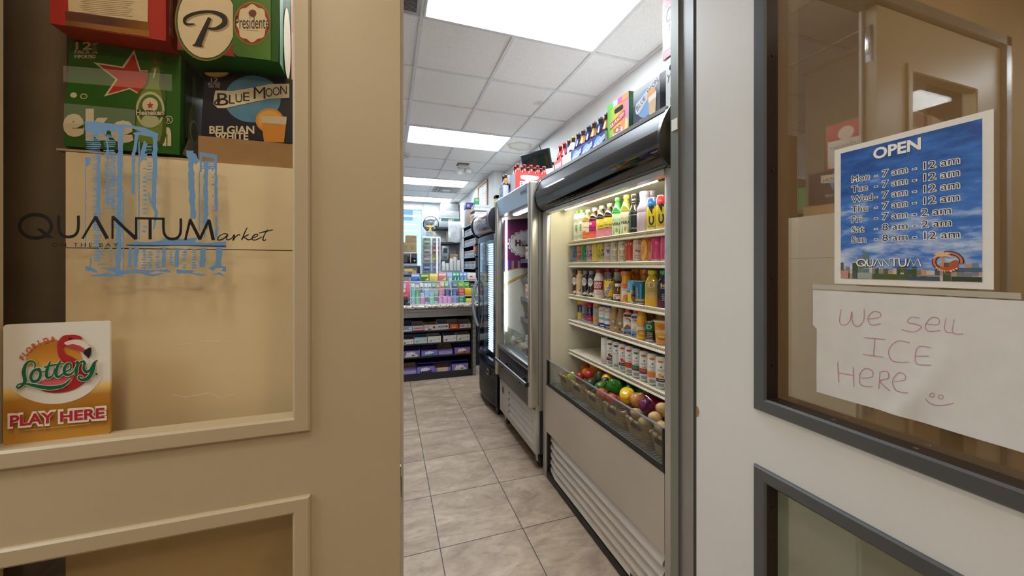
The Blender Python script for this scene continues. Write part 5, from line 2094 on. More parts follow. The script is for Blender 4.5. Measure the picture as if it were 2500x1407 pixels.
CSH = [0.635, 0.470, 0.303, 0.085]
for z in CSH:
	mb = MB()
	mb.box((CX0 + 0.04, 4.842, z - 0.018), (CX1 - 0.045, 5.275, z), M((40, 42, 46), 0.4, 0.2))
	mb.obj('shelf', root)
# ================================================================ goods: builders (front looks towards -Y in local space)
FACE = -0.86

def gloss(c):
	return M(c, 0.12, var=0.04, scale=20, coat=0.6)

def band(mb, r, z0, z1, m, n=32, a0=0.0, a1=2 * PI):
	vs, fs = [], []
	full = abs(a1 - a0 - 2 * PI) < 1e-6
	for i in range(n + 1):
		a = a0 + (a1 - a0) * i / n
		vs += [(r * math.cos(a), r * math.sin(a), z0), (r * math.cos(a), r * math.sin(a), z1)]
	for i in range(n):
		fs.append((2 * i, 2 * i + 2, 2 * i + 3, 2 * i + 1))
	mb.add(vs, fs, m)

ROUND = []

def bottle(name, label, cat, pos, prof, body, cap=None, lab=None, art=None, group=None, rot=FACE, square=0):
	"""prof: body outline; cap: (outline, material); lab: list of (r, z0, z1, material); art(Dec) prints at label radius"""
	root = thing(name, label, cat, pos, rot, group)
	rmax = max(q[0] for q in prof)
	if cap:
		rmax = max(rmax, max(q[0] for q in cap[0]))
	ROUND.append((root, rmax * (1.27 if square else 1.0) + 0.002))
	mb = MB()
	if square:
		mb.squarelathe(prof, body, square)
	else:
		mb.lathe(prof, body, 28)
	mb.obj('bottle_body', root, True)
	if cap:
		mb = MB()
		mb.lathe(cap[0], cap[1], 22)
		mb.obj('cap', root, True)
	if lab:
		mb = MB()
		for r, z0, z1, m in lab:
			if square:
				mb.squarelathe([(r, z0), (r, z1)], m, square)
			else:
				band(mb, r, z0, z1, m)
		if art:
			if square:
				art(Dec(mb, lambda x, y, h: Vector((x, -lab[0][0] * 1.0 - h, y))))
			else:
				art(Dec(mb, cyl_fn(lab[0][0]), step=0.008))
		mb.obj('label_wrap', root, True)
	return root

def can(label, pos, r, h, m, art=None, top=None, group=None, rot=FACE, bands=(), name='drink_can', cat='can', lid=None):
	root = thing(name, label, cat, pos, rot, group)
	ROUND.append((root, r + 0.0008))
	AL = M('c4c6c8', 0.25, 0.9, var=0.02)
	mb = MB()
	prof = [(r * 0.78, 0, AL), (r * 0.86, 0.003, AL), (r, 0.012, m)]
	for z, mm in bands:
		prof.append((r, z, mm))
	prof += [(r, h - 0.014, top or (bands[-1][1] if bands else m)), (r * 0.86, h - 0.004, AL), (r * 0.86, h, AL), (r * 0.8, h, AL), (r * 0.78, h - 0.004, AL)]
	mb.lathe(prof, m, 28)
	if art:
		art(Dec(mb, cyl_fn(r), step=0.007))
	mb.obj('can_body', root, True)
	mb = MB()
	if lid:
		mb.lathe([(r * 0.84, h - 0.001), (r * 0.9, h), (r * 0.9, h + 0.006), (r * 0.84, h + 0.007)], lid, 22)
		mb.obj('lid', root, True)
	else:
		mb.tube([(0.0, -0.004, h - 0.003), (0, r * 0.35, h - 0.0015)], 0.003, AL, 8)
		mb.obj('pull_tab', root, True)
	return root

def carrier_box(name, label, cat, pos, w, dp, h, m, art=None, rot=-PI / 2, group=None, side=None, side_m=None, top_m=None, roof=0.0, handle=None):
	"""printed paperboard carton standing on its base, front towards -Y; roof slopes the top inwards"""
	root = thing(name, label, cat, pos, rot, group)
	mb = MB(25)
	x0, x1, y0, y1 = -w / 2, w / 2, -dp / 2, dp / 2
	zs = h - roof
	vs = [(x0, y0, 0), (x1, y0, 0), (x1, y1, 0), (x0, y1, 0), (x0, y0, zs), (x1, y0, zs), (x1, y1, zs), (x0, y1, zs)]
	fs = [(0, 3, 2, 1), (0, 1, 5, 4), (1, 2, 6, 5), (2, 3, 7, 6), (3, 0, 4, 7)]
	ms = [m, m, side_m or m, m, side_m or m]
	if roof:
		q = 0.35
		vs += [(x0, y0 + dp * q, h), (x1, y0 + dp * q, h), (x1, y1 - dp * q, h), (x0, y1 - dp * q, h)]
		fs += [(4, 5, 9, 8), (5, 6, 10, 9), (6, 7, 11, 10), (7, 4, 8, 11), (8, 9, 10, 11)]
		ms += [top_m or m] * 5
	else:
		fs.append((4, 5, 6, 7))
		ms.append(top_m or m)
	mb.add(vs, fs, ms)
	if art:
		art(Dec(mb, front_fn(x0, y0, 0)))
	if side:
		side(Dec(mb, right_fn(x1, y0, 0)))
	mb.obj('carton', root, True)
	if handle:
		mb = MB()
		hx, hz, hw_, hh = handle
		d = Dec(mb, front_fn(x0, y0, 0))
		pts = []
		for cxx, sgn_ in ((hx + hw_ / 2 - hh / 2, 1), (hx - hw_ / 2 + hh / 2, -1)):
			for k in range(9):
				a = -PI / 2 + PI * k / 8
				pts.append((cxx + sgn_ * hh / 2 * math.cos(a), hz + sgn_ * hh / 2 * math.sin(a)))
		d.poly(pts, M((14, 12, 10), 0.9), 2)
		mb.obj('hand_hole', root, True)
	return root

# ---------------------------------------------------------------- top shelf of the open fridge
Z1, Z2, Z3, Z4, Z5 = SHZ
G1, G2_, G3, G4, G5 = ['drinks on the top fridge shelf', 'cans on the second fridge shelf', 'drinks on the third fridge shelf', 'drinks on the fourth fridge shelf', 'white energy cans on the bottom fridge shelf']

def spot(u, X, z):
	return Vector((X, yX(u, X), z))

def tallprof(r, h, neck=0.012, sh=0.62, nk=0.84):
	return [(r * 0.9, 0), (r, 0.006), (r, h * sh), (r * 0.97, h * (sh + 0.05)), (r * 0.75, h * (sh + 0.13)), (neck * 1.25, h * nk), (neck, h * (nk + 0.03)), (neck, h * 0.97)]

def capprof(r, h0, h1):
	return [(r, h0), (r * 1.02, h0 + 0.001), (r * 1.02, h1 - 0.002), (r * 0.92, h1), (0.0005, h1)]

PALMW = ink('dfe2d2')

def palm_art(r):
	def f(d):
		d.textc('HARMLESS', 0, 0.148, 0.009, ink('3b3d38'), 1, wmax=0.04)
		d.textc('HARVEST', 0, 0.136, 0.009, ink('3b3d38'), 1, wmax=0.036)
		for k in range(5):
			d.poly([(0.0, 0.115 - k * 0.009), (0.013, 0.104 - k * 0.009), (0.0, 0.108 - k * 0.009), (-0.013, 0.104 - k * 0.009)], ink((104, 160, 44)), 1)
		d.ribbon([(0, 0.11), (0.002, 0.06)], 0.003, ink((80, 110, 50)), 1)
		d.textc('COCONUT', 0, 0.034, 0.007, ink('3b3d38'), 1, wmax=0.034)
		d.textc('WATER', 0, 0.024, 0.007, ink('3b3d38'), 1, wmax=0.026)
	return f

LIME = gloss((110, 190, 48))
for u, lab in ((1408, 'white coconut water bottle at the far left end of the top fridge shelf'), (1424, 'lime-capped white coconut water bottle, second from left on the top fridge shelf')):
	bottle('coconut_water_bottle', lab, 'bottle', spot(u, 1.245, Z1), tallprof(0.029, 0.205, 0.013, 0.80, 0.90), gloss((226, 230, 216)), (capprof(0.0145, 0.192, 0.212), LIME), [(0.0296, 0.012, 0.16, PALMW)], palm_art(0.03), G1)
for u, lab in ((1468, 'lime-capped white bottle in the second row behind the pink label bottle'), (1492, 'lime-capped white bottle in the second row behind the yellow label bottle')):
	bottle('coconut_water_bottle', lab, 'bottle', spot(u, 1.335, Z1), tallprof(0.029, 0.22, 0.013, 0.80, 0.90), gloss((206, 212, 196)), (capprof(0.0145, 0.206, 0.228), LIME), [(0.0296, 0.012, 0.16, PALMW)], None, G1)

# square shouldered tea bottles
KP = [(0.029, 0), (0.0315, 0.004), (0.0315, 0.118), (0.031, 0.13), (0.025, 0.155), (0.016, 0.172, None, 2), (0.013, 0.18, None, 2), (0.013, 0.192, None, 2)]

def tea(u, lab, body, l0, l1, capc, txt, tc, extra=None):
	g = gradient([(0, l1), (0.35, l1), (0.5, l0), (1, l0)], 'Z', 0.006, 0.118, 0.4)

	def art(d):
		d.disc(-0.018, 0.1, 0.008, WHITE, 1)
		d.textc('I', -0.018, 0.1, 0.008, BLACK, 2)
		for k, t in enumerate(txt):
			d.textc(t, 0.0, 0.074 - 0.017 * k, 0.011, tc, 1, bold=0.03, wmax=0.056)
		d.ribbon([(-0.03, 0.028), (-0.01, 0.033), (0.01, 0.027), (0.03, 0.031)], 0.002, ink((240, 200, 190)), 1, smooth=3)
		d.ribbon([(-0.03, 0.018), (-0.01, 0.023), (0.01, 0.017), (0.03, 0.021)], 0.002, ink((240, 200, 190)), 1, smooth=3)
		if extra:
			extra(d)
	return bottle('tea_bottle', lab, 'bottle', spot(u, 1.25, Z1), KP, gloss(body), (capprof(0.0165, 0.182, 0.203), gloss(capc)), [(0.0321, 0.006, 0.118, g)], art, G1, square=5)

def suja(d):
	d.poly(cr([(-0.027, 0.112), (0.0, 0.106), (0.025, 0.112), (0.027, 0.06), (0.0, 0.052), (-0.025, 0.048)], 3, True), ink((238, 226, 206)), 2)
	d.textc('kevita', 0.0, 0.085, 0.012, ink((120, 90, 60)), 3)
	d.disc(-0.015, 0.05, 0.012, ink((226, 130, 50)), 3)

tea(1438, 'kombucha bottle with cream and orange label and white cap on the top fridge shelf', (150, 128, 52), (238, 226, 206), (226, 120, 60), (232, 226, 210), ['', ''], ink('704020'), suja)
tea(1456, 'dark tea bottle with a hot pink label on the top fridge shelf', (64, 26, 14), (206, 44, 126), (236, 96, 84), (226, 226, 214), ['LTH-ADE', 'KOMBUCHA'], ink((92, 34, 120)))
tea(1472, 'yellow and pink labelled tea bottle, left one of a pair on the top fridge shelf', (46, 36, 20), (238, 214, 74), (232, 146, 170), (196, 190, 176), ['LIVE', 'CHIA'], ink((86, 66, 76)))
tea(1487, 'dark tea bottle with a yellow and pink label beside the green aloe bottle', (46, 36, 20), (238, 214, 74), (226, 132, 176), (196, 190, 176), ['LTH-ADE', 'KOMBUCHA'], ink((96, 70, 90)))

AP = [(0.027, 0), (0.03, 0.004), (0.03, 0.135), (0.029, 0.145), (0.017, 0.19, None, 2.5), (0.0135, 0.2, None, 2), (0.0135, 0.212, None, 2)]

def aloe(u, lab, body, l0, capc):
	def art(d):
		d.textc('ALOE', 0, 0.092, 0.016, ink((120, 180, 90)), 1, wmax=0.048)
		d.textc('VERA', 0, 0.07, 0.017, ink((40, 70, 40)), 1, bold=0.03, wmax=0.05)
		d.disc(0.0, 0.034, 0.007, ink((196, 150, 70)), 1, 0.013)
		d.poly([(-0.02, 0.012), (-0.016, 0.055), (-0.012, 0.012)], ink((110, 190, 70)), 1)
		d.poly([(0.012, 0.012), (0.016, 0.05), (0.02, 0.012)], ink((110, 190, 70)), 1)
	return bottle('aloe_drink_bottle', lab, 'bottle', spot(u, 1.25, Z1), AP, gloss(body), (capprof(0.0165, 0.202, 0.224), gloss(capc)), [(0.0305, 0.008, 0.128, ink(l0))], art, G1, square=5)

aloe(1503, 'aloe drink bottle with a bright green cap on the top fridge shelf', (40, 150, 60), (206, 228, 200), (70, 196, 60))
aloe(1517, 'aloe drink bottle with a yellow cap on the top fridge shelf', (150, 150, 50), (228, 226, 206), (236, 214, 80))

def ribbed(r, h, k=3):
	p = [(r * 0.9, 0), (r, 0.005), (r, h * 0.58), (r * 0.95, h * 0.61), (r, h * 0.64), (r * 0.97, h * 0.69), (r * 0.72, h * 0.76), (r * 0.62, h * 0.79), (r * 0.62, h * 0.88)]
	return p

bottle('coffee_bottle', 'black bottle with silver ribbed neck on the top fridge shelf', 'bottle', spot(1532, 1.25, Z1), [(0.03, 0), (0.0325, 0.005), (0.0325, 0.118), (0.03, 0.128), (0.022, 0.15), (0.0195, 0.16), (0.022, 0.166), (0.0195, 0.172), (0.022, 0.178), (0.0195, 0.184), (0.0195, 0.19)],
	   gloss((58, 60, 60)), (capprof(0.021, 0.19, 0.216), gloss((62, 64, 66))), [(0.0331, 0.008, 0.112, M((38, 44, 46), 0.2, coat=0.6))],
	   lambda d: (d.rect(-0.022, 0.024, -0.019, 0.11, ink((150, 170, 190)), 1), d.textc('SOLD', 0.0, 0.03, 0.008, WHITE, 1), d.rect(-0.03, 0.1, 0.03, 0.102, ink('cccccc'), 1)), G1)
LAV = M((196, 182, 206), 0.25, var=0.03, coat=0.4)
bottle('protein_shake_bottle', 'plain lavender plastic bottle on the top fridge shelf', 'bottle', spot(1557, 1.252, Z1), [(0.036, 0), (0.0395, 0.006), (0.0395, 0.10), (0.037, 0.106), (0.0395, 0.112), (0.0385, 0.13), (0.028, 0.155), (0.0245, 0.165), (0.0245, 0.19)],
	   LAV, (capprof(0.0255, 0.187, 0.215), LAV), None, None, G1)
bottle('protein_shake_bottle', 'lavender-capped bottle in the second row behind the blue and yellow can', 'bottle', spot(1590, 1.345, Z1), ribbed(0.036, 0.2), M((70, 70, 90), 0.3), (capprof(0.026, 0.176, 0.236), LAV), None, None, G1)
YEL = gloss((238, 218, 52))

def c4(top):
	def f(d):
		NV = ink((26, 42, 70))
		for t, yc, hh in (('C', 0.052, 0.05), ('4', 0.108, 0.05)):
			d.text(t, -0.028, yc - 0.0125, 0.018, yc + 0.0125, NV, 2, bold=0.03, rot=PI / 2)
		d.text('PERFORMANCE ENERGY', -0.021, 0.073, 0.059, 0.080, ink((70, 70, 40)), 2, rot=PI / 2)
		d.rect(-0.022, 0.022, 0.018, 0.026, ink(top), 2)
	return f

can('tall yellow energy can with a blue top on the top fridge shelf', spot(1583, 1.245, Z1), 0.033, 0.168, YEL, c4((60, 120, 190)), None, G1, bands=((0.122, gloss((56, 118, 190))),))
can('tall yellow energy can with a red top on the top fridge shelf', spot(1606.5, 1.245, Z1), 0.033, 0.168, YEL, c4((220, 100, 110)), None, G1, bands=((0.122, gloss((220, 74, 78))),))
can('tall yellow energy can half hidden by the right post on the top fridge shelf', spot(1632, 1.245, Z1), 0.033, 0.168, YEL, c4((60, 110, 170)), None, G1, bands=((0.122, gloss((236, 226, 190))),))

# ---------------------------------------------------------------- second shelf: cans
def lacroix(c2, c3):
	def f(d):
		for k in range(3):
			d.ribbon([(-0.025, 0.03 + k * 0.006), (0.0, 0.024 + k * 0.006), (0.025, 0.03 + k * 0.006)], 0.0025, ink(c3), 1, smooth=3)
		for st in ([(-0.014, 0.1), (-0.018, 0.07), (-0.004, 0.07)], [(-0.002, 0.075), (0.006, 0.08), (0.004, 0.07), (0.012, 0.08)],
				   [(-0.012, 0.06), (-0.02, 0.045), (-0.008, 0.04)], [(-0.004, 0.06), (0.0, 0.042), (0.01, 0.055)], [(0.006, 0.062), (0.014, 0.042)], [(0.02, 0.06), (0.012, 0.05), (0.022, 0.04)]):
			d.ribbon(st, [0.002, 0.0045, 0.002], ink(c2), 2, smooth=4)
	return f

def olipop(tc, fruit, lines):
	def f(d):
		for k, (ch, dy) in enumerate(zip('OLIPOP', (0.0, 0.004, 0.005, 0.004, 0.0, -0.006))):
			d.textc(ch, -0.034 + k * 0.0136, 0.094 + dy, 0.0115, ink(tc), 2, bold=0.03, rot=0.15 - k * 0.06)
		if fruit == 'grape':
			for i in range(4):
				for j in range(4 - i):
					d.disc(-0.0075 + i * 0.0028 + j * 0.0052, 0.072 - i * 0.0052, 0.0028, ink((110, 70, 150)), 2, n=10)
			d.poly([(-0.003, 0.076), (0.004, 0.076), (0.0, 0.08)], ink((60, 100, 60)), 2)
		elif fruit == 'float':
			d.poly([(-0.011, 0.048), (0.011, 0.048), (0.014, 0.072), (-0.014, 0.072)], ink((200, 142, 100)), 2)
			d.disc(0, 0.074, 0.013, ink((244, 240, 228)), 3, 0.007)
		elif fruit == 'cherry':
			d.disc(-0.006, 0.06, 0.0055, ink((196, 50, 40)), 2)
			d.disc(0.006, 0.056, 0.0055, ink((50, 120, 130)), 2)
			d.ribbon([(-0.006, 0.064), (0.0, 0.078), (0.006, 0.06)], 0.0012, ink((60, 110, 70)), 2)
		for k, t in enumerate(lines):
			d.textc(t, -0.002, 0.034 - k * 0.012, 0.008, ink((80, 74, 70)), 2, wmax=0.04)
	return f

CANS2 = [
	(1406.5, (96, 128, 164), lacroix((30, 44, 90), (120, 170, 200)), 'blue-grey sparkling water can, first from the left on the second fridge shelf'),
	(1418, (222, 150, 90), lacroix((70, 40, 110), (40, 60, 130)), 'orange and purple sparkling water can on the second fridge shelf'),
	(1430.5, (70, 170, 80), lacroix((20, 70, 120), (60, 140, 150)), 'green sparkling water can on the second fridge shelf'),
	(1443.5, (206, 178, 196), lacroix((40, 40, 90), (190, 120, 150)), 'pale pink sparkling water can on the second fridge shelf'),
	(1457.5, (228, 212, 70), lacroix((228, 200, 40), (240, 230, 160)), 'plain yellow sparkling water can on the second fridge shelf'),
	(1472, (222, 206, 74), lacroix((40, 56, 110), (90, 160, 120)), 'yellow sparkling water can with blue script on the second fridge shelf'),
	(1488, (214, 200, 214), olipop((84, 64, 130), 'grape', ['Classic', 'Grape']), 'lavender soda can with a bunch of grapes on the second fridge shelf'),
	(1503.5, (214, 208, 186), olipop((150, 120, 90), 'float', ['Classic', 'Root Beer']), 'cream soda can with brown lettering on the second fridge shelf'),
	(1522, (220, 212, 182), olipop((70, 130, 170), 'float', ['Cream', 'Soda']), 'cream soda can with blue lettering on the second fridge shelf'),
	(1543, (206, 70, 50), olipop((240, 220, 210), '', ['', '']), 'red soda can with white lettering on the second fridge shelf'),
	(1560, (226, 206, 192), olipop((196, 110, 100), 'cherry', ['Cherry', 'Vanilla']), 'pale pink cherry soda can on the second fridge shelf'),
]
for u, c, art, lab in CANS2:
	can(lab, spot(u, 1.238, Z2), 0.0312, 0.1215, gloss(c), art, None, G2_)

def orange_art(d):
	d.poly(cr([(-0.04, 0.09), (-0.01, 0.11), (0.0, 0.06), (-0.012, 0.015), (-0.03, 0.02), (-0.03, 0.05)], 4, True), ink((238, 190, 90)), 1)
	d.rect(0.008, 0.015, 0.028, 0.1, ink((240, 190, 150)), 1)
	for k in range(8):
		d.rect(0.01, 0.052 + k * 0.005, 0.026, 0.0545 + k * 0.005, ink((190, 110, 70)), 2)
	d.rect(0.01, 0.018, 0.026, 0.046, ink((226, 220, 190)), 2)
	for k in range(5):
		d.rect(-0.026, 0.04 + k * 0.008, -0.012, 0.044 + k * 0.008, ink((222, 120, 50)), 2)

can('orange soda can with a fruit slice on the second fridge shelf', spot(1582, 1.242, Z2), 0.0345, 0.1235, gloss((226, 116, 48)), orange_art, None, G2_)

def dragon_art(d):
	d.poly([(-0.034, 0.086), (0.03, 0.078), (0.03, 0.036), (-0.034, 0.014)], ink((232, 214, 60)), 1)
	for x, y in ((-0.02, 0.07), (-0.006, 0.06), (0.01, 0.066), (-0.014, 0.05), (0.004, 0.046), (0.02, 0.054), (-0.024, 0.035)):
		d.disc(x, y, 0.0035, ink((196, 50, 120)), 2, n=10)

can('pink and yellow polka dot soda can on the second fridge shelf', spot(1605, 1.242, Z2), 0.0335, 0.1235, gloss((220, 70, 130)), dragon_art, None, G2_)
can('pink and yellow polka dot soda can half behind the right fridge post', spot(1630, 1.242, Z2), 0.0335, 0.1235, gloss((220, 70, 130)), dragon_art, None, G2_)

# ---------------------------------------------------------------- third shelf
SP = [(0.024, 0), (0.0268, 0.005), (0.0262, 0.05), (0.0268, 0.075), (0.0262, 0.1), (0.0268, 0.125), (0.022, 0.14), (0.0165, 0.147)]

def badge_art(bg, fg, rows):
	def f(d):
		d.disc(-0.004, 0.095, 0.017, ink(bg), 1, 0.027)
		for k, t in enumerate(rows):
			d.textc(t, -0.004, 0.106 - k * 0.011, 0.007, ink(fg), 2, wmax=0.026)
		d.poly(cr([(-0.02, 0.01), (0.0, 0.03), (0.02, 0.02), (0.024, 0.05), (0.03, 0.01)], 3, True), ink((236, 226, 206)), 1)
		d.poly([(0.0, 0.03), (0.014, 0.044), (0.01, 0.024)], ink((110, 64, 50)), 2)
	return f

for u, lab, c, cc, art in (
		(1402.5, 'brown shake bottle at the left end of the third fridge shelf', (78, 44, 36), (44, 34, 30), badge_art((226, 222, 214), '3a2a26', ['CORE', 'POWER'])),
		(1416.5, 'beige shake bottle, second from the left on the third fridge shelf', (222, 196, 146), (222, 196, 140), badge_art((226, 202, 156), 'b09868', ['', ''])),
		(1430.5, 'charcoal shake bottle with silver cap, left one of the pair on the third shelf', (44, 46, 52), (150, 150, 154), badge_art((222, 222, 220), '30323a', ['CORE', 'POWER'])),
		(1445.5, 'charcoal shake bottle with silver cap beside the red-capped white bottle', (46, 48, 56), (150, 150, 154), badge_art((222, 222, 220), '30323a', ['CORE', 'POWER']))):
	bottle('shake_bottle', lab, 'bottle', spot(u, 1.235, Z3), SP, gloss(c), (capprof(0.0175, 0.143, 0.168), gloss(cc)), [(0.0272, 0.006, 0.124, gloss(c))], art, G3)
MILKW = M((232, 228, 220), 0.2, var=0.02, coat=0.4)
REDCAP = gloss((206, 38, 34))

def lean_art(d):
	d.rect(-0.034, 0.055, 0.034, 0.106, ink((196, 30, 34)), 1)
	d.rect(-0.034, 0.0535, 0.034, 0.056, BLACK, 2)
	d.rect(-0.034, 0.105, 0.034, 0.1075, BLACK, 2)
	d.textc('LEAN', 0, 0.093, 0.017, WHITE, 2, bold=0.05, wmax=0.046)
	d.textc('BODY', 0, 0.071, 0.017, WHITE, 2, bold=0.05, wmax=0.046)
	d.textc('Vanilla', 0.004, 0.042, 0.006, ink('6a5648'), 2)
	for k in range(3):
		d.rect(-0.012, 0.02 + k * 0.006, 0.022, 0.0225 + k * 0.006, ink((200, 130, 126)), 2)
	d.rect(-0.034, 0.006, -0.01, 0.016, ink((226, 214, 130)), 2)

bottle('shake_bottle', 'white shake bottle with red cap and red lettered label on the third fridge shelf', 'bottle', spot(1463, 1.24, Z3), [(0.031, 0), (0.0335, 0.005), (0.0335, 0.11), (0.031, 0.12), (0.022, 0.148), (0.0195, 0.152), (0.0195, 0.156)],
	   MILKW, (capprof(0.0205, 0.156, 0.176), REDCAP), [(0.0341, 0.008, 0.112, MILKW)], lean_art, G3)

def fair_art(d):
	d.textc('fairlife', 0, 0.104, 0.014, ink((40, 46, 96)), 2, bold=0.03, wmax=0.056)
	d.disc(-0.004, 0.082, 0.012, ink((236, 234, 228)), 2)
	d.disc(-0.009, 0.086, 0.004, BLACK, 3)
	d.disc(0.003, 0.086, 0.004, BLACK, 3)
	d.disc(-0.003, 0.076, 0.004, ink((70, 80, 160)), 3)
	d.rect(-0.014, 0.008, 0.012, 0.066, ink((190, 130, 104)), 2)
	d.textc('CHOC', -0.001, 0.037, 0.012, ink((236, 220, 200)), 3, rot=PI / 2)

for u, X, lab in ((1484, 1.315, 'white milk bottle with red cap behind the yellow chocolate drink can'), (1509, 1.325, 'white milk bottle with red cap beside the orange-capped juices')):
	bottle('milk_bottle', lab, 'bottle', spot(u, X, Z3), [(0.033, 0), (0.036, 0.005), (0.036, 0.092), (0.034, 0.11), (0.026, 0.128), (0.0235, 0.134), (0.0235, 0.16)],
		   MILKW, (capprof(0.0215, 0.158, 0.184), REDCAP), [(0.0366, 0.008, 0.112, MILKW)], fair_art, G3)

def yoo_art(d):
	for k in range(14):
		d.disc(-0.05 + k * 0.0078, 0.11 - 0.004 * (k % 2), 0.006, ink((238, 206, 50)), 1, n=12)
		d.disc(-0.05 + k * 0.0078, 0.012 + 0.004 * (k % 3), 0.005, ink((120, 84, 26)), 1, n=10)
	d.poly([(-0.012, 0.03), (0.022, 0.082), (0.026, 0.078), (-0.004, 0.03)], ink((190, 70, 40)), 2)
	d.text('Yoo-hoo', -0.044, 0.044, 0.036, 0.076, WHITE, 3, bold=0.08, shear=0.2, rot=1.1)
	d.text('Yoo-hoo', -0.042, 0.046, 0.034, 0.074, ink((36, 60, 150)), 4, bold=0.02, shear=0.2, rot=1.1)

can('yellow chocolate drink can with blue script in front of the white milk bottles', spot(1489, 1.236, Z3), 0.032, 0.122, gloss((236, 202, 40)), yoo_art, gloss((70, 46, 34)), G3)
bottle('coffee_jar', 'small brown coffee drink jar with white label beside the yellow can', 'bottle', spot(1508.5, 1.236, Z3), [(0.022, 0), (0.0255, 0.004), (0.0255, 0.05), (0.023, 0.06), (0.016, 0.072), (0.015, 0.085)], gloss((96, 60, 34)), (capprof(0.0165, 0.082, 0.098), MILKW), [(0.026, 0.012, 0.04, MILKW)],
	   lambda d: (d.rect(-0.02, 0.022, 0.0, 0.0245, ink((196, 50, 60)), 1), d.rect(-0.02, 0.016, -0.004, 0.019, ink((196, 50, 60)), 1), d.rect(-0.01, 0.03, 0.018, 0.033, ink((110, 104, 98)), 1)), G3)
JP = [(0.031, 0), (0.034, 0.005), (0.034, 0.07), (0.031, 0.095), (0.0255, 0.118), (0.0275, 0.135), (0.0275, 0.15)]

def juice_art(d):
	d.poly(cr([(-0.022, 0.006), (0.02, 0.006), (0.02, 0.08), (0.0, 0.092), (-0.022, 0.08)], 1, True), ink((236, 230, 216)), 1)
	d.disc(-0.003, 0.088, 0.018, ink((222, 96, 46)), 2, 0.013)
	d.textc('Natalie', -0.003, 0.088, 0.006, WHITE, 3)
	d.textc('ORANGE', -0.002, 0.066, 0.007, ink((60, 120, 60)), 2, wmax=0.032)
	d.disc(0.002, 0.026, 0.014, ink((226, 130, 70)), 2, 0.017)
	d.disc(0.011, 0.014, 0.006, ink((70, 150, 140)), 3)

OCAP = gloss((228, 128, 32))
for u, X, lab in ((1530, 1.25, 'orange juice bottle with white label and wide orange cap on the third fridge shelf'), (1555, 1.33, 'orange juice bottle behind the pineapple drink can'), (1577, 1.33, 'orange juice bottle behind the blue and green can')):
	bottle('juice_bottle', lab, 'bottle', spot(u, X, Z3), JP, gloss((222, 160, 34)), (capprof(0.031, 0.146, 0.17 + (X > 1.3) * 0.012), OCAP), [(0.0347, 0.006, 0.068, gloss((222, 160, 34)))], juice_art if X < 1.3 else None, G3)

def pine_art(d):
	d.disc(0.01, 0.04, 0.0165, ink((150, 84, 24)), 1, 0.03)
	for i in range(4):
		for j in range(6):
			d.disc(0.0 + i * 0.0066, 0.02 + j * 0.0078, 0.0022, ink((224, 150, 50)), 2, n=8)
	for k in range(7):
		a = 0.5 + k * 0.36
		d.poly([(0.004, 0.068), (0.016, 0.068), (0.01 + 0.03 * math.cos(a), 0.066 + 0.044 * math.sin(a))], ink((20, 90, 50)), 1)
	d.disc(-0.02, 0.092, 0.008, WHITE, 2)
	d.disc(-0.02, 0.092, 0.005, ink((200, 60, 50)), 3)
	d.rect(-0.034, 0.06, -0.012, 0.067, ink((30, 110, 190)), 2)
	d.disc(0.008, 0.045, 0.008, ink((40, 60, 110)), 3)

can('light blue and yellow pineapple drink can on the third fridge shelf', spot(1548, 1.232, Z3), 0.0305, 0.122, gradient([(0, (240, 216, 70)), (0.45, (240, 216, 80)), (0.6, (80, 180, 224)), (1, (60, 160, 214))], 'Z', 0, 0.122, 0.2), pine_art, None, G3)

def palm_can(d):
	d.textc('PINEAPPLE', -0.014, 0.06, 0.009, ink((220, 220, 190)), 2, rot=PI / 2)
	d.rect(0.0, 0.02, 0.008, 0.11, ink((60, 170, 210)), 1)
	d.rect(0.016, 0.05, 0.024, 0.116, ink((20, 100, 70)), 1)
	d.rect(-0.022, 0.02, 0.02, 0.03, ink((196, 160, 110)), 2)

can('dark blue and green drink can beside the pineapple can', spot(1570, 1.232, Z3), 0.0305, 0.122, gradient([(0, (20, 34, 80)), (0.12, (20, 34, 80)), (0.16, (150, 130, 90)), (0.3, (24, 96, 150)), (1, (16, 90, 130))], 'Z', 0, 0.122, 0.2), palm_can, None, G3)

def juice305(c):
	def f(d):
		d.textc('3', -0.012, 0.106, 0.014, WHITE, 2, bold=0.03)
		d.disc(0.0, 0.106, 0.007, ink((232, 130, 40)), 2)
		d.textc('5', 0.012, 0.106, 0.014, WHITE, 2, bold=0.03)
		d.textc('SQUEEZED', 0, 0.094, 0.005, WHITE, 2)
		for k, t in enumerate(c):
			d.textc(t, 0, 0.066 - 0.009 * k, 0.006, WHITE, 2, wmax=0.03)
	return f

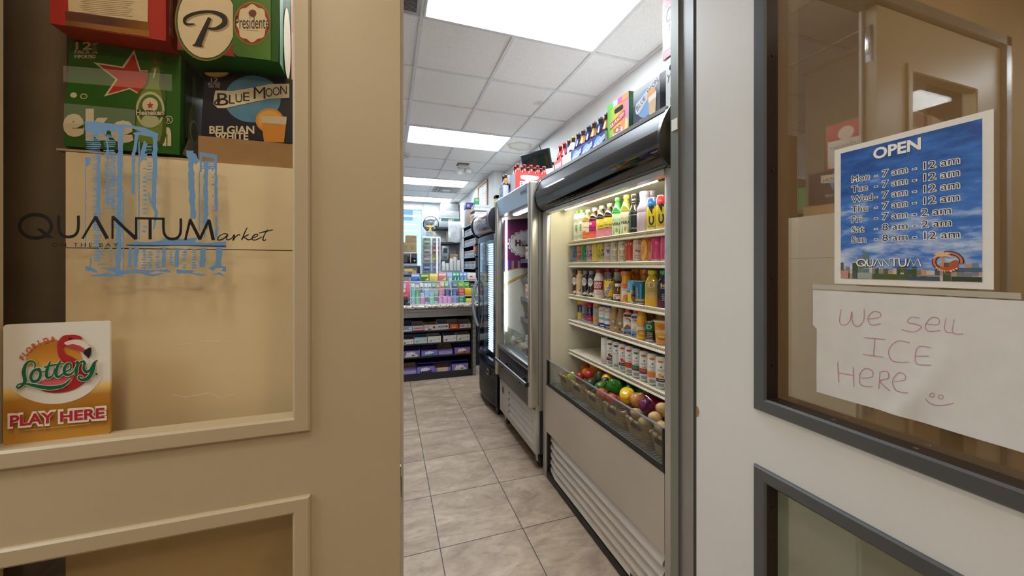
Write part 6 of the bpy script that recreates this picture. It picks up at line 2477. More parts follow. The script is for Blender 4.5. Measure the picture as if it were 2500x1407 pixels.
PP = [(0.03, 0), (0.033, 0.004), (0.033, 0.112), (0.031, 0.122), (0.02, 0.15, None, 2.5), (0.0165, 0.155, None, 2), (0.0165, 0.162, None, 2)]
bottle('juice_bottle', 'square pale yellow juice bottle with a yellow cap on the third fridge shelf', 'bottle', spot(1594, 1.242, Z3), PP, gloss((198, 170, 60)), (capprof(0.0225, 0.156, 0.178), gloss((232, 206, 40))), [(0.0335, 0.004, 0.112, gradient([(0, (238, 188, 40)), (0.45, (226, 180, 50)), (0.6, (186, 164, 80)), (1, (180, 162, 90))], 'Z', 0, 0.112, 0.15))], juice305(['GINGER', 'LIME', 'TURMERIC', 'LEMON']), G3, square=5)
bottle('juice_bottle', 'square dark purple juice bottle with a green cap beside the right fridge post', 'bottle', spot(1616.5, 1.242, Z3), PP, gloss((24, 20, 40)), (capprof(0.0225, 0.156, 0.178), gloss((20, 150, 90))), [(0.0335, 0.004, 0.112, gradient([(0, (110, 30, 60)), (0.25, (96, 26, 60)), (0.4, (28, 20, 48)), (1, (20, 18, 40))], 'Z', 0, 0.112, 0.15))], juice305(['ACAI', 'BERRY', 'BEET', 'KALE']), G3, square=5)

# ---------------------------------------------------------------- fourth shelf
def slim(u, lab, cols, txt, tc, X=1.275):
	g = gradient([(p, c) for p, c in cols], 'Z', 0, 0.156, 0.2)

	def art(d):
		d.textc(txt, 0, 0.08, 0.012, ink(tc), 2, rot=PI / 2, wmax=0.05)
		d.disc(0, 0.122, 0.006, ink((222, 90, 50)), 2)
		d.rect(-0.006, 0.03, 0.006, 0.034, ink(tc), 2)
	can(lab, spot(u, X, Z4), 0.0265, 0.156, g, art, None, G4)

slim(1419, 'slim yellow and navy can at the left end of the fourth fridge shelf', [(0, (228, 206, 40)), (0.36, (228, 206, 60)), (0.42, (30, 40, 84)), (0.74, (28, 40, 84)), (0.8, (226, 204, 50)), (1, (226, 204, 50))], 'CLEAN', (226, 226, 226))
slim(1430, 'slim pink and grey can, second from the left on the fourth fridge shelf', [(0, (190, 150, 180)), (0.35, (150, 84, 120)), (0.4, (150, 164, 180)), (0.7, (150, 164, 180)), (0.75, (170, 96, 130)), (1, (196, 170, 190))], 'CLEAN', (60, 60, 90))
slim(1442.5, 'slim red and navy can, third from the left on the fourth fridge shelf', [(0, (206, 40, 90)), (0.3, (196, 40, 90)), (0.36, (28, 36, 80)), (0.7, (30, 40, 84)), (0.76, (176, 26, 60)), (1, (176, 26, 60))], 'CLEAN', (200, 214, 226))
slim(1458, 'slim gold can with pale blue band on the fourth fridge shelf', [(0, (206, 168, 100)), (0.44, (214, 178, 110)), (0.48, (176, 200, 210)), (0.76, (176, 200, 210)), (0.8, (206, 160, 84)), (1, (206, 168, 100))], 'TEA', (150, 90, 60), 1.262)

def pure_art(d):
	d.rect(-0.03, 0.056, 0.03, 0.074, ink((120, 176, 210)), 1)
	d.rect(-0.03, 0.006, 0.03, 0.034, ink((36, 48, 110)), 1)
	d.textc('pure', 0, 0.115, 0.012, ink((60, 70, 90)), 2)
	d.textc('PROTEIN', 0, 0.092, 0.006, ink((120, 150, 180)), 2, wmax=0.036)
	d.rect(-0.012, 0.014, 0.014, 0.02, ink((220, 224, 236)), 2)

for u, lab in ((1474, 'navy-capped white shake bottle, left one of the pair on the fourth fridge shelf'), (1488.5, 'white protein shake bottle with navy cap beside the tan coffee bottles')):
	bottle('shake_bottle', lab, 'bottle', spot(u, 1.25, Z4), [(0.026, 0), (0.0285, 0.004), (0.0285, 0.1), (0.0285, 0.128), (0.024, 0.14), (0.021, 0.143)], MILKW, (capprof(0.0225, 0.142, 0.166), gloss((38, 58, 140))), [(0.029, 0.006, 0.128, MILKW)], pure_art, G4)
bottle('shake_bottle', 'orange-capped bottle in the second row behind the navy-capped shakes', 'bottle', spot(1474, 1.33, Z4), [(0.026, 0), (0.0285, 0.004), (0.0285, 0.13), (0.022, 0.145)], gloss((150, 60, 40)), (capprof(0.024, 0.144, 0.17), gloss((222, 80, 40))), None, None, G4)
FR = [(0.027, 0), (0.0305, 0.005), (0.0305, 0.075), (0.028, 0.095), (0.0215, 0.125), (0.0195, 0.135), (0.0215, 0.148), (0.0215, 0.158)]

def frap_art(choc):
	def f(d):
		d.disc(-0.004, 0.062, 0.0125, ink((20, 96, 66)), 1)
		d.disc(-0.004, 0.062, 0.0095, ink((236, 236, 228)), 2)
		d.poly([(-0.010, 0.055), (0.002, 0.055), (0.0, 0.068), (-0.008, 0.068)], ink((20, 96, 66)), 3)
		d.disc(-0.004, 0.065, 0.003, ink((236, 236, 228)), 4, n=10)
		d.textc('Frappuccino', -0.002, 0.043, 0.005, ink((90, 60, 40)), 2, wmax=0.034)
		if choc:
			d.poly([(-0.012, 0.018), (-0.004, 0.034), (0.003, 0.018)], ink((60, 34, 22)), 2)
			d.textc('mocha', -0.002, 0.012, 0.006, ink((60, 34, 22)), 2)
		d.rect(0.006, 0.018, 0.014, 0.032, ink((226, 220, 206)), 2)
	return f

for u, lab, ch in ((1503, 'tan coffee bottle with round green emblem, left of the pair on the fourth fridge shelf', False), (1520.5, 'tan glass coffee bottle with emblem and dark chocolate mark on the fourth fridge shelf', True)):
	bottle('coffee_bottle', lab, 'bottle', spot(u, 1.25, Z4), FR, gloss((178, 142, 100) if not ch else (160, 124, 88)), (capprof(0.0225, 0.152, 0.166), gloss((206, 190, 150) if not ch else (60, 50, 60))), [(0.0309, 0.008, 0.074, gloss((178, 142, 100) if not ch else (160, 124, 88)))], frap_art(ch), G4)

def premier_art(c, c2):
	def f(d):
		d.rect(-0.0195, 0.112, 0.0195, 0.126, ink(c), 1)
		d.ribbon([(-0.016, 0.104), (0.004, 0.1), (0.016, 0.09), (0.006, 0.08)], [0.001, 0.006, 0.007, 0.001], ink((190, 36, 40)), 2, smooth=4)
		d.textc('PREMIER', -0.006, 0.097, 0.005, ink((160, 60, 60)), 3, wmax=0.024)
		d.textc('PROTEIN', -0.006, 0.089, 0.005, ink((90, 96, 110)), 3, wmax=0.024)
		d.poly(cr([(-0.0175, 0.045), (0.0, 0.066), (0.0175, 0.05), (0.0175, 0.04), (-0.0175, 0.035)], 3, True), ink(c2), 1)
		d.rect(-0.0195, 0.022, 0.0195, 0.036, ink((80, 160, 214)), 2)
		d.rect(-0.0195, 0.006, 0.0195, 0.022, ink(c), 2)
		d.textc('30G', -0.012, 0.044, 0.007, ink((200, 60, 60)), 3)
		d.textc('SHAKE', 0, 0.014, 0.005, WHITE, 3)
	return f

for u, lab, c, c2 in ((1537.5, 'protein shake carton bottle with red cap and brown chocolate band on the fourth fridge shelf', (74, 34, 36), (130, 90, 70)), (1553.5, 'protein shake carton bottle with red cap and blue vanilla band on the fourth fridge shelf', (44, 70, 160), (214, 206, 186))):
	bottle('shake_carton', lab, 'bottle', spot(u, 1.245, Z4), [(0.0235, 0), (0.025, 0.004), (0.025, 0.122), (0.022, 0.134, None, 3), (0.015, 0.14, None, 2)], MILKW, ([(0.0155, 0.138), (0.017, 0.14), (0.015, 0.166), (0.0005, 0.166)], gloss((206, 50, 40))), [(0.0254, 0.004, 0.126, MILKW)], premier_art(c, c2), G4, square=4)

def mango_art(d):
	d.rect(-0.03, 0.06, 0.03, 0.07, ink((176, 210, 222)), 1)
	d.disc(0, 0.042, 0.02, ink((190, 90, 50)), 1, 0.014)
	d.disc(0.004, 0.04, 0.016, ink((236, 190, 60)), 2, 0.01)
	d.textc('MANGO', 0, 0.024, 0.006, ink((120, 60, 30)), 2)

bottle('juice_bottle', 'mango juice bottle with a fruit label on the fourth fridge shelf', 'bottle', spot(1571.5, 1.2325, Z4), [(0.024, 0), (0.0265, 0.004), (0.0265, 0.075), (0.0255, 0.085), (0.0265, 0.1), (0.025, 0.125), (0.019, 0.14)], gloss((222, 160, 40)), (capprof(0.0205, 0.138, 0.158), gloss((210, 150, 40))), [(0.027, 0.008, 0.074, gradient([(0, (236, 190, 60)), (0.5, (230, 180, 70)), (1, (190, 214, 224))], 'Z', 0.0, 0.08, 0.3))], mango_art, G4)
for u in (1592, 1612):
	bottle('juice_bottle', {1592: 'golden juice bottle in the second row behind the mango smoothie cup', 1612: 'golden juice bottle in the second row nearest the right fridge post'}[u], 'bottle', spot(u, 1.35, Z4), JP, gloss((206, 150, 36)), (capprof(0.029, 0.146, 0.17), gloss((214, 160, 40))), None, None, G4)
can('dark coffee can with a green emblem panel on the fourth fridge shelf', spot(1583, 1.24, Z4), 0.0255, 0.112, gloss((54, 50, 42)), lambda d: (d.rect(-0.022, 0.062, 0.022, 0.104, ink((20, 110, 76)), 1), d.disc(-0.002, 0.083, 0.012, ink((226, 230, 222)), 2), d.disc(-0.002, 0.083, 0.009, ink((20, 110, 76)), 3), [d.rect(-0.014, 0.012 + k * 0.009, 0.014, 0.016 + k * 0.009, ink((160, 150, 120)), 2) for k in range(5)]), None, G4)

def oyer_art(d):
	d.textc('DOYEA', 0.0, 0.07, 0.015, ink((240, 226, 170)), 2, bold=0.03, wmax=0.062)
	d.textc('MANGO TEA', 0.0, 0.057, 0.006, ink((240, 226, 170)), 2)
	d.disc(0.0, 0.098, 0.014, ink((206, 100, 40)), 1)
	d.poly([(-0.024, 0.1), (-0.008, 0.103), (-0.012, 0.094)], ink((90, 140, 60)), 2)
	d.ribbon([(-0.026, 0.05), (-0.014, 0.034), (0.004, 0.03), (0.02, 0.04), (0.028, 0.054)], [0.001, 0.005, 0.005, 0.001], ink((150, 60, 30)), 2, smooth=4)
	for x in (-0.014, -0.002, 0.01):
		d.disc(x, 0.045, 0.007, ink((244, 200, 60)), 1, 0.006)
	d.disc(0.024, 0.035, 0.009, ink((236, 200, 160)), 3)

ROUND.append((bpy.data.objects['shake_carton.001'], 0.0345))
bottle('smoothie_cup', 'large mango drink cup with clear lid at the right end of the fourth fridge shelf', 'cup', spot(1607, 1.255, Z4), [(0.031, 0), (0.033, 0.004), (0.040, 0.118), (0.042, 0.12)], gloss((222, 150, 30)), ([(0.043, 0.118), (0.044, 0.121), (0.044, 0.127), (0.040, 0.129), (0.001, 0.129)], M((226, 206, 170), 0.2, coat=0.5)), None, None, G4)
root = [o for o in S.objects if o.get('label', '').startswith('large mango')][0]
mb = MB()
oyer_art(Dec(mb, lambda x, y, h: Vector(((0.0334 + 0.058 * y + h) * math.cos(-PI / 2 + x / 0.037), (0.0334 + 0.058 * y + h) * math.sin(-PI / 2 + x / 0.037), y)), step=0.007))
mb.obj('printed_label', root, True)

# ---------------------------------------------------------------- bottom shelf: white energy cans, three deep
CW5 = M((228, 229, 226), 0.18, var=0.02, coat=0.5)
BLID = M((24, 25, 28), 0.3, coat=0.4)

def cel_art(c, fruit, foot):
	def f(d):
		d.poly(cr([(-0.015, 0.133), (0.0, 0.137), (0.012, 0.133), (0.004, 0.126), (-0.012, 0.127)], 3, True), ink(c), 1)
		d.poly([(-0.006, 0.106), (0.004, 0.111), (0.004, 0.101)], ink('30343a'), 1)
		d.textc('CELSIUS', 0, 0.09, 0.0085, ink('70747a'), 1, wmax=0.036)
		if fruit:
			d.disc(-0.004, 0.067, 0.009, ink(fruit), 1, 0.010)
			d.disc(0.008, 0.061, 0.006, ink(c), 1)
		if foot:
			d.rect(-0.024, 0.036, 0.024, 0.052, ink('1c1e22'), 1)
			d.rect(-0.016, 0.043, 0.014, 0.046, ink('d8d8d8'), 2)
		for k in range(9):
			d.rect(-0.014 + k * 0.0032, 0.014, -0.0125 + k * 0.0032, 0.03, ink('44474c'), 1)
	return f

def inspired(c, c2):
	def f(d):
		cel_art(c, None, False)(d)
		d.rect(-0.03, 0.05, 0.03, 0.068, ink(c), 1)
		d.rect(-0.03, 0.04, 0.03, 0.05, ink(c2), 1)
		d.textc('VIBE', 0, 0.074, 0.008, ink(c2), 2)
	return f

SPEC = [(1480.5, None, None, 0, 'white slim can fading to pink, left end of the bottom fridge shelf'),
		(1493, (110, 30, 60), (130, 50, 70), 1, 'white energy can with dark berry print, second from left on the bottom fridge shelf'),
		(1507, (20, 90, 110), None, 2, 'white energy can with teal leaf print, third from left on the bottom fridge shelf'),
		(1522, (222, 70, 50), (226, 60, 60), 1, 'white energy can with a red watermelon slice, fourth from left on the bottom fridge shelf'),
		(1538.5, (190, 60, 40), (200, 70, 40), 3, 'white energy can with red spiral print, fifth from left on the bottom fridge shelf'),
		(1556, (30, 130, 90), (120, 40, 90), 4, 'white energy can with green top mark and purple lettering on the bottom fridge shelf'),
		(1575, (176, 96, 40), (110, 50, 130), 5, 'white energy can with orange and violet bands on the bottom fridge shelf'),
		(1595.5, (226, 130, 50), (226, 130, 90), 6, 'white energy can with orange script on the bottom fridge shelf'),
		(1615.5, (226, 110, 50), (232, 160, 60), 1, 'white energy can with an orange slice beside the right fridge post')]
back = None
for k, (u, c, fr_, kind, lab) in enumerate(SPEC):
	pos = spot(u, 1.238, Z5 + 0.002)
	if kind == 0:
		can(lab, pos, 0.0288, 0.158, gradient([(0, (214, 150, 196)), (0.18, (226, 214, 200)), (0.5, (228, 228, 226)), (1, (226, 228, 228))], 'Z', 0.01, 0.15, 0.2), lambda d: d.textc('alani', 0, 0.12, 0.008, ink('9a9aa6'), 1), None, G5, name='energy_drink_can')
		continue
	art = {1: cel_art(c, fr_, True), 2: cel_art(c, None, False), 3: inspired(c, fr_), 4: inspired(c, fr_), 5: inspired(c, fr_), 6: inspired(c, fr_)}[kind]
	can(lab, pos, 0.0288, 0.156, CW5, art, None, G5, name='energy_drink_can', lid=BLID)
ys = [spot(u, 1.238, 0).y for u, *_ in SPEC]
first = None
for row in (1, 2):
	for k, y in enumerate(ys[1:]):
		pos = Vector((1.238 + row * 0.0605, y, Z5 + 0.002))
		lab = 'plain white energy can with black lid in the %s row behind the printed cans' % ('second', 'third')[row - 1]
		if first is None:
			first = can(lab, pos, 0.0288, 0.156, CW5, None, None, 'energy cans in the rear rows of the bottom shelf', name='energy_drink_can', lid=BLID)
		else:
			ROUND.append((dup(first, pos, 0.3 * k, lab, 'energy cans in the rear rows of the bottom shelf'), 0.0296))

# let neighbours on a shelf stand clear of one another and of the end walls
for o, r in ROUND:
	if o.location.z < Z3 - 0.1 and o.location.z > Z5 + 0.1:
		o.scale = (1, 1, 0.9)
for _ in range(500):
	for i, (a, ra) in enumerate(ROUND):
		for b, rb in ROUND[i + 1:]:
			if abs(a.location.z - b.location.z) > 0.03:
				continue
			dx, dy = a.location.x - b.location.x, a.location.y - b.location.y
			need = ra + rb
			if dx * dx + dy * dy < need * need:
				q = (math.sqrt(max(0.0, need * need - dx * dx)) - abs(dy)) / 2 + 2e-4
				sg_ = 1 if dy > 0 else -1
				a.location.y += q * sg_
				b.location.y -= q * sg_
	for a, ra in ROUND:
		a.location.y = max(1.192 + ra, min(2.308 - ra, a.location.y))

# ---------------------------------------------------------------- baskets and produce
def wicker():
	m, n, l, p = newmat('wicker')
	tc = n.new('ShaderNodeTexCoord')
	wv = n.new('ShaderNodeTexWave')
	wv.inputs['Scale'].default_value = 34
	wv.inputs['Distortion'].default_value = 5
	wv.bands_direction = 'Z'
	l.new(tc.outputs['Object'], wv.inputs[0])
	wy = n.new('ShaderNodeTexWave')
	wy.inputs['Scale'].default_value = 22
	wy.inputs['Distortion'].default_value = 3
	wy.bands_direction = 'Y'
	l.new(tc.outputs['Object'], wy.inputs[0])
	mu = n.new('ShaderNodeMath')
	mu.operation = 'MULTIPLY'
	l.new(wv.outputs['Fac'], mu.inputs[0])
	l.new(wy.outputs['Fac'], mu.inputs[1])
	r = n.new('ShaderNodeValToRGB')
	r.color_ramp.elements[0].color = rgb((146, 112, 72))
	r.color_ramp.elements[1].color = rgb((226, 192, 142))
	l.new(wv.outputs['Fac'], r.inputs[0])
	l.new(r.outputs[0], p.inputs['Base Color'])
	p.inputs['Roughness'].default_value = 0.75
	b = n.new('ShaderNodeBump')
	b.inputs['Strength'].default_value = 0.9
	b.inputs['Distance'].default_value = 0.004
	l.new(mu.outputs[0], b.inputs['Height'])
	l.new(b.outputs[0], p.inputs['Normal'])
	return m

WICK = wicker()
WOODH = M((206, 180, 140), 0.55, var=0.1, scale=14)

def basket(y0, y1, label, x0=1.085, x1=1.40, h=0.085):
	root = thing('wicker_basket', label, 'basket', ((x0 + x1) / 2, (y0 + y1) / 2, 0.662), group='wicker baskets in the fridge well')
	z0, z1 = 0.662, 0.662 + h
	ins = 0.014
	mb = MB()

	def loop(t, z, off=0.0):
		q = ins * (1 - t) + off
		a0, a1, b0, b1 = x0 + q, x1 - q, y0 + q, y1 - q
		r = 0.02
		out = []
		for cx, cy, s0 in ((a1 - r, b1 - r, 0), (a0 + r, b1 - r, PI / 2), (a0 + r, b0 + r, PI), (a1 - r, b0 + r, 1.5 * PI)):
			out += [(cx + r * math.cos(s0 + PI / 2 * k / 4), cy + r * math.sin(s0 + PI / 2 * k / 4), z) for k in range(5)]
		return out
	L = [loop(t, z0 + (z1 - z0) * t) for t in (0, 0.5, 1)] + [loop(1, z1, 0.005)] + [loop(t, z0 + (z1 - z0) * t, 0.005) for t in (0.5, 0.06)]
	n = len(L[0])
	vs = [p for q in L for p in q]
	fs = []
	for k in range(len(L) - 1):
		for i in range(n):
			j = (i + 1) % n
			fs.append((k * n + i, k * n + j, (k + 1) * n + j, (k + 1) * n + i))
	fs.append(tuple(range(n - 1, -1, -1)))
	fs.append(tuple((len(L) - 1) * n + i for i in range(n)))
	mb.add(vs, fs, WICK)
	ym = (y0 + y1) / 2
	d = Dec(mb, lambda a, b, hh: Vector((x0 + ins * (1 - (b - z0) / h) - 0.0003 - hh, a, b)))
	pts = []
	for cxx, sg_ in ((ym + 0.026, 1), (ym - 0.026, -1)):
		pts += [(cxx + sg_ * 0.013 * math.cos(-PI / 2 + PI * k / 6), z0 + h * 0.68 + sg_ * 0.013 * math.sin(-PI / 2 + PI * k / 6)) for k in range(7)]
	d.poly(pts, M((62, 46, 32), 0.9), 0)
	mb.obj('basket_body', root)
	mb = MB()
	xh = x0 - 0.004
	mb.tube([(xh, ym - 0.052, z1 + 0.002), (xh, ym + 0.052, z1 + 0.002)], 0.0078, WOODH, 12)
	for q in (-0.04, 0.0, 0.036):
		mb.tube([(xh, ym + q - 0.006, z1 + 0.002), (xh, ym + q + 0.006, z1 + 0.002)], 0.0092, M((150, 118, 78), 0.7), 12)
	mb.obj('handle', root)
	return root

XB = 1.10
edges = [2.262, 2.092, 1.912, 1.732, 1.528, 1.345, 1.20]
BL = ['wicker basket of pears and apples at the far left end of the fridge well', 'wicker basket of avocados, second from the left in the fridge well', 'wicker basket of tomatoes, third from the left in the fridge well',
	  'wicker basket of onions and garlic in the fridge well', 'wicker basket of potatoes, second from the right in the fridge well', 'wicker basket at the right end of the fridge well, cut by the post']
for k in range(6):
	basket(edges[k + 1] + 0.004, edges[k] - 0.004, BL[k])

def fruit_mat(c, c2, sc=6, rough=0.3, sub=0.0):
	m, n, l, p = newmat('fruit_skin')
	tc = n.new('ShaderNodeTexCoord')
	nz = n.new('ShaderNodeTexNoise')
	nz.inputs['Scale'].default_value = sc * 6
	nz.inputs['Detail'].default_value = 5
	l.new(tc.outputs['Object'], nz.inputs['Vector'])
	r = n.new('ShaderNodeValToRGB')
	r.color_ramp.elements[0].position = 0.36
	r.color_ramp.elements[0].color = rgb(c)
	r.color_ramp.elements[1].position = 0.66
	r.color_ramp.elements[1].color = rgb(c2)
	l.new(nz.outputs[0], r.inputs[0])
	l.new(r.outputs[0], p.inputs['Base Color'])
	p.inputs['Roughness'].default_value = rough
	b = n.new('ShaderNodeBump')
	b.inputs['Strength'].default_value = 0.15
	b.inputs['Distance'].default_value = 0.002
	nb = n.new('ShaderNodeTexNoise')
	nb.inputs['Scale'].default_value = 180
	l.new(tc.outputs['Object'], nb.inputs['Vector'])
	l.new(nb.outputs[0], b.inputs['Height'])
	l.new(b.outputs[0], p.inputs['Normal'])
	return m

PRO = 'loose produce in the fridge well'
FM = {
	'orange': fruit_mat((226, 122, 24), (238, 148, 40), 3), 'lemon': fruit_mat((226, 160, 40), (236, 186, 60), 3), 'apple': fruit_mat((140, 22, 26), (206, 72, 60), 2.2, 0.18),
	'pear': fruit_mat((176, 190, 60), (206, 210, 84), 2.5, 0.25), 'avocado': fruit_mat((24, 34, 20), (58, 78, 36), 9, 0.35), 'avocadog': fruit_mat((40, 84, 28), (96, 128, 50), 8, 0.3),
	'gpepper': fruit_mat((22, 92, 20), (48, 130, 30), 1.5, 0.12), 'ypepper': fruit_mat((222, 170, 20), (236, 192, 40), 1.5, 0.12), 'tomato': fruit_mat((206, 70, 40), (226, 104, 66), 2, 0.15),
	'onion': fruit_mat((168, 104, 58), (206, 150, 96), 4, 0.3), 'ronion': fruit_mat((70, 14, 50), (130, 40, 100), 4, 0.22), 'potato': fruit_mat((176, 142, 92), (206, 174, 122), 5, 0.6), 'garlic': fruit_mat((226, 214, 206), (238, 230, 222), 5, 0.45)}
STEM = M((96, 92, 40), 0.7)

def fruit(kind, name, label, cat, u, v, X, r, tilt=(0, 0, 0)):
	c = onX(u, v, X)
	if X + r > 1.185:
		c.z = min(c.z, 0.847 - r * 1.12)
	root = thing(name, label, cat, (c.x, c.y, c.z - r * 0.9), 0, PRO)
	mb = MB(70)
	mb.T = Matrix.Translation((0, 0, r * 0.9)) @ Matrix.Rotation(tilt[2], 4, 'Z') @ Matrix.Rotation(tilt[0], 4, 'X') @ Matrix.Rotation(tilt[1], 4, 'Y')
	T = mb.T.copy()
	base = kind.lstrip('gyr') if kind in ('gpepper', 'ypepper', 'ronion') else kind
	stem = None
	if base in ('orange', 'lemon', 'tomato'):
		k = {'orange': (1, 1, 0.95), 'lemon': (1.12, 0.95, 0.95), 'tomato': (1, 1, 0.84)}[base]
		mb.ball((0, 0, 0), (r * k[0], r * k[1], r * k[2]), FM[kind], 24, 16, lambda d, t, a: 1 - 0.05 * math.exp(-(t / 0.25) ** 2))
		if base == 'tomato':
			stem = 'calyx'
	elif base == 'apple':
		mb.ball((0, 0, 0), (r, r, r * 0.94), FM[kind], 24, 18, lambda d, t, a: 1 - 0.22 * math.exp(-(t / 0.3) ** 2) - 0.12 * math.exp(-((PI - t) / 0.25) ** 2) - 0.06 * (1 - math.cos(t)) / 2)
		stem = 'stem'
	elif base == 'pear':
		mb.ball((0, 0, 0), (r, r, r * 1.3), FM[kind], 24, 18, lambda d, t, a: Vector((d.x * (0.62 + 0.38 * (1 - math.cos(t * 0.95)) / 1.7 * 1.5 if t < 1.6 else 1.0 - 0.03 * (t - 1.6)), d.y * (0.62 + 0.38 * (1 - math.cos(t * 0.95)) / 1.7 * 1.5 if t < 1.6 else 1.0 - 0.03 * (t - 1.6)), d.z)))
		stem = 'stem'
	elif base.startswith('avocado'):
		mb.ball((0, 0, 0), (r, r, r * 1.32), FM[kind], 24, 18, lambda d, t, a: Vector((d.x * (1 - 0.24 * math.cos(t)), d.y * (1 - 0.24 * math.cos(t)), d.z)))
		stem = 'nub'
	elif base == 'pepper':
		def f(d, t, a):
			lob = 0.84 + 0.20 * abs(math.cos(2 * a + 0.3)) ** 0.7
			w = (0.86 + 0.14 * math.cos(t)) * lob
			return Vector((d.x * w, d.y * w, d.z * (1 - 0.3 * math.exp(-(t / 0.5) ** 2) - 0.18 * math.exp(-((PI - t) / 0.5) ** 2) * (1.6 - lob))))
		mb.ball((0, 0, 0), (r * 1.02, r * 1.02, r * 1.12), FM[kind], 36, 22, f)
		stem = 'pstem'
	elif base == 'onion':
		mb.ball((0, 0, 0), (r, r, r * 0.95), FM[kind], 24, 18, lambda d, t, a: Vector((d.x, d.y, d.z + 0.32 * math.exp(-(t / 0.22) ** 2) - 0.02)))
	elif base == 'potato':
		ph = u * 0.37
		mb.ball((0, 0, 0), (r * 1.25, r, r * 0.85), FM[kind], 24, 16, lambda d, t, a: 1 + 0.06 * math.sin(2 * a + ph) * math.sin(t) + 0.05 * math.sin(3 * t + ph))
	elif base == 'garlic':
		mb.ball((0, 0, 0), (r, r, r * 0.9), FM[kind], 28, 16, lambda d, t, a: Vector((d.x * (1 + 0.06 * math.cos(8 * a)), d.y * (1 + 0.06 * math.cos(8 * a)), d.z + 0.7 * math.exp(-(t / 0.2) ** 2))))
	mb.obj('flesh' if base != 'potato' else 'skin', root, True)
	if stem:
		mb = MB()
		mb.T = T
		if stem == 'stem':
			mb.tube([(0, 0, r * 0.7), (0.002, 0, r * 1.05 if base == 'apple' else r * 1.5)], 0.0018, STEM, 7)
		elif stem == 'nub':
			mb.lathe([(0.004, r * 1.28), (0.0035, r * 1.36), (0.001, r * 1.37)], STEM, 10)
		elif stem == 'calyx':
			for k in range(5):
				a = k * 1.257
				mb.tube([(0, 0, r * 0.80), (r * 0.2 * math.cos(a), r * 0.2 * math.sin(a), r * 0.83), (r * 0.42 * math.cos(a), r * 0.42 * math.sin(a), r * 0.80)], [0.003, 0.0022, 0.0006], M((60, 110, 40), 0.6), 6)
		else:
			mb.tube([(0, 0, r * 0.74), (0, 0, r * 0.9), (0.004, 0, r * 1.12)], [0.009, 0.005, 0.0045], M((70, 110, 40), 0.5), 10)
		mb.obj('stem', root, True)
	return root

fruit('pear', 'pear', 'yellow-green pear at the far left of the produce', 'pear', 1395, 921, 1.135, 0.031, (0.35, 0.25, 0))
fruit('apple', 'apple', 'red apple beside the pear', 'apple', 1416, 921, 1.15, 0.031, (-0.9, -0.6, 0))
fruit('apple', 'apple', 'red apple left of the dark avocado', 'apple', 1438, 917, 1.17, 0.034, (0.2, 0.3, 0))
fruit('orange', 'orange', 'orange at the back left of the produce', 'orange', 1430, 900, 1.31, 0.036)
fruit('orange', 'orange', 'orange right behind the red apples', 'orange', 1434, 910, 1.236, 0.034)
fruit('orange', 'orange', 'largest orange at the back of the produce', 'orange', 1455, 893, 1.285, 0.041)
fruit('orange', 'orange', 'orange half hidden under the bottom fridge shelf', 'orange', 1470, 897, 1.362, 0.036)
fruit('avocado', 'avocado', 'dark avocado standing upright on the produce pile', 'avocado', 1461, 918, 1.165, 0.029, (0.1, 0.1, 0))
fruit('lemon', 'lemon', 'golden citrus fruit right of the upright dark avocado', 'citrus', 1483, 915, 1.205, 0.033)
fruit('avocado', 'avocado', 'mottled avocado lying low at the front glass', 'avocado', 1443, 936, 1.118, 0.029, (0.3, 0.9, 0.4))
fruit('avocadog', 'avocado', 'green avocado left of the largest green pepper', 'avocado', 1467, 944, 1.118, 0.027, (0.5, 1.0, 0.2))
fruit('avocado', 'avocado', 'small avocado tucked behind the largest green pepper', 'avocado', 1476, 932, 1.165, 0.022, (0.2, 0.7, 0))
fruit('gpepper', 'bell_pepper', 'largest green bell pepper in the middle of the produce', 'pepper', 1499, 944, 1.135, 0.042, (-1.05, -0.5, 0.2))
fruit('gpepper', 'bell_pepper', 'dark green bell pepper behind the largest one', 'pepper', 1512, 936, 1.215, 0.04, (0.3, 0.4, 1))
fruit('gpepper', 'bell_pepper', 'dark green bell pepper right of the largest one', 'pepper', 1535, 943, 1.20, 0.037, (0.2, 1.2, 0.6))
fruit('gpepper', 'bell_pepper', 'narrow green bell pepper just right of the other dark ones', 'pepper', 1552, 946, 1.265, 0.033, (0.2, 0.1, 1.4))
fruit('ypepper', 'bell_pepper', 'yellow bell pepper lying on its side', 'pepper', 1530, 967, 1.115, 0.042, (0.9, 1.2, 0.9))
fruit('tomato', 'tomato', 'pale red tomato, the largest and leftmost one', 'tomato', 1471, 962, 1.092, 0.034, (0.3, 0.3, 0))
fruit('tomato', 'tomato', 'round tomato at the front below the green pepper', 'tomato', 1493, 972, 1.094, 0.029)
fruit('tomato', 'tomato', 'tomato wedged between the round tomato and the yellow pepper', 'tomato', 1508, 974, 1.142, 0.026)
fruit('tomato', 'tomato', 'tomato behind the front glass, lowest of them', 'tomato', 1479, 987, 1.125, 0.024)
fruit('onion', 'onion', 'brown onion right of the yellow pepper', 'onion', 1556, 977, 1.13, 0.036, (0.4, 0.3, 0))
fruit('ronion', 'onion', 'purple onion, the largest one on the right', 'onion', 1578, 991, 1.112, 0.034, (0.9, -0.5, 0))
fruit('ronion', 'onion', 'small purple onion behind the glass below the brown onion', 'onion', 1545, 1006, 1.118, 0.022)
fruit('garlic', 'garlic', 'white garlic bulb behind the front glass', 'garlic', 1522, 1014, 1.12, 0.021, (0.3, 0.4, 0))
fruit('garlic', 'garlic', 'white garlic bulb leftmost of the two behind the glass', 'garlic', 1506, 1016, 1.125, 0.021, (0.5, 0.4, 0))
fruit('potato', 'potato', 'potato left of the purple onion', 'potato', 1556, 1011, 1.10, 0.03, (0.2, 0.3, 0.7))
fruit('potato', 'potato', 'roundest potato below the purple onion', 'potato', 1600, 1023, 1.10, 0.032, (0.3, 0.8, 0.4))
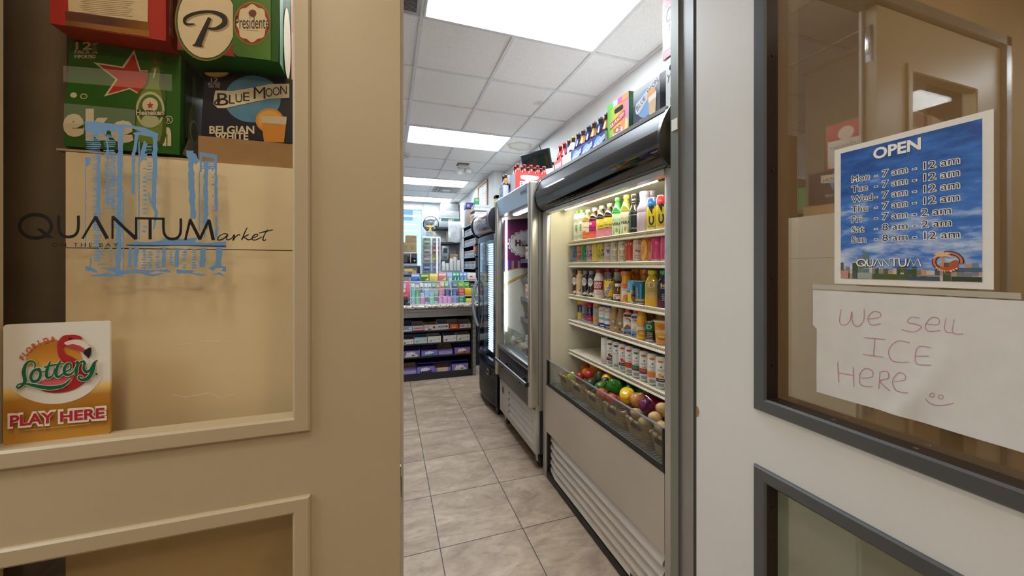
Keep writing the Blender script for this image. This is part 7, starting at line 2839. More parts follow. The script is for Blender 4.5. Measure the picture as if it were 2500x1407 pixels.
fruit('potato', 'potato', 'potato behind the right half of the front glass', 'potato', 1574, 1036, 1.094, 0.029, (0.5, 0.4, 0.2))
fruit('potato', 'potato', 'potato at the front right corner of the glass', 'potato', 1615, 1044, 1.095, 0.03, (0.2, 0.1, 1.2))
fruit('potato', 'potato', 'darker potato beside the right fridge post', 'potato', 1617, 1000, 1.135, 0.03, (0.4, 0.9, 0.3))

def pouch(name, label, cat, u, v, X, w_, h_, m, tilt=0.5, parent_art=None, rz=FACE):
	c = onX(u, v, X)
	if X > 1.2:
		c.z = min(c.z, 0.80)
	root = thing(name, label, cat, (c.x, c.y, c.z - h_ * 0.4), rz)
	mb = MB(70)
	rr = random.Random(int(u * 7 + v))
	ph = rr.uniform(0, 6)

	def f(sgn_):
		def g(a, b):
			x, y = (a - 0.5) * w_, (b - 0.5) * h_
			e = (1 - (2 * a - 1) ** 4) * (1 - (2 * b - 1) ** 4)
			q = e * h_ * (0.18 + 0.05 * math.sin(a * 9 + ph) * math.sin(b * 7 + ph) + 0.03 * math.sin(a * 23 + b * 17 + ph))
			return Vector((x, -sgn_ * q, y + 0.01 * math.sin(a * 6 + ph)))
		return g
	mb.T = Matrix.Translation((0, 0, h_ * 0.4)) @ Matrix.Rotation(-tilt, 4, 'X')
	mb.sheet(f(1), 16, 12, m)
	mb.sheet(f(-1), 16, 12, m)
	if parent_art:
		parent_art(Dec(mb, lambda x, y, h: f(1)(x / w_ + 0.5, y / h_ + 0.5) + Vector((0, -h - 0.0006, 0))))
	mb.obj('bag', root, True)
	return root

pouch('salad_bag', 'clear bag of pale green lettuce at the back of the produce', 'bag', 1530, 920, 1.285, 0.12, 0.07, M((150, 170, 120), 0.15, var=0.35, scale=25, coat=0.6), 0.7)
pouch('salad_bag', 'bag of bright green leaves right of the green peppers', 'bag', 1570, 948, 1.265, 0.09, 0.07, M((70, 150, 70), 0.15, var=0.45, scale=40, coat=0.6), 0.6)
pouch('meat_bag', 'dark red vacuum bag at the right end of the produce', 'bag', 1601, 966, 1.215, 0.16, 0.085, M((120, 22, 30), 0.1, var=0.35, scale=14, coat=0.9), 0.75)
pouch('meat_bag', 'dark red bag lying behind the oranges and lemon', 'bag', 1500, 904, 1.345, 0.14, 0.06, M((110, 26, 22), 0.15, var=0.3, scale=14, coat=0.7), 0.7)
# ================================================================ goods on top of the fridges
TOP1, TOP2, TOP3 = 2.0655, 2.0855, 1.9855
GB = 'beer and drink packs on top of the fridges'

def onbox(label, x, y0, y1, z, h, dp, m, art, **k):
	"""carton facing the aisle: front at x, from y0 to y1"""
	return carrier_box('drink_carton', label, 'carton', Vector((x + dp / 2, (y0 + y1) / 2, z)), y1 - y0, dp, h, m, art, group=GB, **k)

SMG = gradient([(0.0, (70, 176, 80)), (0.3, (190, 200, 70)), (0.5, (226, 196, 90)), (0.7, (232, 150, 90)), (1, (216, 150, 196))], 'X', -0.09, 0.09, 0.35)

def smirnoff(d):
	d.poly([(0.024, 0.0), (0.05, 0.09), (0.09, 0.115), (0.13, 0.10), (0.145, 0.0)], ink((226, 218, 210)), 0)
	d.poly([(0.024, 0.118), (0.15, 0.142), (0.15, 0.176), (0.024, 0.15)], ink((196, 48, 50)), 1)
	for k, ch in enumerate('SMIRNOFF'):
		d.textc(ch, 0.034 + k * 0.0151, 0.1355 + k * 0.0031, 0.02, WHITE, 2, bold=0.03, rot=0.2, wmax=0.0125)
	d.textc('ICE', 0.088, 0.098, 0.032, ink((190, 50, 60)), 2, bold=0.02)
	d.textc('PARTY', 0.088, 0.058, 0.014, ink((214, 120, 130)), 2)
	d.textc('PACK', 0.088, 0.036, 0.014, ink((214, 120, 130)), 2)
	for x, y, c in ((0.03, 0.05, (90, 170, 90)), (0.018, 0.034, (120, 190, 110)), (0.155, 0.07, (236, 200, 90)), (0.165, 0.1, (240, 220, 120)), (0.15, 0.033, (226, 110, 120)), (0.04, 0.032, (230, 226, 220))):
		d.disc(x, y, 0.011, ink(c), 1, 0.03)
	d.rect(0.0, 0.225, 0.05, 0.253, ink((90, 190, 90)), 0)
	d.rect(0.05, 0.225, 0.09, 0.253, ink((200, 222, 240)), 0)
	d.rect(0.09, 0.225, 0.128, 0.253, ink((214, 90, 170)), 0)
	d.rect(0.128, 0.225, 0.182, 0.253, ink((232, 160, 80)), 0)

onbox('bright rainbow party pack carton with a red banner on top of the open fridge', 1.10, 1.503, 1.685, TOP1, 0.255, 0.13, SMG, smirnoff, side_m=ink((30, 110, 70)), handle=(0.1, 0.198, 0.075, 0.024))
MOON_SHEEN = gradient([(0, (86, 88, 104)), (0.55, (70, 74, 92)), (0.8, (196, 200, 206)), (1, (226, 228, 230))], 'Z', 0, 0.245, 0.3)  # pale top: light reflected off the carton put into the colour

def bluemoon(d):
	d.disc(0.088, 0.13, 0.062, ink((120, 160, 206)), 0)
	d.poly(cr([(0.018, 0.112), (0.04, 0.1), (0.09, 0.135), (0.165, 0.18), (0.165, 0.215), (0.09, 0.18), (0.05, 0.16), (0.02, 0.15)], 3, True), ink((206, 210, 214)), 1)
	for k, ch in enumerate('BLUE MOON'):
		if ch != ' ':
			d.textc(ch, 0.032 + k * 0.0155, 0.128 + k * 0.0082, 0.03 if k in (0, 5) else 0.023, ink((40, 44, 60)), 2, rot=0.45, wmax=0.016)
	d.textc('BELGIAN', 0.05, 0.058, 0.019, ink((206, 210, 216)), 1, bold=0.03, rot=0.1, wmax=0.085)
	d.textc('WHITE', 0.052, 0.034, 0.019, ink((206, 210, 216)), 1, bold=0.03, rot=0.1)
	d.disc(0.125, 0.15, 0.028, ink((226, 160, 84)), 2)
	d.poly([(0.113, 0.03), (0.148, 0.03), (0.158, 0.15), (0.108, 0.14)], ink((214, 180, 136)), 3)
	d.poly([(0.107, 0.118), (0.157, 0.126), (0.158, 0.152), (0.108, 0.142)], ink((232, 226, 214)), 4)

onbox('grey-blue moon beer carton standing on top of the open fridge', 1.08, 1.264, 1.441, TOP1, 0.245, 0.13, MOON_SHEEN, bluemoon, roof=0.03)

def yuen(d):
	d.text('Yuengling', 0.008, 0.145, 0.17, 0.19, ink((60, 58, 60)), 1, shear=0.3)
	d.textc('TRADITIONAL', 0.085, 0.122, 0.012, ink((90, 88, 90)), 1)
	d.textc('LAGER', 0.09, 0.075, 0.032, ink((120, 70, 74)), 1, wmax=0.15)
	d.rect(0, 0.0, 0.185, 0.035, ink((150, 120, 126)), 0)

onbox('white lager carton with a hand hole on top of the open fridge by the jamb', 1.085, 1.048, 1.235, TOP1, 0.258, 0.13, M((206, 206, 206), 0.35), yuen, handle=(0.055, 0.212, 0.07, 0.026))
RBX = gradient([(0, (150, 30, 36)), (0.22, (170, 40, 44)), (0.3, (196, 196, 196)), (0.7, (226, 226, 226)), (0.8, (186, 50, 54)), (1, (150, 26, 32))], 'Z', 0, 0.25, 0.3)
onbox('red and silver beer carton stacked on the white lager carton, highest of all', 1.08, 1.045, 1.248, TOP1 + 0.2595, 0.25, 0.13, RBX,
	  lambda d: (d.textc('12', 0.02, 0.215, 0.018, WHITE, 1), d.text('Coors', 0.02, 0.14, 0.12, 0.2, ink((90, 90, 96)), 1, shear=0.3), d.text('Light', 0.03, 0.095, 0.13, 0.13, ink((150, 150, 154)), 1, shear=0.2), d.rect(0, 0.03, 0.2, 0.036, WHITE, 1)), handle=(0.09, 0.225, 0.07, 0.024))
mb = MB()
mb.box((1.13, 1.262, TOP1 + 0.2465), (1.22, 1.31, TOP1 + 0.285), M((214, 214, 212), 0.5), 0.003)
tag(mb.obj('small_box'), 'small white box lying on the grey-blue moon carton', 'box', GB)

def beer(capc, neck, glass=(52, 26, 14)):
	root = thing('beer_bottle', 'x', 'bottle', (0, 0, -5))
	mb = MB()
	mb.lathe([(0.028, 0), (0.0305, 0.004), (0.0305, 0.125), (0.027, 0.142), (0.0165, 0.172), (0.0135, 0.186), (0.0132, 0.212), (0.0148, 0.214), (0.0148, 0.221)], gloss(glass), 18)
	mb.obj('bottle_body', root, True)
	mb = MB()
	mb.lathe([(0.0158, 0.217), (0.0162, 0.219), (0.0145, 0.228), (0.0005, 0.229)], M(capc, 0.3, 0.5), 14)
	mb.obj('crown_cap', root, True)
	mb = MB()
	mb.lathe([(0.0272, 0.142), (0.0169, 0.173), (0.0143, 0.184), (0.014, 0.19)], gloss(neck), 18, caps=False)
	mb.obj('neck_label', root, True)
	return root

BEERS = {'blue': beer((140, 146, 160), (52, 84, 160)), 'bluep': beer((150, 154, 164), (206, 140, 50), (70, 34, 14)), 'red': beer((206, 70, 70), (206, 60, 56), (60, 24, 14)), 'white': beer((196, 170, 90), (226, 222, 206), (60, 40, 20)), 'yellow': beer((170, 60, 60), (226, 200, 60), (150, 120, 40))}
_used = set()

def put_beer(kind, pos, label, group):
	r = BEERS[kind]
	if kind not in _used:
		_used.add(kind)
		r.location = pos
		tag(r, label, None, group)
		return r
	return dup(r, pos, 0, label, group)

def sixpack(label, x, yc, z, front, side, art, kinds, blab, w=0.126, dp=0.196, pan=0.235):
	root = thing('bottle_carrier', label, 'six-pack', (x + dp / 2, yc, z), -PI / 2, GB)
	mb = MB(25)
	x0, x1, y0, y1 = -w / 2, w / 2, -dp / 2, dp / 2
	t = 0.0015
	h = 0.125
	mb.box((x0, y0, 0), (x1, y1, 0.003), side)
	mb.box((x0, y0, 0.003), (x1, y0 + t, h), front)
	mb.box((x0, y1 - t, 0.003), (x1, y1, h), front)
	mb.prism([(y0, 0.003), (y1, 0.003), (y1, h), (y1 - 0.02, h + 0.02), (0.03, h * 0.75), (-0.03, h * 0.75), (y0 + 0.02, h + 0.02), (y0, h)], lambda a, b, c: Vector((c, a, b)), x1 - t, x1, side)
	mb.prism([(y0, 0.003), (y1, 0.003), (y1, h), (y0, h)], lambda a, b, c: Vector((c, a, b)), x0, x0 + t, side)
	art(Dec(mb, front_fn(x0, y0, 0)), Dec(mb, right_fn(x1, y0, 0)))
	mb.obj('carrier', root, True)
	mb = MB(25)
	mb.prism([(y0 + 0.002, 0.004), (y1 - 0.002, 0.004), (y1 - 0.002, h), (0.055, pan), (-0.055, pan), (y0 + 0.002, h + 0.01)], lambda a, b, c: Vector((c, a, b)), -0.0003, 0.0003, front)
	mb.obj('centre_panel', root, True)
	n = 0
	for j in (-1, 0):
		for i in (-1, 1):
			pos = Vector((x + dp / 2 + j * 0.0635, yc - i * 0.03095, z + 0.0035))
			put_beer(kinds[n % len(kinds)], pos, '%s, %s %s' % (blab, ('front', 'second')[j + 1], ('left', 'right')[i > 0]), 'bottles in the six-pack carriers')
			n += 1
	return root

NVB = ink((36, 60, 140))
LBW = ink((206, 214, 226))

def moonpack(f, s):
	f.disc(0.06, 0.07, 0.045, ink((120, 160, 206)), 0)
	f.poly([(0.008, 0.05), (0.126, 0.085), (0.126, 0.11), (0.008, 0.075)], LBW, 1)
	f.textc('BLUE MOON', 0.067, 0.08, 0.016, ink((36, 44, 80)), 2, rot=0.29, wmax=0.11)
	f.disc(0.1, 0.025, 0.014, ink((226, 150, 60)), 1)
	s.poly([(0.0, 0.0), (0.05, 0.0), (0.05, 0.125), (0.0, 0.125)], LBW, 0)
	s.textc('MOON', 0.1, 0.07, 0.02, LBW, 1)

for k, (yc, dlab) in enumerate(((2.0045, 'leftmost of three'), (1.8775, 'middle of three'), (1.7505, 'rightmost of three, beside the party pack'))):
	sixpack('blue six-pack of moon beer on the open fridge, ' + dlab, 1.085, yc, TOP1, NVB, ink((44, 70, 150)), moonpack, ['blue', 'bluep'], ('beer bottle in the left blue six-pack', 'beer bottle in the middle blue six-pack', 'beer bottle in the right blue six-pack')[k])

def stella(f, s):
	f.textc('STELLA', 0.067, 0.088, 0.014, ink((170, 140, 70)), 1)
	f.rect(0.02, 0.018, 0.114, 0.07, ink((186, 44, 48)), 1)
	f.textc('STELLA', 0.067, 0.055, 0.014, WHITE, 2, bold=0.04)
	f.textc('ARTOIS', 0.067, 0.032, 0.014, WHITE, 2, bold=0.04)
	s.rect(0.02, 0.02, 0.09, 0.08, ink((186, 44, 48)), 1)

def budpack(f, s):
	f.rect(0.02, 0.01, 0.114, 0.1, LBW, 1)
	f.textc('BUDWEISER', 0.067, 0.075, 0.012, ink((170, 40, 44)), 2)
	for k in range(4):
		f.rect(0.03, 0.02 + 0.01 * k, 0.104, 0.023 + 0.01 * k, ink((150, 150, 160)), 2)
	s.rect(0.02, 0.02, 0.16, 0.08, LBW, 1)

sixpack('white six-pack carrier with a red label on the open fridge', 1.085, 2.1315, TOP1, M((222, 222, 220), 0.4), M((214, 216, 222), 0.4), stella, ['blue', 'white'], 'beer bottle in the white six-pack carrier')
sixpack('red six-pack carrier at the left end of the open fridge top', 1.085, 2.2585, TOP1, ink((206, 64, 58)), ink((206, 64, 58)), budpack, ['red'], 'beer bottle in the red six-pack carrier')

# red open case of bottles on the second fridge
RB = ink((206, 62, 56))
root = thing('beer_case', 'open red beer case full of bottles on top of the merchandiser fridge', 'beer case', (1.19, 3.06, TOP2))
mb = MB(25)
X0, X1, Y0, Y1, ZZ = 1.035, 1.357, 2.995, 3.135, TOP2
mb.box((X0, Y0, ZZ), (X1, Y1, ZZ + 0.05), RB)
mb.box((X0, Y0, ZZ + 0.05), (X1, Y0 + 0.003, ZZ + 0.198), RB)
mb.box((X0, Y1 - 0.003, ZZ + 0.05), (X1, Y1, ZZ + 0.198), RB)
mb.box((X0, Y0 + 0.003, ZZ + 0.05), (X0 + 0.003, Y1 - 0.003, ZZ + 0.198), LBW)
mb.box((X1 - 0.003, Y0 + 0.003, ZZ + 0.05), (X1, Y1 - 0.003, ZZ + 0.198), RB)
d = Dec(mb, front_fn(X0, Y0, ZZ))
d.poly(cr([(0.045, 0.16), (0.07, 0.178), (0.2, 0.178), (0.22, 0.165), (0.2, 0.145), (0.15, 0.14), (0.07, 0.14)], 3, True), LBW, 0)
d.disc(0.115, 0.148, 0.03, ink((220, 222, 226)), 1)
d.poly([(0.04, 0.0), (0.25, 0.0), (0.25, 0.125), (0.04, 0.125)], LBW, 0)
d.text('Budweiser', 0.05, 0.07, 0.24, 0.115, ink((80, 84, 110)), 1)
mb.obj('case', root)
for j in range(2):
	for k in range(5 - 0):
		put_beer('red', Vector((1.0705 + 0.0625 * k, 3.03 + 0.067 * j, TOP2 + 0.0515)), 'red-capped beer bottle in the %s row of the open red case, %s from the left' % (('front', 'rear')[j], ('first', 'second', 'third', 'fourth', 'fifth')[k]), 'bottles in the open red beer case')
sixpack('pale blue six-pack at the far end of the merchandiser fridge top', 0.985, 3.255, TOP2, ink((190, 204, 220)), ink((60, 84, 150)), moonpack, ['blue', 'bluep'], 'beer bottle in the pale blue six-pack')

def samp(f, s):
	f.rect(0.02, 0.055, 0.13, 0.095, ink((190, 40, 40)), 1)
	f.textc('SAM', 0.067, 0.075, 0.022, WHITE, 2, bold=0.04)
	f.disc(0.03, 0.02, 0.016, ink((190, 200, 90)), 1)

sixpack('white six-pack with red banner on top of the ice cream fridge', 1.068, 3.60, TOP3 + 0.0605, LBW, LBW, samp, ['white', 'yellow'], 'beer bottle in the white six-pack on the ice cream fridge')
mb = MB()
mb.box((1.06, 3.49, TOP3 + 0.0005), (1.45, 3.95, TOP3 + 0.06), KRAFT, 0.003)
tag(mb.obj('flat_box'), 'flat cardboard box under the white six-pack on the ice cream fridge', 'box')
mb = MB()
mb.box((1.07, 3.74, TOP3 + 0.061), (1.16, 3.82, TOP3 + 0.24), M((196, 180, 110), 0.5), 0.003)
mb.box((1.07, 3.74, TOP3 + 0.20), (1.16, 3.82, TOP3 + 0.241), M((120, 110, 70), 0.5), 0.003)
tag(mb.obj('carton_box'), 'narrow olive carton standing behind the white six-pack', 'box')

# ================================================================ inside the merchandiser fridge
def pk(name, label, cat, x, y, z, w_, dp, h, m, art=None, bev=0.006, grp='packed food in the merchandiser fridge'):
	mb = MB()
	mb.box((x, y - w_ / 2, z), (x + dp, y + w_ / 2, z + h), m, bev)
	if art:
		art(Dec(mb, left_fn(x, y + w_ / 2, z)))
	return tag(mb.obj(name), label, cat, grp)

gz = lambda k: G2Z[k] + 0.0005
pk('snack_pouch', 'green and black snack pouch on the top shelf of the merchandiser fridge', 'pouch', 1.20, 3.0, gz(0) + 0.032, 0.13, 0.04, 0.15, M((34, 38, 34), 0.3), lambda d: (d.rect(0, 0.115, 0.13, 0.15, ink((120, 190, 50)), 0), d.text('PICO', 0.02, 0.075, 0.11, 0.105, WHITE, 1), d.rect(0.02, 0.01, 0.11, 0.06, ink((150, 180, 70)), 0)))
pk('snack_box', 'white tray under the green and black snack pouch', 'box', 1.195, 3.0, gz(0), 0.15, 0.09, 0.031, WHITE)
for k, (y, c) in enumerate(((3.12, (224, 222, 216)), (2.99, (232, 226, 214)), (2.86, (226, 220, 210)), (2.73, (230, 230, 226)))):
	pk('snack_bag', 'white printed snack bag on the second shelf of the merchandiser fridge, %s from the left' % ('first', 'second', 'third', 'fourth')[k], 'bag', 1.195, y, gz(1), 0.115, 0.05, 0.12, ink(c), lambda d: (d.rect(0.01, 0.07, 0.1, 0.1, ink((190, 120, 70)), 0), d.disc(0.07, 0.035, 0.014, BLACK, 0), d.rect(0.015, 0.02, 0.05, 0.028, ink((226, 150, 90)), 0)))
for k, (y, c) in enumerate(((3.1, (110, 130, 90)), (2.95, (150, 60, 50)), (2.8, (90, 110, 80)))):
	pk('deli_pack', 'flat deli pack on the third shelf of the merchandiser fridge, %s from the left' % ('first', 'second', 'third')[k], 'pack', 1.2, y, gz(2), 0.13, 0.1, 0.035, M(c, 0.2, var=0.3, scale=30, coat=0.5))
for k, (y, c) in enumerate(((3.13, (214, 196, 190)), (3.02, (222, 208, 200)), (2.9, (206, 190, 186)), (2.78, (220, 210, 204)))):
	pk('sliced_meat_pack', 'hanging-look white meat pack with red stickers on the fourth shelf of the merchandiser fridge, ' + ('first', 'second', 'third', 'fourth')[k], 'pack', 1.195, y, gz(3), 0.1, 0.04, 0.13, ink(c), lambda d: (d.disc(0.03, 0.1, 0.012, ink((226, 70, 50)), 0), d.disc(0.07, 0.085, 0.01, ink((226, 80, 60)), 0), d.rect(0.02, 0.02, 0.08, 0.06, ink((190, 110, 100)), 0)))
for k, (y, c) in enumerate(((3.16, (96, 40, 36)), (3.0, (80, 110, 170)), (2.84, (190, 206, 226)))):
	pk('salami_pack', ('dark red meat pack', 'blue deli pack', 'pale blue deli pack')[k] + ' on the lowest shelf of the merchandiser fridge', 'pack', 1.2, y, gz(4), 0.14, 0.12, 0.06, M(c, 0.2, var=0.25, scale=22, coat=0.5), None, 0.015)
rr = random.Random(5)
for k in range(9):
	y = 3.2 - (k % 5) * 0.11
	x = 1.09 + (k // 5) * 0.15
	c = [(222, 220, 200), (206, 196, 180), (226, 214, 160), (190, 190, 170), (200, 90, 70), (224, 224, 218), (130, 170, 110), (210, 206, 196), (186, 60, 50)][k]
	pouch('cheese_bag', 'bagged cheese or deli item in the merchandiser well, %s row, %s from the left' % (('front', 'rear')[k // 5], ('first', 'second', 'third', 'fourth', 'fifth')[k % 5]), 'bag', 1250, 650, 1.0, 0.095, 0.085, M(c, 0.15, var=0.2, scale=30, coat=0.6), 0.5, (lambda d: d.rect(-0.014, -0.005, 0.014, 0.015, ink((230, 80, 50)), 0)) if k in (1, 3) else None, -1.2 + rr.uniform(-.3, .3)).location = (x, y, 0.742)

# ================================================================ candy shelves under the counter
def tray(label, u0, u1, row, hf, hb, m, inner=None, art=None, fill=None, tilt=0.0, name='candy_box', lid=None):
	y = 4.862
	x0, x1 = xY(u0, y), xY(u1, y)
	z = CSH[row] + 0.0005
	root = thing(name, label, 'candy box', ((x0 + x1) / 2, y + 0.07, z), group='candy boxes under the counter')
	mb = MB(25)
	t, dp = 0.003, 0.15
	inn = inner or KRAFT
	mb.box((x0, y, z), (x1, y + dp, z + 0.003), m)
	mb.box((x0, y, z + 0.003), (x1, y + t, z + hf), m)
	mb.box((x0, y + dp - t, z + 0.003), (x1, y + dp, z + hb), inn)
	for xa, xb in ((x0, x0 + t), (x1 - t, x1)):
		mb.prism([(y + t, z + 0.003), (y + dp - t, z + 0.003), (y + dp - t, z + hb), (y + t, z + hf)], lambda a, b, c: Vector((c, a, b)), xa, xb, m)
	if lid:
		mb.box((x0 + 0.002, y + 0.02, z + hb), (x1 - 0.002, y + dp, z + hb + 0.003), lid)
	if art:
		art(Dec(mb, front_fn(x0, y, z)), x1 - x0, hf)
	mb.obj('display_box', root)
	if fill:
		n, c = fill
		for k in range(n):
			mb = MB()
			w_ = (x1 - x0 - 0.01)
			zz = z + 0.0035 + k * (hf * 0.95 / n)
			mb.box((x0 + 0.005, y + 0.006, zz), (x0 + 0.005 + w_, y + dp - 0.008, zz + hf * 0.8 / n), ink(c), 0.002)
			tag(mb.obj('candy_bar'), 'flat bars lying in the ' + ' '.join(label.replace(',', '').split()[:11]), 'candy bar', 'bars inside the ' + label[:40])
	return root

def logo(t, c, c2=None, frac=0.45):
	def f(d, w_, h):
		if c2:
			d.rect(0, 0, w_, h * 0.22, ink(c2), 0)
		d.text(t, w_ * 0.1, h * 0.36, w_ * 0.66, h * (0.36 + frac), ink(c), 1, bold=0.03)
		d.rect(w_ * 0.72, h * 0.4, w_ * 0.92, h * 0.7, ink(c2 or c), 1)
	return f

def milka(c2):
	def f(d, w_, h):
		d.poly([(w_ * 0.14, 0), (w_ * 0.9, 0), (w_ * 0.84, h * 0.42), (w_ * 0.2, h * 0.34)], ink(c2), 0)
		d.text('Milka', w_ * 0.2, h * 0.3, w_ * 0.74, h * 0.86, WHITE, 1, bold=0.05, shear=0.35, rot=0.06)
		d.disc(w_ * 0.62, h * 0.24, w_ * 0.1, ink((110, 60, 40)), 1, h * 0.1)
	return f

LILA = ink((132, 118, 186))
LIL2 = ink((62, 58, 136))
W2 = ink((220, 216, 208))
tray('light blue candy box at the left end of the upper counter shelf', 980, 1006.5, 0, 0.066, 0.12, ink((150, 186, 210)), ink((60, 80, 120)), logo('CUT', (200, 60, 60), (226, 226, 226)), (2, (206, 90, 70)))
tray('white snack bar box with red strip, second on the upper counter shelf', 1007.5, 1034.5, 0, 0.062, 0.105, W2, ink((150, 150, 156)), logo('think!', (110, 40, 50), (222, 70, 60)), (2, (190, 150, 150)))
tray('white snack bar box with a red heart, third on the upper counter shelf', 1036, 1066.5, 0, 0.065, 0.088, W2, None, lambda d, w_, h: (d.text('KIND', w_ * 0.08, h * 0.5, w_ * 0.4, h * 0.85, BLACK, 1), d.disc(w_ * 0.78, h * 0.55, h * 0.26, ink((190, 40, 56)), 1), d.rect(w_ * 0.3, h * 0.1, w_ * 0.55, h * 0.3, ink((60, 56, 54)), 1)), (2, (226, 220, 210)))
tray('taller white snack bar box with dark lettering, fourth on the upper counter shelf', 1067, 1095, 0, 0.072, 0.118, W2, ink((130, 132, 140)), logo('think!', (120, 50, 60), None), (2, (120, 130, 160)))
tray('orange peanut butter candy box on the upper counter shelf', 1095.5, 1121.5, 0, 0.064, 0.113, ink((232, 84, 40)), ink((170, 170, 176)), lambda d, w_, h: (d.poly([(0, h), (w_ * 0.14, h), (w_ * 0.1, h * 0.4), (0, h * 0.2)], ink((60, 36, 30)), 1), d.poly([(w_, h), (w_ * 0.86, h), (w_ * 0.9, h * 0.4), (w_, h * 0.2)], ink((60, 36, 30)), 1), d.text('HERSHEY', w_ * 0.22, h * 0.62, w_ * 0.78, h * 0.76, ink('f0d0b0'), 2), d.text('Reese', w_ * 0.3, h * 0.2, w_ * 0.72, h * 0.55, ink((240, 220, 80)), 2, bold=0.04)), (2, (150, 130, 120)))
tray('white and red snack bar box at the right end of the upper counter shelf', 1122.5, 1149.5, 0, 0.058, 0.105, W2, ink((150, 150, 154)), lambda d, w_, h: (d.rect(w_ * 0.06, h * 0.4, w_ * 0.4, h * 0.78, ink((206, 50, 50)), 1), d.text('ONE', w_ * 0.1, h * 0.48, w_ * 0.36, h * 0.7, WHITE, 2), d.disc(w_ * 0.7, h * 0.58, h * 0.18, ink((196, 130, 80)), 1), d.rect(0, 0, w_, h * 0.14, ink((206, 60, 56)), 1)), (2, (200, 190, 180)))
R2 = [(982, 1010, 'white snack box with black label at the left end of the second counter shelf', W2, ('1c1c20',)), (1011.5, 1043, 'light blue and cream bar box on the second counter shelf', ink((196, 206, 196)), ((90, 160, 180),)),
	  (1044.5, 1076.5, 'cream bar box in the middle of the second counter shelf', W2, ((176, 130, 80),)), (1082.5, 1114.5, 'white bar box with purple wrappers on the second counter shelf', W2, ((90, 70, 130),)), (1116.5, 1147, 'white bar box at the right end of the second counter shelf', W2, ((150, 70, 60),))]
for k, (u0, u1, lab, m, c) in enumerate(R2):
	tray(lab, u0, u1, 1, 0.083 if k else 0.062, 0.098, m, ink(((120, 120, 124), (90, 150, 180), (196, 190, 180), (110, 90, 150), (190, 184, 178))[k]), (lambda cc: lambda d, w_, h: (d.rect(w_ * 0.3, h * 0.5, w_ * 0.7, h * 0.54, ink((170, 166, 160)), 1), d.rect(w_ * 0.36, h * 0.36, w_ * 0.64, h * 0.39, ink((170, 166, 160)), 1), d.disc(w_ * 0.84, h * 0.56, h * 0.09, ink(cc), 1), d.poly([(w_ * 0.1, h * 0.2), (w_ * 0.26, h * 0.55), (w_ * 0.3, h * 0.2)], ink(cc), 1), d.rect(0, h * 0.86, w_, h, ink(cc), 0) if k == 1 else None))(c[0]), (1, (150, 150, 150)))
for u0, u1, row, lab, kind in ((982, 1025, 2, 'lilac chocolate box at the left end of the third counter shelf', 1), (1029, 1068.5, 2, 'lilac chocolate box with blue picture, second on the third counter shelf', 2), (1070, 1105, 2, 'half empty lilac box with kraft inside on the third counter shelf', 0), (1110, 1148, 2, 'lilac chocolate box with orange picture on the third counter shelf', 3),
							   (982, 1017, 3, 'half empty lilac box at the left end of the bottom counter shelf', 0), (1018.5, 1060, 3, 'lilac chocolate box with biscuit picture on the bottom counter shelf', 4), (1061, 1100.5, 3, 'open lilac box with cream lip on the bottom counter shelf', 5), (1103, 1143, 3, 'lilac chocolate box at the right end of the bottom counter shelf', 1)):
	if kind == 0:
		tray(lab, u0, u1, row, 0.058, 0.112, LILA, None, lambda d, w_, h: [d.rect(w_ * 0.06, h * (0.2 + 0.2 * k), w_ * 0.94, h * (0.27 + 0.2 * k), ink((226, 222, 232)), 1) for k in range(3)], (2, (140, 126, 190)))
	elif kind == 5:
		tray(lab, u0, u1, row, 0.052, 0.115, LILA, None, lambda d, w_, h: d.poly([(w_ * 0.16, 0), (w_ * 0.84, 0), (w_ * 0.8, h), (w_ * 0.18, h)], ink((206, 186, 150)), 1), None, lid=LIL2)
	else:
		tray(lab, u0, u1, row, 0.078 if kind != 2 else 0.068, 0.115, LILA, ink((70, 64, 140)), milka([(222, 216, 190), (222, 216, 190), (60, 130, 200), (222, 120, 60), (60, 50, 120)][kind]), (2, (110, 96, 170)), lid=LIL2)

# ================================================================ racks on the counter
ZR = [CTOP + 0.006, 1.061, 1.162, 1.264]
YR = [4.93, 4.99, 5.05, 5.11]
ACR = pane('acrylic', (236, 242, 244), 0.06)
EDGE = M((206, 212, 216), 0.2, 0.1)
for (ua, ub, lab, nm) in ((1002, 1103, 'clear acrylic step rack of small packs on the counter, left one', 'acrylic_rack'), (1104, 1163, 'clear acrylic step rack of small packs on the counter beside the ice cream fridge', 'acrylic_rack')):
	x0, x1 = xY(ua, 4.93), xY(ub, 5.11 if ub > 1150 else 4.93)
	root = thing(nm, lab, 'rack', ((x0 + x1) / 2, 5.0, CTOP + 0.0005))
	for k in range(4):
		mb = MB()
		mb.box((x0, YR[k] - 0.008, ZR[k] - 0.005), (x1 - 0.004, 5.2, ZR[k] - 0.001), ACR if k else EDGE)
		mb.box((x0, YR[k] - 0.010, ZR[k] - 0.006), (x1 - 0.004, YR[k] - 0.008, ZR[k] + 0.004), EDGE)
		mb.obj('rack_shelf', root)
	for xs in (x0, x1 - 0.006):
		mb = MB()
		mb.prism([(4.92, CTOP + 0.0005), (5.2, CTOP + 0.0005), (5.2, 1.3), (5.1, 1.3), (4.98, 1.09), (4.92, CTOP + 0.02)], lambda a, b, c: Vector((c, a, b)), xs, xs + 0.002, ACR)
		mb.tube([(xs + 0.001, 4.92, CTOP + 0.002), (xs + 0.001, 4.98, 1.09), (xs + 0.001, 5.1, 1.3)], 0.003, EDGE, 6)
		mb.obj('rack_side', root)

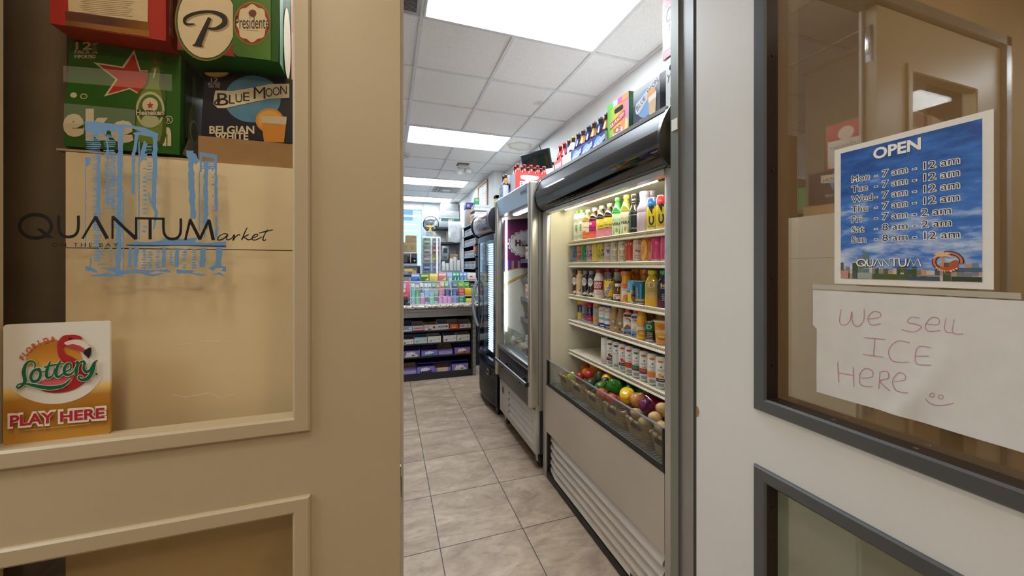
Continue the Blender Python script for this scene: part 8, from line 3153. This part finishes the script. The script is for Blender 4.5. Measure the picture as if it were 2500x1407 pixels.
def goods(row, u0, u1, hp, c, label, n=1, art=None, name='small_box', cat='box', stripe=None):
	y = YR[row]
	dp = 0.044
	x0, x1 = xY(u0, y) + 0.001, xY(u1, y) - 0.001
	t = y / ray((u0 + u1) / 2, 650).y
	h = hp / FPX * t
	z = ZR[row] + 0.0005
	m = ink(c)
	if n == 1:
		mb = MB()
		mb.box((x0, y, z), (x1, y + dp, z + h), m, 0.002)
		if art:
			art(Dec(mb, front_fn(x0, y, z)), x1 - x0, h)
		return tag(mb.obj(name), label, cat, 'boxes on the counter racks')
	hh = h / n
	mb = MB()
	mb.box((x0, y, z), (x1, y + dp, z + hh - 0.0008), m, 0.0015)
	d = Dec(mb, front_fn(x0, y, z))
	d.rect((x1 - x0) * 0.12, hh * 0.35, (x1 - x0) * 0.6, hh * 0.6, ink(stripe or tuple(min(255, int(q * 1.18)) for q in c)), 0)
	o = tag(mb.obj('flat_pack'), label, 'pack', label[:50])
	L = o.location.copy()
	rq = random.Random(int(u0))
	for k in range(1, n):
		q = o.copy()
		COL.objects.link(q)
		q.location = L + Vector((rq.uniform(-.001, .001), rq.uniform(-.002, .001), hh * k))
	return o

def two(c2, c3=None, t=None, tc='f0f0f0'):
	def f(d, w_, h):
		d.rect(w_ * 0.06, h * 0.62, w_ * 0.94, h * 0.86, ink(c2), 0)
		d.poly([(w_ * 0.5, h * 0.1), (w_ * 0.95, h * 0.1), (w_ * 0.95, h * 0.5)], ink(c3 or c2), 0)
		if t:
			d.text(t, w_ * 0.12, h * 0.3, w_ * 0.8, h * 0.56, ink(tc), 1)
	return f

goods(3, 1003.5, 1025, 19, (86, 124, 186), 'blue carton at the left end of the top rack row', 1, two((206, 210, 220), (40, 70, 150)))
goods(3, 1027, 1047.5, 18, (60, 130, 66), 'green and yellow carton on the top rack row', 1, two((220, 214, 120), (236, 200, 90)))
goods(3, 1048.5, 1069, 18, (226, 196, 100), 'plain yellow carton on the top rack row', 1, two((240, 226, 170), (222, 190, 90)))
goods(3, 1070, 1090, 21, (206, 120, 120), 'red and yellow carton on the top rack row', 1, two((226, 216, 214), (232, 196, 100)))
goods(3, 1091, 1104, 20, (150, 176, 206), 'light blue carton in the middle of the top rack row', 1, two((190, 206, 222)))
for k in range(2):
	goods(3, 1105.5 + 8 * k, 1113 + 8 * k, 21, (40, 160, 110), 'green-topped small pack on the top rack row, %s one' % ('left', 'right')[k], 1, two((214, 226, 220), None))
	goods(3, 1122.5 + 8.5 * k, 1130.5 + 8.5 * k, 21, (110, 150, 206), 'blue-topped small pack on the top rack row, %s one' % ('left', 'right')[k], 1, two((214, 222, 232), None))
goods(3, 1141, 1162, 19, (222, 216, 210), 'white carton with red print at the right end of the top rack row', 1, lambda d, w_, h: (d.rect(w_ * 0.3, h * 0.45, w_ * 0.6, h * 0.6, ink((206, 60, 60)), 0), d.rect(0, 0, w_, h * 0.14, ink((206, 60, 60)), 0)))
for u0, u1, hp, c, lab in ((1003, 1012.5, 13, (222, 220, 212), 'white box at the left end of the third rack row'), (1013.5, 1023.5, 11, (206, 204, 198), 'grey-white box, second in the third rack row'), (1024.5, 1034, 14, (200, 216, 196), 'pale green-white box in the third rack row'), (1034.5, 1043.5, 13, (216, 214, 208), 'white box with black figures in the third rack row'), (1044, 1053, 13, (206, 216, 220), 'white box left of the green one in the third rack row'), (1053.5, 1064, 14, (140, 190, 146), 'green box in the third rack row'), (1064.5, 1074, 8, (228, 160, 140), 'low salmon box in the third rack row'), (1074.5, 1084.5, 16, (232, 196, 150), 'peach box in the third rack row'), (1085.5, 1095, 16, (150, 200, 176), 'mint green box in the third rack row'), (1105, 1117.5, 14, (110, 140, 160), 'grey-blue pouch box in the third row of the right rack'), (1119, 1131.5, 14, (120, 200, 50), 'lime green box in the third row of the right rack'), (1133, 1145.5, 14, (90, 190, 60), 'bright green box in the third row of the right rack'), (1147, 1159, 12, (70, 70, 70), 'dark box in the third row of the right rack')):
	goods(2, u0, u1, hp, c, lab, 1, lambda d, w_, h: (d.rect(w_ * 0.15, h * 0.15, w_ * 0.85, h * 0.3, ink((90, 96, 100)), 0), d.rect(w_ * 0.2, h * 0.5, w_ * 0.8, h * 0.64, ink((232, 232, 230)), 0)))
for u0, u1, hp, n, c, lab in ((1003.5, 1014, 19, 8, (110, 190, 180), 'teal flat pack in the tall stack at the left end of the second rack row'), (1015, 1025, 15, 6, (100, 180, 120), 'green flat pack stacked beside the teal ones in the second rack row'), (1026, 1035.5, 9, 3, (180, 190, 216), 'lavender flat pack in the low stack of the second rack row'), (1036, 1048, 17, 5, (150, 190, 226), 'sky blue flat pack stacked in the second rack row'), (1048.5, 1060, 9, 3, (150, 196, 206), 'pale aqua flat pack in the second rack row'), (1061, 1070, 11, 4, (120, 196, 130), 'light green flat pack in the second rack row'), (1071, 1084, 17, 6, (220, 130, 160), 'pink striped flat pack in the second rack row'), (1087, 1101.5, 15, 5, (50, 60, 130), 'navy flat pack in the second rack row'), (1105, 1118.5, 13, 5, (70, 86, 150), 'navy and white flat pack in the second row of the right rack')):
	goods(1, u0, u1, hp, c, lab, n, stripe=(226, 228, 232))
goods(1, 1120, 1134.5, 19, (206, 66, 50), 'red box with white lettering in the right rack', 1, lambda d, w_, h: (d.text('KitKat', w_ * 0.15, h * 0.15, w_ * 0.85, h * 0.42, WHITE, 1), [d.rect(w_ * 0.1, h * (0.55 + 0.14 * k), w_ * 0.8, h * (0.6 + 0.14 * k), ink((236, 190, 180)), 0) for k in range(3)]))
goods(1, 1135.5, 1150.5, 18, (236, 184, 40), 'yellow box in the second row of the right rack', 1, two((240, 206, 90), (230, 170, 40)))
goods(1, 1151.5, 1162, 15, (150, 200, 60), 'yellow-green box in the second row of the right rack', 1)
for u0, u1, hp, n, c, lab in ((1003.5, 1014, 16, 6, (140, 180, 200), 'blue-grey flat pack at the left end of the bottom rack row'), (1015, 1025, 17, 7, (130, 200, 150), 'green flat pack in the bottom rack row'), (1026, 1036.5, 16, 7, (220, 130, 196), 'magenta flat pack in the bottom rack row'), (1037.5, 1047.5, 5, 2, (150, 170, 206), 'blue flat pack in the lowest stack of the bottom rack row'), (1048.5, 1059, 16, 7, (150, 210, 180), 'mint flat pack in the bottom rack row'), (1060, 1069, 5, 2, (150, 214, 186), 'mint flat pack in the low stack of the bottom rack row'), (1071, 1080.5, 14, 5, (222, 150, 200), 'pink flat pack, first of three stacks in the bottom rack row'), (1081.5, 1091, 16, 6, (226, 160, 206), 'pink flat pack, second of three stacks in the bottom rack row'), (1092, 1101.5, 14, 5, (222, 150, 204), 'pink flat pack, third of three stacks in the bottom rack row'), (1105, 1119, 14, 6, (120, 140, 186), 'white and navy flat pack in the bottom row of the right rack'), (1120.5, 1136.5, 14, 4, (30, 140, 96), 'green flat pack in the bottom row of the right rack')):
	goods(0, u0, u1, hp, c, lab, n, stripe=(232, 232, 236))
goods(0, 1138, 1160, 10, (228, 206, 60), 'low yellow box in the bottom row of the right rack', 1, two((226, 214, 160), (220, 190, 40)))

# ---- lottery terminal, ticket dispenser, hanging sign
def slab(name, label, cat, a, b, m, art=None, bev=0.004, group=None, kind=None):
	mb = MB()
	mb.box(a, b, m, bev)
	if art:
		art(Dec(mb, front_fn(a[0], a[1], a[2])), b[0] - a[0], b[2] - a[2])
	return tag(mb.obj(name), label, cat, group, kind)

root = thing('ticket_terminal', 'red lottery terminal with a lilac screen on the counter by the door edge', 'terminal', (0.14, 5.0, CTOP + 0.0005))
mb = MB()
mb.box((0.04, 4.93, CTOP + 0.0005), (0.235, 5.1, 1.055), M((30, 31, 34), 0.4), 0.012)
mb.box((0.2, 4.9, CTOP + 0.0005), (0.26, 4.96, 1.0), M((60, 64, 70), 0.4), 0.01)
mb.obj('base', root)
mb = MB()
mb.box((0.03, 4.96, 1.056), (0.246, 5.08, 1.27), M((222, 100, 110), 0.4), 0.01)
d = Dec(mb, front_fn(0.03, 4.96, 1.056))
d.disc(0.15, 0.095, 0.02, WHITE, 0)
d.rect(0.08, 0.03, 0.2, 0.04, ink((236, 150, 156)), 0)
mb.obj('housing', root)
mb = MB()
mb.box((0.12, 4.957, 1.18), (0.206, 4.9595, 1.245), emis((190, 186, 236), 0.9))
mb.obj('screen', root)

Yd = 5.30
dx0, dx1 = 0.444, 0.70
root = thing('ticket_dispenser', 'white acrylic scratch ticket dispenser with two columns of tickets on the counter', 'dispenser', ((dx0 + dx1) / 2, 5.33, CTOP + 0.0005))
mb = MB()
mb.box((dx0, Yd + 0.02, CTOP + 0.0005), (dx1, Yd + 0.06, 1.89), M((206, 210, 214), 0.3), 0.003)
mb.box((dx0 - 0.008, Yd + 0.005, CTOP + 0.0005), (dx0, Yd + 0.06, 1.885), ACR)
mb.obj('back_plate', root)
mb = MB()
mb.tube([(0.645, Yd - 0.012, 1.33), (0.645, Yd - 0.012, 1.885)], 0.014, M((240, 242, 244), 0.25), 12)  # white rod added for the glare on the acrylic edge
mb.obj('edge_glare_rod', root)
tk = [[(150, 160, 120), (190, 150, 150)], [(170, 150, 140), (206, 96, 90)], [(196, 160, 150), (222, 186, 90)], [(90, 130, 180), (176, 160, 196)], [(190, 170, 140), (196, 190, 196)]]
for r_ in range(5):
	z1 = 1.875 - r_ * 0.122
	for c_ in range(2):
		xa = dx0 + 0.008 + c_ * 0.125
		mb = MB()
		mb.box((xa, Yd + 0.004, z1 - 0.112), (xa + 0.115, Yd + 0.008, z1), ACR)
		mb.box((xa, Yd + 0.002, z1 - 0.112), (xa + 0.115, Yd + 0.02, z1 - 0.109), EDGE)
		mb.obj('pocket', root)
		mb = MB()
		mb.box((xa + 0.008, Yd + 0.010, z1 - 0.105), (xa + 0.105, Yd + 0.012, z1 - 0.008), ink(tk[r_][c_]))
		d = Dec(mb, front_fn(xa + 0.008, Yd + 0.010, z1 - 0.105))
		d.disc(0.02, 0.082, 0.011, ink((70, 66, 50)), 0)
		d.disc(0.017, 0.084, 0.005, WHITE, 1)
		d.rect(0.012, 0.036, 0.09, 0.058, ink((226, 220, 206)), 0)
		d.rect(0.02, 0.012, 0.08, 0.026, ink(tuple(int(q * 0.7) for q in tk[r_][c_])), 0)
		tag(mb.obj('lottery_ticket'), 'scratch ticket roll in the dispenser, %s column, %s row' % (('left', 'right')[c_], ('first', 'second', 'third', 'fourth', 'fifth')[r_]), 'ticket', 'scratch tickets in the dispenser')
root = thing('hanging_sign', 'black and gold sign in a clear holder above the ticket dispenser', 'sign', (0.55, 5.33, 1.8905))
mb = MB()
mb.box((0.495, 5.325, 1.8905), (0.61, 5.329, 2.12), ACR)
mb.box((0.54, 5.329, 1.8905), (0.565, 5.335, 1.96), EDGE)
mb.obj('sign_holder', root)
mb = MB()
mb.box((0.5, 5.321, 1.955), (0.605, 5.3245, 2.05), ink((200, 170, 90)))
d = Dec(mb, front_fn(0.5, 5.321, 1.955))
d.rect(0, 0.012, 0.105, 0.07, ink((40, 38, 36)), 0)
d.text('Z', 0.035, 0.026, 0.075, 0.064, ink((226, 190, 90)), 1, bold=0.08)
d.text('PLAY', 0.03, 0.013, 0.08, 0.024, WHITE, 1)
d.rect(0, 0.05, 0.03, 0.054, ink((200, 170, 90)), 1)
mb.box((0.5, 5.321, 2.065), (0.605, 5.3245, 2.105), ink((96, 96, 106)), 0.004)
mb.obj('sign_card', root)

# ================================================================ behind the counter
GREYB = M((176, 179, 178), 0.6)
slab('back_cabinet', 'grey cabinet under the microwave behind the counter', 'cabinet', (-0.3, 6.55, 0), (0.52, 7.0, 1.482), M((150, 156, 160), 0.5))
root = thing('microwave', 'white microwave with black door under the kraft boxes by the window', 'microwave', (0.2, 6.7, 1.4825))
mb = MB()
mb.box((-0.02, 6.58, 1.4825), (0.47, 6.95, 1.71), M((206, 206, 202), 0.4), 0.008)
mb.obj('housing', root)
mb = MB()
mb.box((0.0, 6.572, 1.515), (0.455, 6.58, 1.69), M((24, 26, 30), 0.2, coat=0.5), 0.003)
d = Dec(mb, front_fn(0.0, 6.572, 1.515))
d.rect(0.02, 0.02, 0.3, 0.155, ink((70, 74, 78)), 0)
d.disc(0.42, 0.05, 0.014, WHITE, 0)
d.rect(0.4, 0.1, 0.44, 0.12, ink((90, 110, 130)), 0)
mb.obj('door', root)
mb = MB()
mb.tube([(0.35, 6.56, 1.53), (0.35, 6.555, 1.6), (0.35, 6.56, 1.68)], 0.009, M((200, 200, 198), 0.3, 0.5), 10)
mb.obj('handle', root)
KB = M((186, 156, 112), 0.75, var=0.06, scale=9)
kart = lambda d, w_, h: [d.rect(w_ * (0.06 + 0.24 * k), h * 0.2, w_ * (0.18 + 0.24 * k), h * 0.7, ink((140, 150, 100)), 0) for k in range(4)]
slab('cardboard_box', 'wide kraft box on top of the microwave', 'box', (0.0, 6.6, 1.7105), (0.455, 6.9, 1.885), KB, kart)
slab('cardboard_box', 'smaller kraft box stacked highest above the microwave', 'box', (0.275, 6.6, 1.8855), (0.455, 6.85, 2.005), KB, lambda d, w_, h: (d.rect(w_ * 0.6, h * 0.62, w_ * 0.95, h * 0.8, ink((150, 140, 100)), 0)))
root = thing('monitor', 'black monitor showing a grey and gold screen behind the counter', 'monitor', (0.2, 6.1, 1.2))
mb = MB()
mb.box((-0.1, 6.08, 1.30), (0.475, 6.12, 1.475), M((26, 27, 30), 0.4), 0.006)
mb.obj('bezel', root)
mb = MB()
mb.box((-0.07, 6.076, 1.325), (0.43, 6.0805, 1.445), emis((120, 130, 140), 0.6))
d = Dec(mb, front_fn(-0.07, 6.076, 1.325))
d.rect(0.3, 0.06, 0.43, 0.1, emis((214, 190, 110), 0.8), 0)
d.rect(0.2, 0.03, 0.36, 0.04, emis((190, 190, 190), 0.8), 0)
d.rect(0.42, 0.02, 0.48, 0.08, emis((196, 160, 80), 0.8), 0)
mb.obj('screen', root)
mb = MB()
mb.box((0.1, 6.085, 1.2005), (0.16, 6.11, 1.31), M((26, 27, 30), 0.4))
mb.box((0.0, 6.03, 1.2005), (0.26, 6.17, 1.212), M((26, 27, 30), 0.4))
mb.obj('stand', root)
slab('low_cabinet', 'low grey cabinet under the black monitor behind the counter', 'cabinet', (-0.3, 5.95, 0), (0.52, 6.3, 1.2), M((140, 146, 150), 0.5))

# convex mirror
root = thing('convex_mirror', 'round convex security mirror with black rim beside the rear window', 'mirror', (0.947, 8.95, 2.30))
mb = MB()
mb.T = Matrix.Translation((0.947, 8.9, 2.47)) @ Matrix.Rotation(math.radians(98), 4, 'X') @ Matrix.Rotation(0.0, 4, 'Y')
mb.lathe([(0.185, -0.01), (0.19, 0.0), (0.185, 0.008), (0.178, 0.01)], M((30, 32, 36), 0.4), 36)
mb.obj('rim', root)
mb = MB()
mb.T = Matrix.Translation((0.947, 8.9, 2.47)) @ Matrix.Rotation(math.radians(98), 4, 'X')
mb.lathe([(0.18, 0.0), (0.15, 0.03), (0.1, 0.055), (0.05, 0.068), (0.0005, 0.072)], M((226, 230, 232), 0.03, 1.0, var=0), 36)
mb.obj('mirror_dome', root)
mb = MB()
mb.tube([(0.947, 8.92, 2.47), (0.947, YB - 0.055, 2.5)], 0.012, DARKGREY, 8)
mb.obj('wall_arm', root)

# rear shelves with supplies
for z, lab in ((2.40, 'highest dark wall shelf at the rear, holding white cartons'), (2.04, 'dark wall shelf at the rear holding the kraft paper roll'), (1.61, 'dark wall shelf at the rear holding the cup carriers')):
	mb = MB()
	mb.box((1.08, 8.78, z - 0.04), (1.62, YB - 0.001, z), M((50, 62, 64), 0.5))
	o = mb.obj('wall_shelf')
	tag(o, lab, 'shelf')
slab('prep_counter', 'grey work counter under the stacked foam cups at the rear', 'counter', (1.0, 8.6, 0), (1.62, 9.24, 1.37), M((120, 128, 134), 0.5))
grn = lambda d, w_, h: (d.rect(0, h * 0.62, w_, h * 0.92, ink((70, 110, 100)), 0), d.text('DART', w_ * 0.4, h * 0.68, w_ * 0.7, h * 0.86, ink('e8e8e0'), 1))
slab('supply_carton', 'white supply carton with green stripe on the highest rear shelf', 'carton', (1.17, 8.8, 2.4005), (1.61, 9.2, 2.635), GREYB, grn)
slab('supply_carton', 'white supply carton resting on the green-striped carton', 'carton', (1.16, 8.82, 2.6355), (1.61, 9.2, 2.80), GREYB, lambda d, w_, h: (d.rect(w_ * 0.05, h * 0.7, w_ * 0.2, h * 0.85, ink((150, 156, 156)), 0)))
slab('supply_carton', 'grey flat carton topmost of the rear shelf stack', 'carton', (1.18, 8.85, 2.8005), (1.6, 9.2, 2.985), M((150, 154, 154), 0.6))
root = thing('paper_roll', 'upright kraft paper roll on the rear shelf', 'paper roll', (1.40, 8.95, 2.0405))
mb = MB()
mb.lathe([(0.085, 0), (0.085, 0.27), (0.03, 0.27), (0.03, 0.26)], M((206, 182, 146), 0.7), 24)
mb.obj('roll', root, True)
mb = MB()
mb.lathe([(0.028, 0.001), (0.028, 0.272), (0.022, 0.272)], M((150, 120, 84), 0.8), 16)
mb.obj('core', root, True)
pouch('plastic_bag', 'white plastic bag of supplies hanging at the end of the rear shelf', 'bag', 1250, 650, 1.0, 0.3, 0.5, M((216, 220, 220), 0.3, var=0.15, scale=8, coat=0.3), 0.05, None, 0.1).location = (1.46, 8.62, 2.08)
slab('coffee_machine', 'grey appliance on the rear wall shelf under the paper roll', 'appliance', (1.2, 8.85, 1.6105), (1.36, 9.2, 1.95), M((150, 154, 158), 0.35, 0.5), lambda d, w_, h: (d.rect(w_ * 0.2, h * 0.5, w_ * 0.8, h * 0.85, DARKGREY, 0), d.rect(w_ * 0.3, h * 0.1, w_ * 0.7, h * 0.3, ink((90, 92, 96)), 0)))
for k in range(3):
	mb = MB()
	mb.box((1.38, 8.82, 1.6105 + k * 0.05), (1.58, 9.0, 1.655 + k * 0.05), M((190, 156, 116), 0.8, var=0.1), 0.012)
	for i in range(2):
		mb.lathe([(0.045, 0.0), (0.05, 0.004), (0.03, 0.01)], M((150, 116, 80), 0.8), 14, (1.43 + i * 0.1, 8.91, 1.655 + k * 0.05 - 0.009))
	tag(mb.obj('cup_carrier'), 'kraft cup carrier, %s in the pile on the rear shelf' % ('lowest', 'middle', 'topmost')[k], 'cup carrier', 'cup carriers on the rear shelf')
cup0 = None
rq = random.Random(3)
for i, (x, y, n) in enumerate(((1.22, 8.72, 7), (1.31, 8.74, 5), (1.40, 8.7, 11), (1.49, 8.74, 13), (1.575, 8.7, 9))):
	for k in range(n):
		if cup0 is None:
			mb = MB()
			mb.lathe([(0.046, 0.002), (0.034, 0.095), (0.0, 0.096)], M((224, 224, 218), 0.6, var=0.02), 20, caps=False)
			mb.lathe([(0.0465, 0.0), (0.0485, 0.003), (0.0465, 0.006)], M((214, 214, 208), 0.6), 20, caps=False)
			cup0 = mb.obj('foam_cup', None, True)
			o = cup0
		else:
			o = cup0.copy()
			COL.objects.link(o)
		o.location = (x + rq.uniform(-.001, .001), y, 1.3705 + k * 0.019)
		tag(o, 'white foam cup in the upside-down stack at the rear, %s stack' % ('leftmost', 'second', 'middle', 'fourth', 'rightmost')[i], 'cup', 'foam cups in the %s stack' % ('leftmost', 'second', 'middle', 'fourth', 'rightmost')[i])

# cigarette shelf on the right behind the counter
KX, KY0, KY1 = 1.2, 5.33, 6.27
DKM = M((46, 50, 56), 0.45, 0.2)
root = thing('cigarette_shelf', 'dark shelf unit of white packs behind the counter, beside the ice cream fridge', 'shelf', (1.4, 5.8, 0))
mb = MB()
mb.box((KX + 0.3, KY0, 0.0), (KX + 0.32, KY1, 2.13), DKM)
mb.box((KX + 0.02, KY1 - 0.015, 0.0), (KX + 0.32, KY1, 2.13), DKM)
mb.box((KX + 0.02, KY0, 0.0), (KX + 0.32, KY0 + 0.015, 2.13), DKM)
mb.obj('carcass', root)
KZ = [1.27, 1.445, 1.62, 1.80, 1.97, 2.13]
for z in KZ:
	mb = MB()
	mb.box((KX, KY0, z - 0.022), (KX + 0.3, KY1, z), DKM)
	mb.box((KX - 0.003, KY0, z - 0.02), (KX, KY1, z - 0.004), M((170, 176, 180), 0.3, 0.5))
	mb.obj('shelf_board', root)
p0_ = None
ordn = ('first', 'second', 'third', 'fourth', 'fifth', 'sixth', 'seventh', 'eighth', 'ninth')
for r_, z in enumerate(KZ[:5]):
	for k in range(8 if r_ == 2 else 9):
		y = KY1 - 0.07 - k * 0.1
		cc = [(206, 208, 210), (190, 194, 198), (214, 206, 200)][(k + r_) % 3]
		mb = MB()
		mb.box((KX + 0.03, y - 0.045, z + 0.0005), (KX + 0.11, y + 0.045, z + 0.10), ink(cc), 0.002)
		d = Dec(mb, left_fn(KX + 0.03, y + 0.045, z))
		rk = random.Random(r_ * 20 + k)
		d.rect(0.008, 0.06, 0.08, 0.088, ink(rk.choice([(150, 156, 164), (90, 96, 110), (176, 150, 130), (196, 70, 66), (120, 130, 150)])), 0)
		d.rect(0.02, 0.02, 0.07, 0.03, ink((120, 124, 130)), 0)
		tag(mb.obj('cigarette_pack'), 'white pack on the dark shelf unit, %s shelf up, %s from the window end' % (ordn[r_], ordn[k]), 'pack', 'packs on the cigarette shelf')
root = slab('wipes_box', 'orange and green box with round red emblem at the near end of the cigarette shelf', 'box', (1.205, 5.347, 1.6205), (1.275, 5.43, 1.775), ink((232, 120, 70)),
			lambda d, w_, h: (d.rect(0, 0, w_, h * 0.5, ink((30, 120, 90)), 0), d.disc(w_ * 0.5, h * 0.46, w_ * 0.34, ink((206, 60, 50)), 1), d.disc(w_ * 0.5, h * 0.44, w_ * 0.16, WHITE, 2, w_ * 0.1), d.rect(w_ * 0.1, h * 0.04, w_ * 0.9, h * 0.2, ink((214, 214, 206)), 1)))
# on top of the cigarette shelf
zt = 2.1305
slab('storage_box', 'dark brown and white tall carton on top of the cigarette shelf', 'carton', (1.22, 6.05, zt), (1.40, 6.2, zt + 0.30), M((176, 172, 170), 0.5), lambda d, w_, h: [d.rect(w_ * 0.35, h * (0.06 + 0.3 * k), w_ * 0.95, h * (0.26 + 0.3 * k), ink(((40, 34, 34), (120, 80, 64), (60, 56, 56))[k]), 0) for k in range(3)])
slab('storage_box', 'blue box with a round mark stacked highest on the tall carton', 'box', (1.215, 6.02, zt + 0.3005), (1.42, 6.22, zt + 0.40), ink((54, 70, 150)), lambda d, w_, h: (d.disc(w_ * 0.65, h * 0.5, h * 0.2, ink((226, 226, 230)), 0), d.rect(w_ * 0.06, h * 0.25, w_ * 0.3, h * 0.7, ink((170, 176, 200)), 0)))
slab('padded_envelope', 'orange envelope standing on top of the cigarette shelf', 'envelope', (1.23, 5.86, zt), (1.35, 5.9, zt + 0.26), M((222, 160, 100), 0.6))
rq = random.Random(9)
z = zt
for k, (c, lab) in enumerate((((226, 220, 214), 'lowest'), ((206, 170, 176), 'second lowest'), ((214, 214, 210), 'third'), ((190, 194, 198), 'fourth'), ((90, 92, 98), 'fifth'), ((206, 208, 206), 'sixth'), ((186, 188, 190), 'topmost'))):
	hh = (0.06, 0.05, 0.03, 0.035, 0.02, 0.04, 0.05)[k]
	dx = rq.uniform(-0.01, 0.012)
	mb = MB()
	mb.box((1.235 + dx, 5.50, z + 0.0005), (1.47 + dx, 5.78 + dx, z + hh), M(c, 0.7, var=0.06), 0.004)
	tag(mb.obj('paper_stack'), '%s bundle of papers in the pile on top of the cigarette shelf' % lab, 'papers', 'papers on the cigarette shelf')
	z += hh
slab('tea_box', 'small green box standing on the pile of papers', 'box', (1.245, 5.52, z + 0.001), (1.32, 5.6, z + 0.11), ink((60, 140, 96)), lambda d, w_, h: d.rect(w_ * 0.2, h * 0.5, w_ * 0.8, h * 0.75, ink((120, 180, 140)), 0))

# framed notice on the wall behind the counter
root = thing('menu_board', 'wood-framed white notice board high on the right wall behind the counter', 'board', (WX2, 6.52, 2.53))
mb = MB()
fr2 = lambda x, y, h: Vector((WX2 - h, x, y))
mb.ring(fr2, (6.17, 2.52, 6.88, 2.985), [(0, 0.0), (0, 0.025), (0.035, 0.022), (0.035, 0.004)], M((186, 144, 92), 0.5, var=0.12, scale=8, stretch=(1, 6, 1)))
mb.obj('frame', root)
mb = MB()
mb.box((WX2 - 0.006, 6.2, 2.55), (WX2 - 0.001, 6.85, 2.955), M((206, 208, 210), 0.4))
d = Dec(mb, left_fn(WX2 - 0.006, 6.85, 2.55))
rk = random.Random(2)
for k in range(9):
	for j in range(3):
		x = 0.05 + j * 0.2
		d.rect(x, 0.03 + k * 0.041, x + rk.uniform(0.08, 0.17), 0.042 + k * 0.041, ink((120, 124, 134)), 0)
mb.obj('notice_sheet', root)

# wall mounted screen above the fridges with its cable
root = thing('wall_screen', 'dark tilted screen bracketed to the right wall above the red beer case', 'screen', (1.7, 3.95, 2.55))
mb = MB()
mb.T = Matrix.Translation((1.62, 3.95, 2.69)) @ Matrix.Rotation(0.55, 4, 'Z') @ Matrix.Rotation(-0.3, 4, 'Y')
mb.box((-0.02, -0.2, -0.11), (0.02, 0.2, 0.11), M((34, 44, 54), 0.3), 0.006)
mb.obj('housing', root)
mb = MB()
mb.T = Matrix.Translation((1.62, 3.95, 2.69)) @ Matrix.Rotation(0.55, 4, 'Z') @ Matrix.Rotation(-0.3, 4, 'Y')
mb.box((-0.0225, -0.185, -0.095), (-0.0205, 0.185, 0.095), M((18, 26, 34), 0.1, coat=0.6))
mb.obj('screen', root)
mb = MB()
mb.tube([(1.66, 3.95, 2.69), (WX, 3.95, 2.68)], 0.018, DARKGREY, 10)
mb.obj('wall_arm', root)
mb = MB()
mb.tube(cr([(1.82, 4.33, CEIL), (1.826, 4.3, 2.95), (1.826, 4.16, 2.86), (1.826, 4.0, 2.76), (1.80, 3.95, 2.70)], 5), 0.004, BLACK, 8)
tag(mb.obj('cable'), 'thin black cable running down the right wall to the dark screen', 'cable')

# shelving of snacks on the left of the aisle (seen in reflections)
root = thing('snack_gondola', 'tall shelf of colourful snacks on the left of the aisle, reflected in the glossy hood', 'shelf', (-1.25, 3.2, 0))
mb = MB()
mb.box((-1.5, 1.9, 0), (-1.45, 4.4, 2.1), M((60, 62, 66), 0.5))
for z in (0.1, 0.5, 0.85, 1.2, 1.55, 1.9):
	mb.box((-1.45, 1.9, z - 0.03), (-1.05, 4.4, z), M((70, 72, 76), 0.4))
mb.obj('shelf_frame', root)
mb = MB()
rk = random.Random(21)
pal = [ink(c) for c in ((206, 60, 50), (236, 196, 60), (60, 110, 180), (50, 140, 80), (226, 226, 222), (226, 130, 50), (120, 60, 130), (60, 60, 66), (190, 150, 100))]
for z in (0.1, 0.5, 0.85, 1.2, 1.55, 1.9):
	y = 1.92
	while y < 4.3:
		w_ = rk.uniform(0.06, 0.16)
		mb.box((-1.35, y, z), (-1.08 + rk.uniform(-.05, .02), y + w_ - 0.008, z + rk.uniform(0.16, 0.29)), rk.choice(pal))
		y += w_
o = mb.obj('snack_packets', root)
o['kind'] = 'stuff'

# moon cartons standing deeper in the stack, seen as reflections in the open leaf
for k, lab in enumerate(('dark blue moon beer carton deep behind the closed leaf, lower one', 'dark blue moon beer carton deep behind the closed leaf, upper one')):
	carrier_box('beer_carton', lab, 'beer carton', Vector((-0.16, 1.58, 1.7175 + 0.2455 * k)), 0.24, 0.2, 0.245, NAVY,
				lambda d: (d.disc(0.12, 0.13, 0.07, MOON, 0), d.poly([(0.02, 0.12), (0.22, 0.15), (0.22, 0.19), (0.02, 0.16)], CW, 1), d.textc('BLUE MOON', 0.12, 0.155, 0.026, INKN, 2, rot=0.15, wmax=0.18), d.textc('BELGIAN WHITE', 0.12, 0.04, 0.016, CW, 1, wmax=0.16)), PI / 2, 'beer cartons behind the left door')
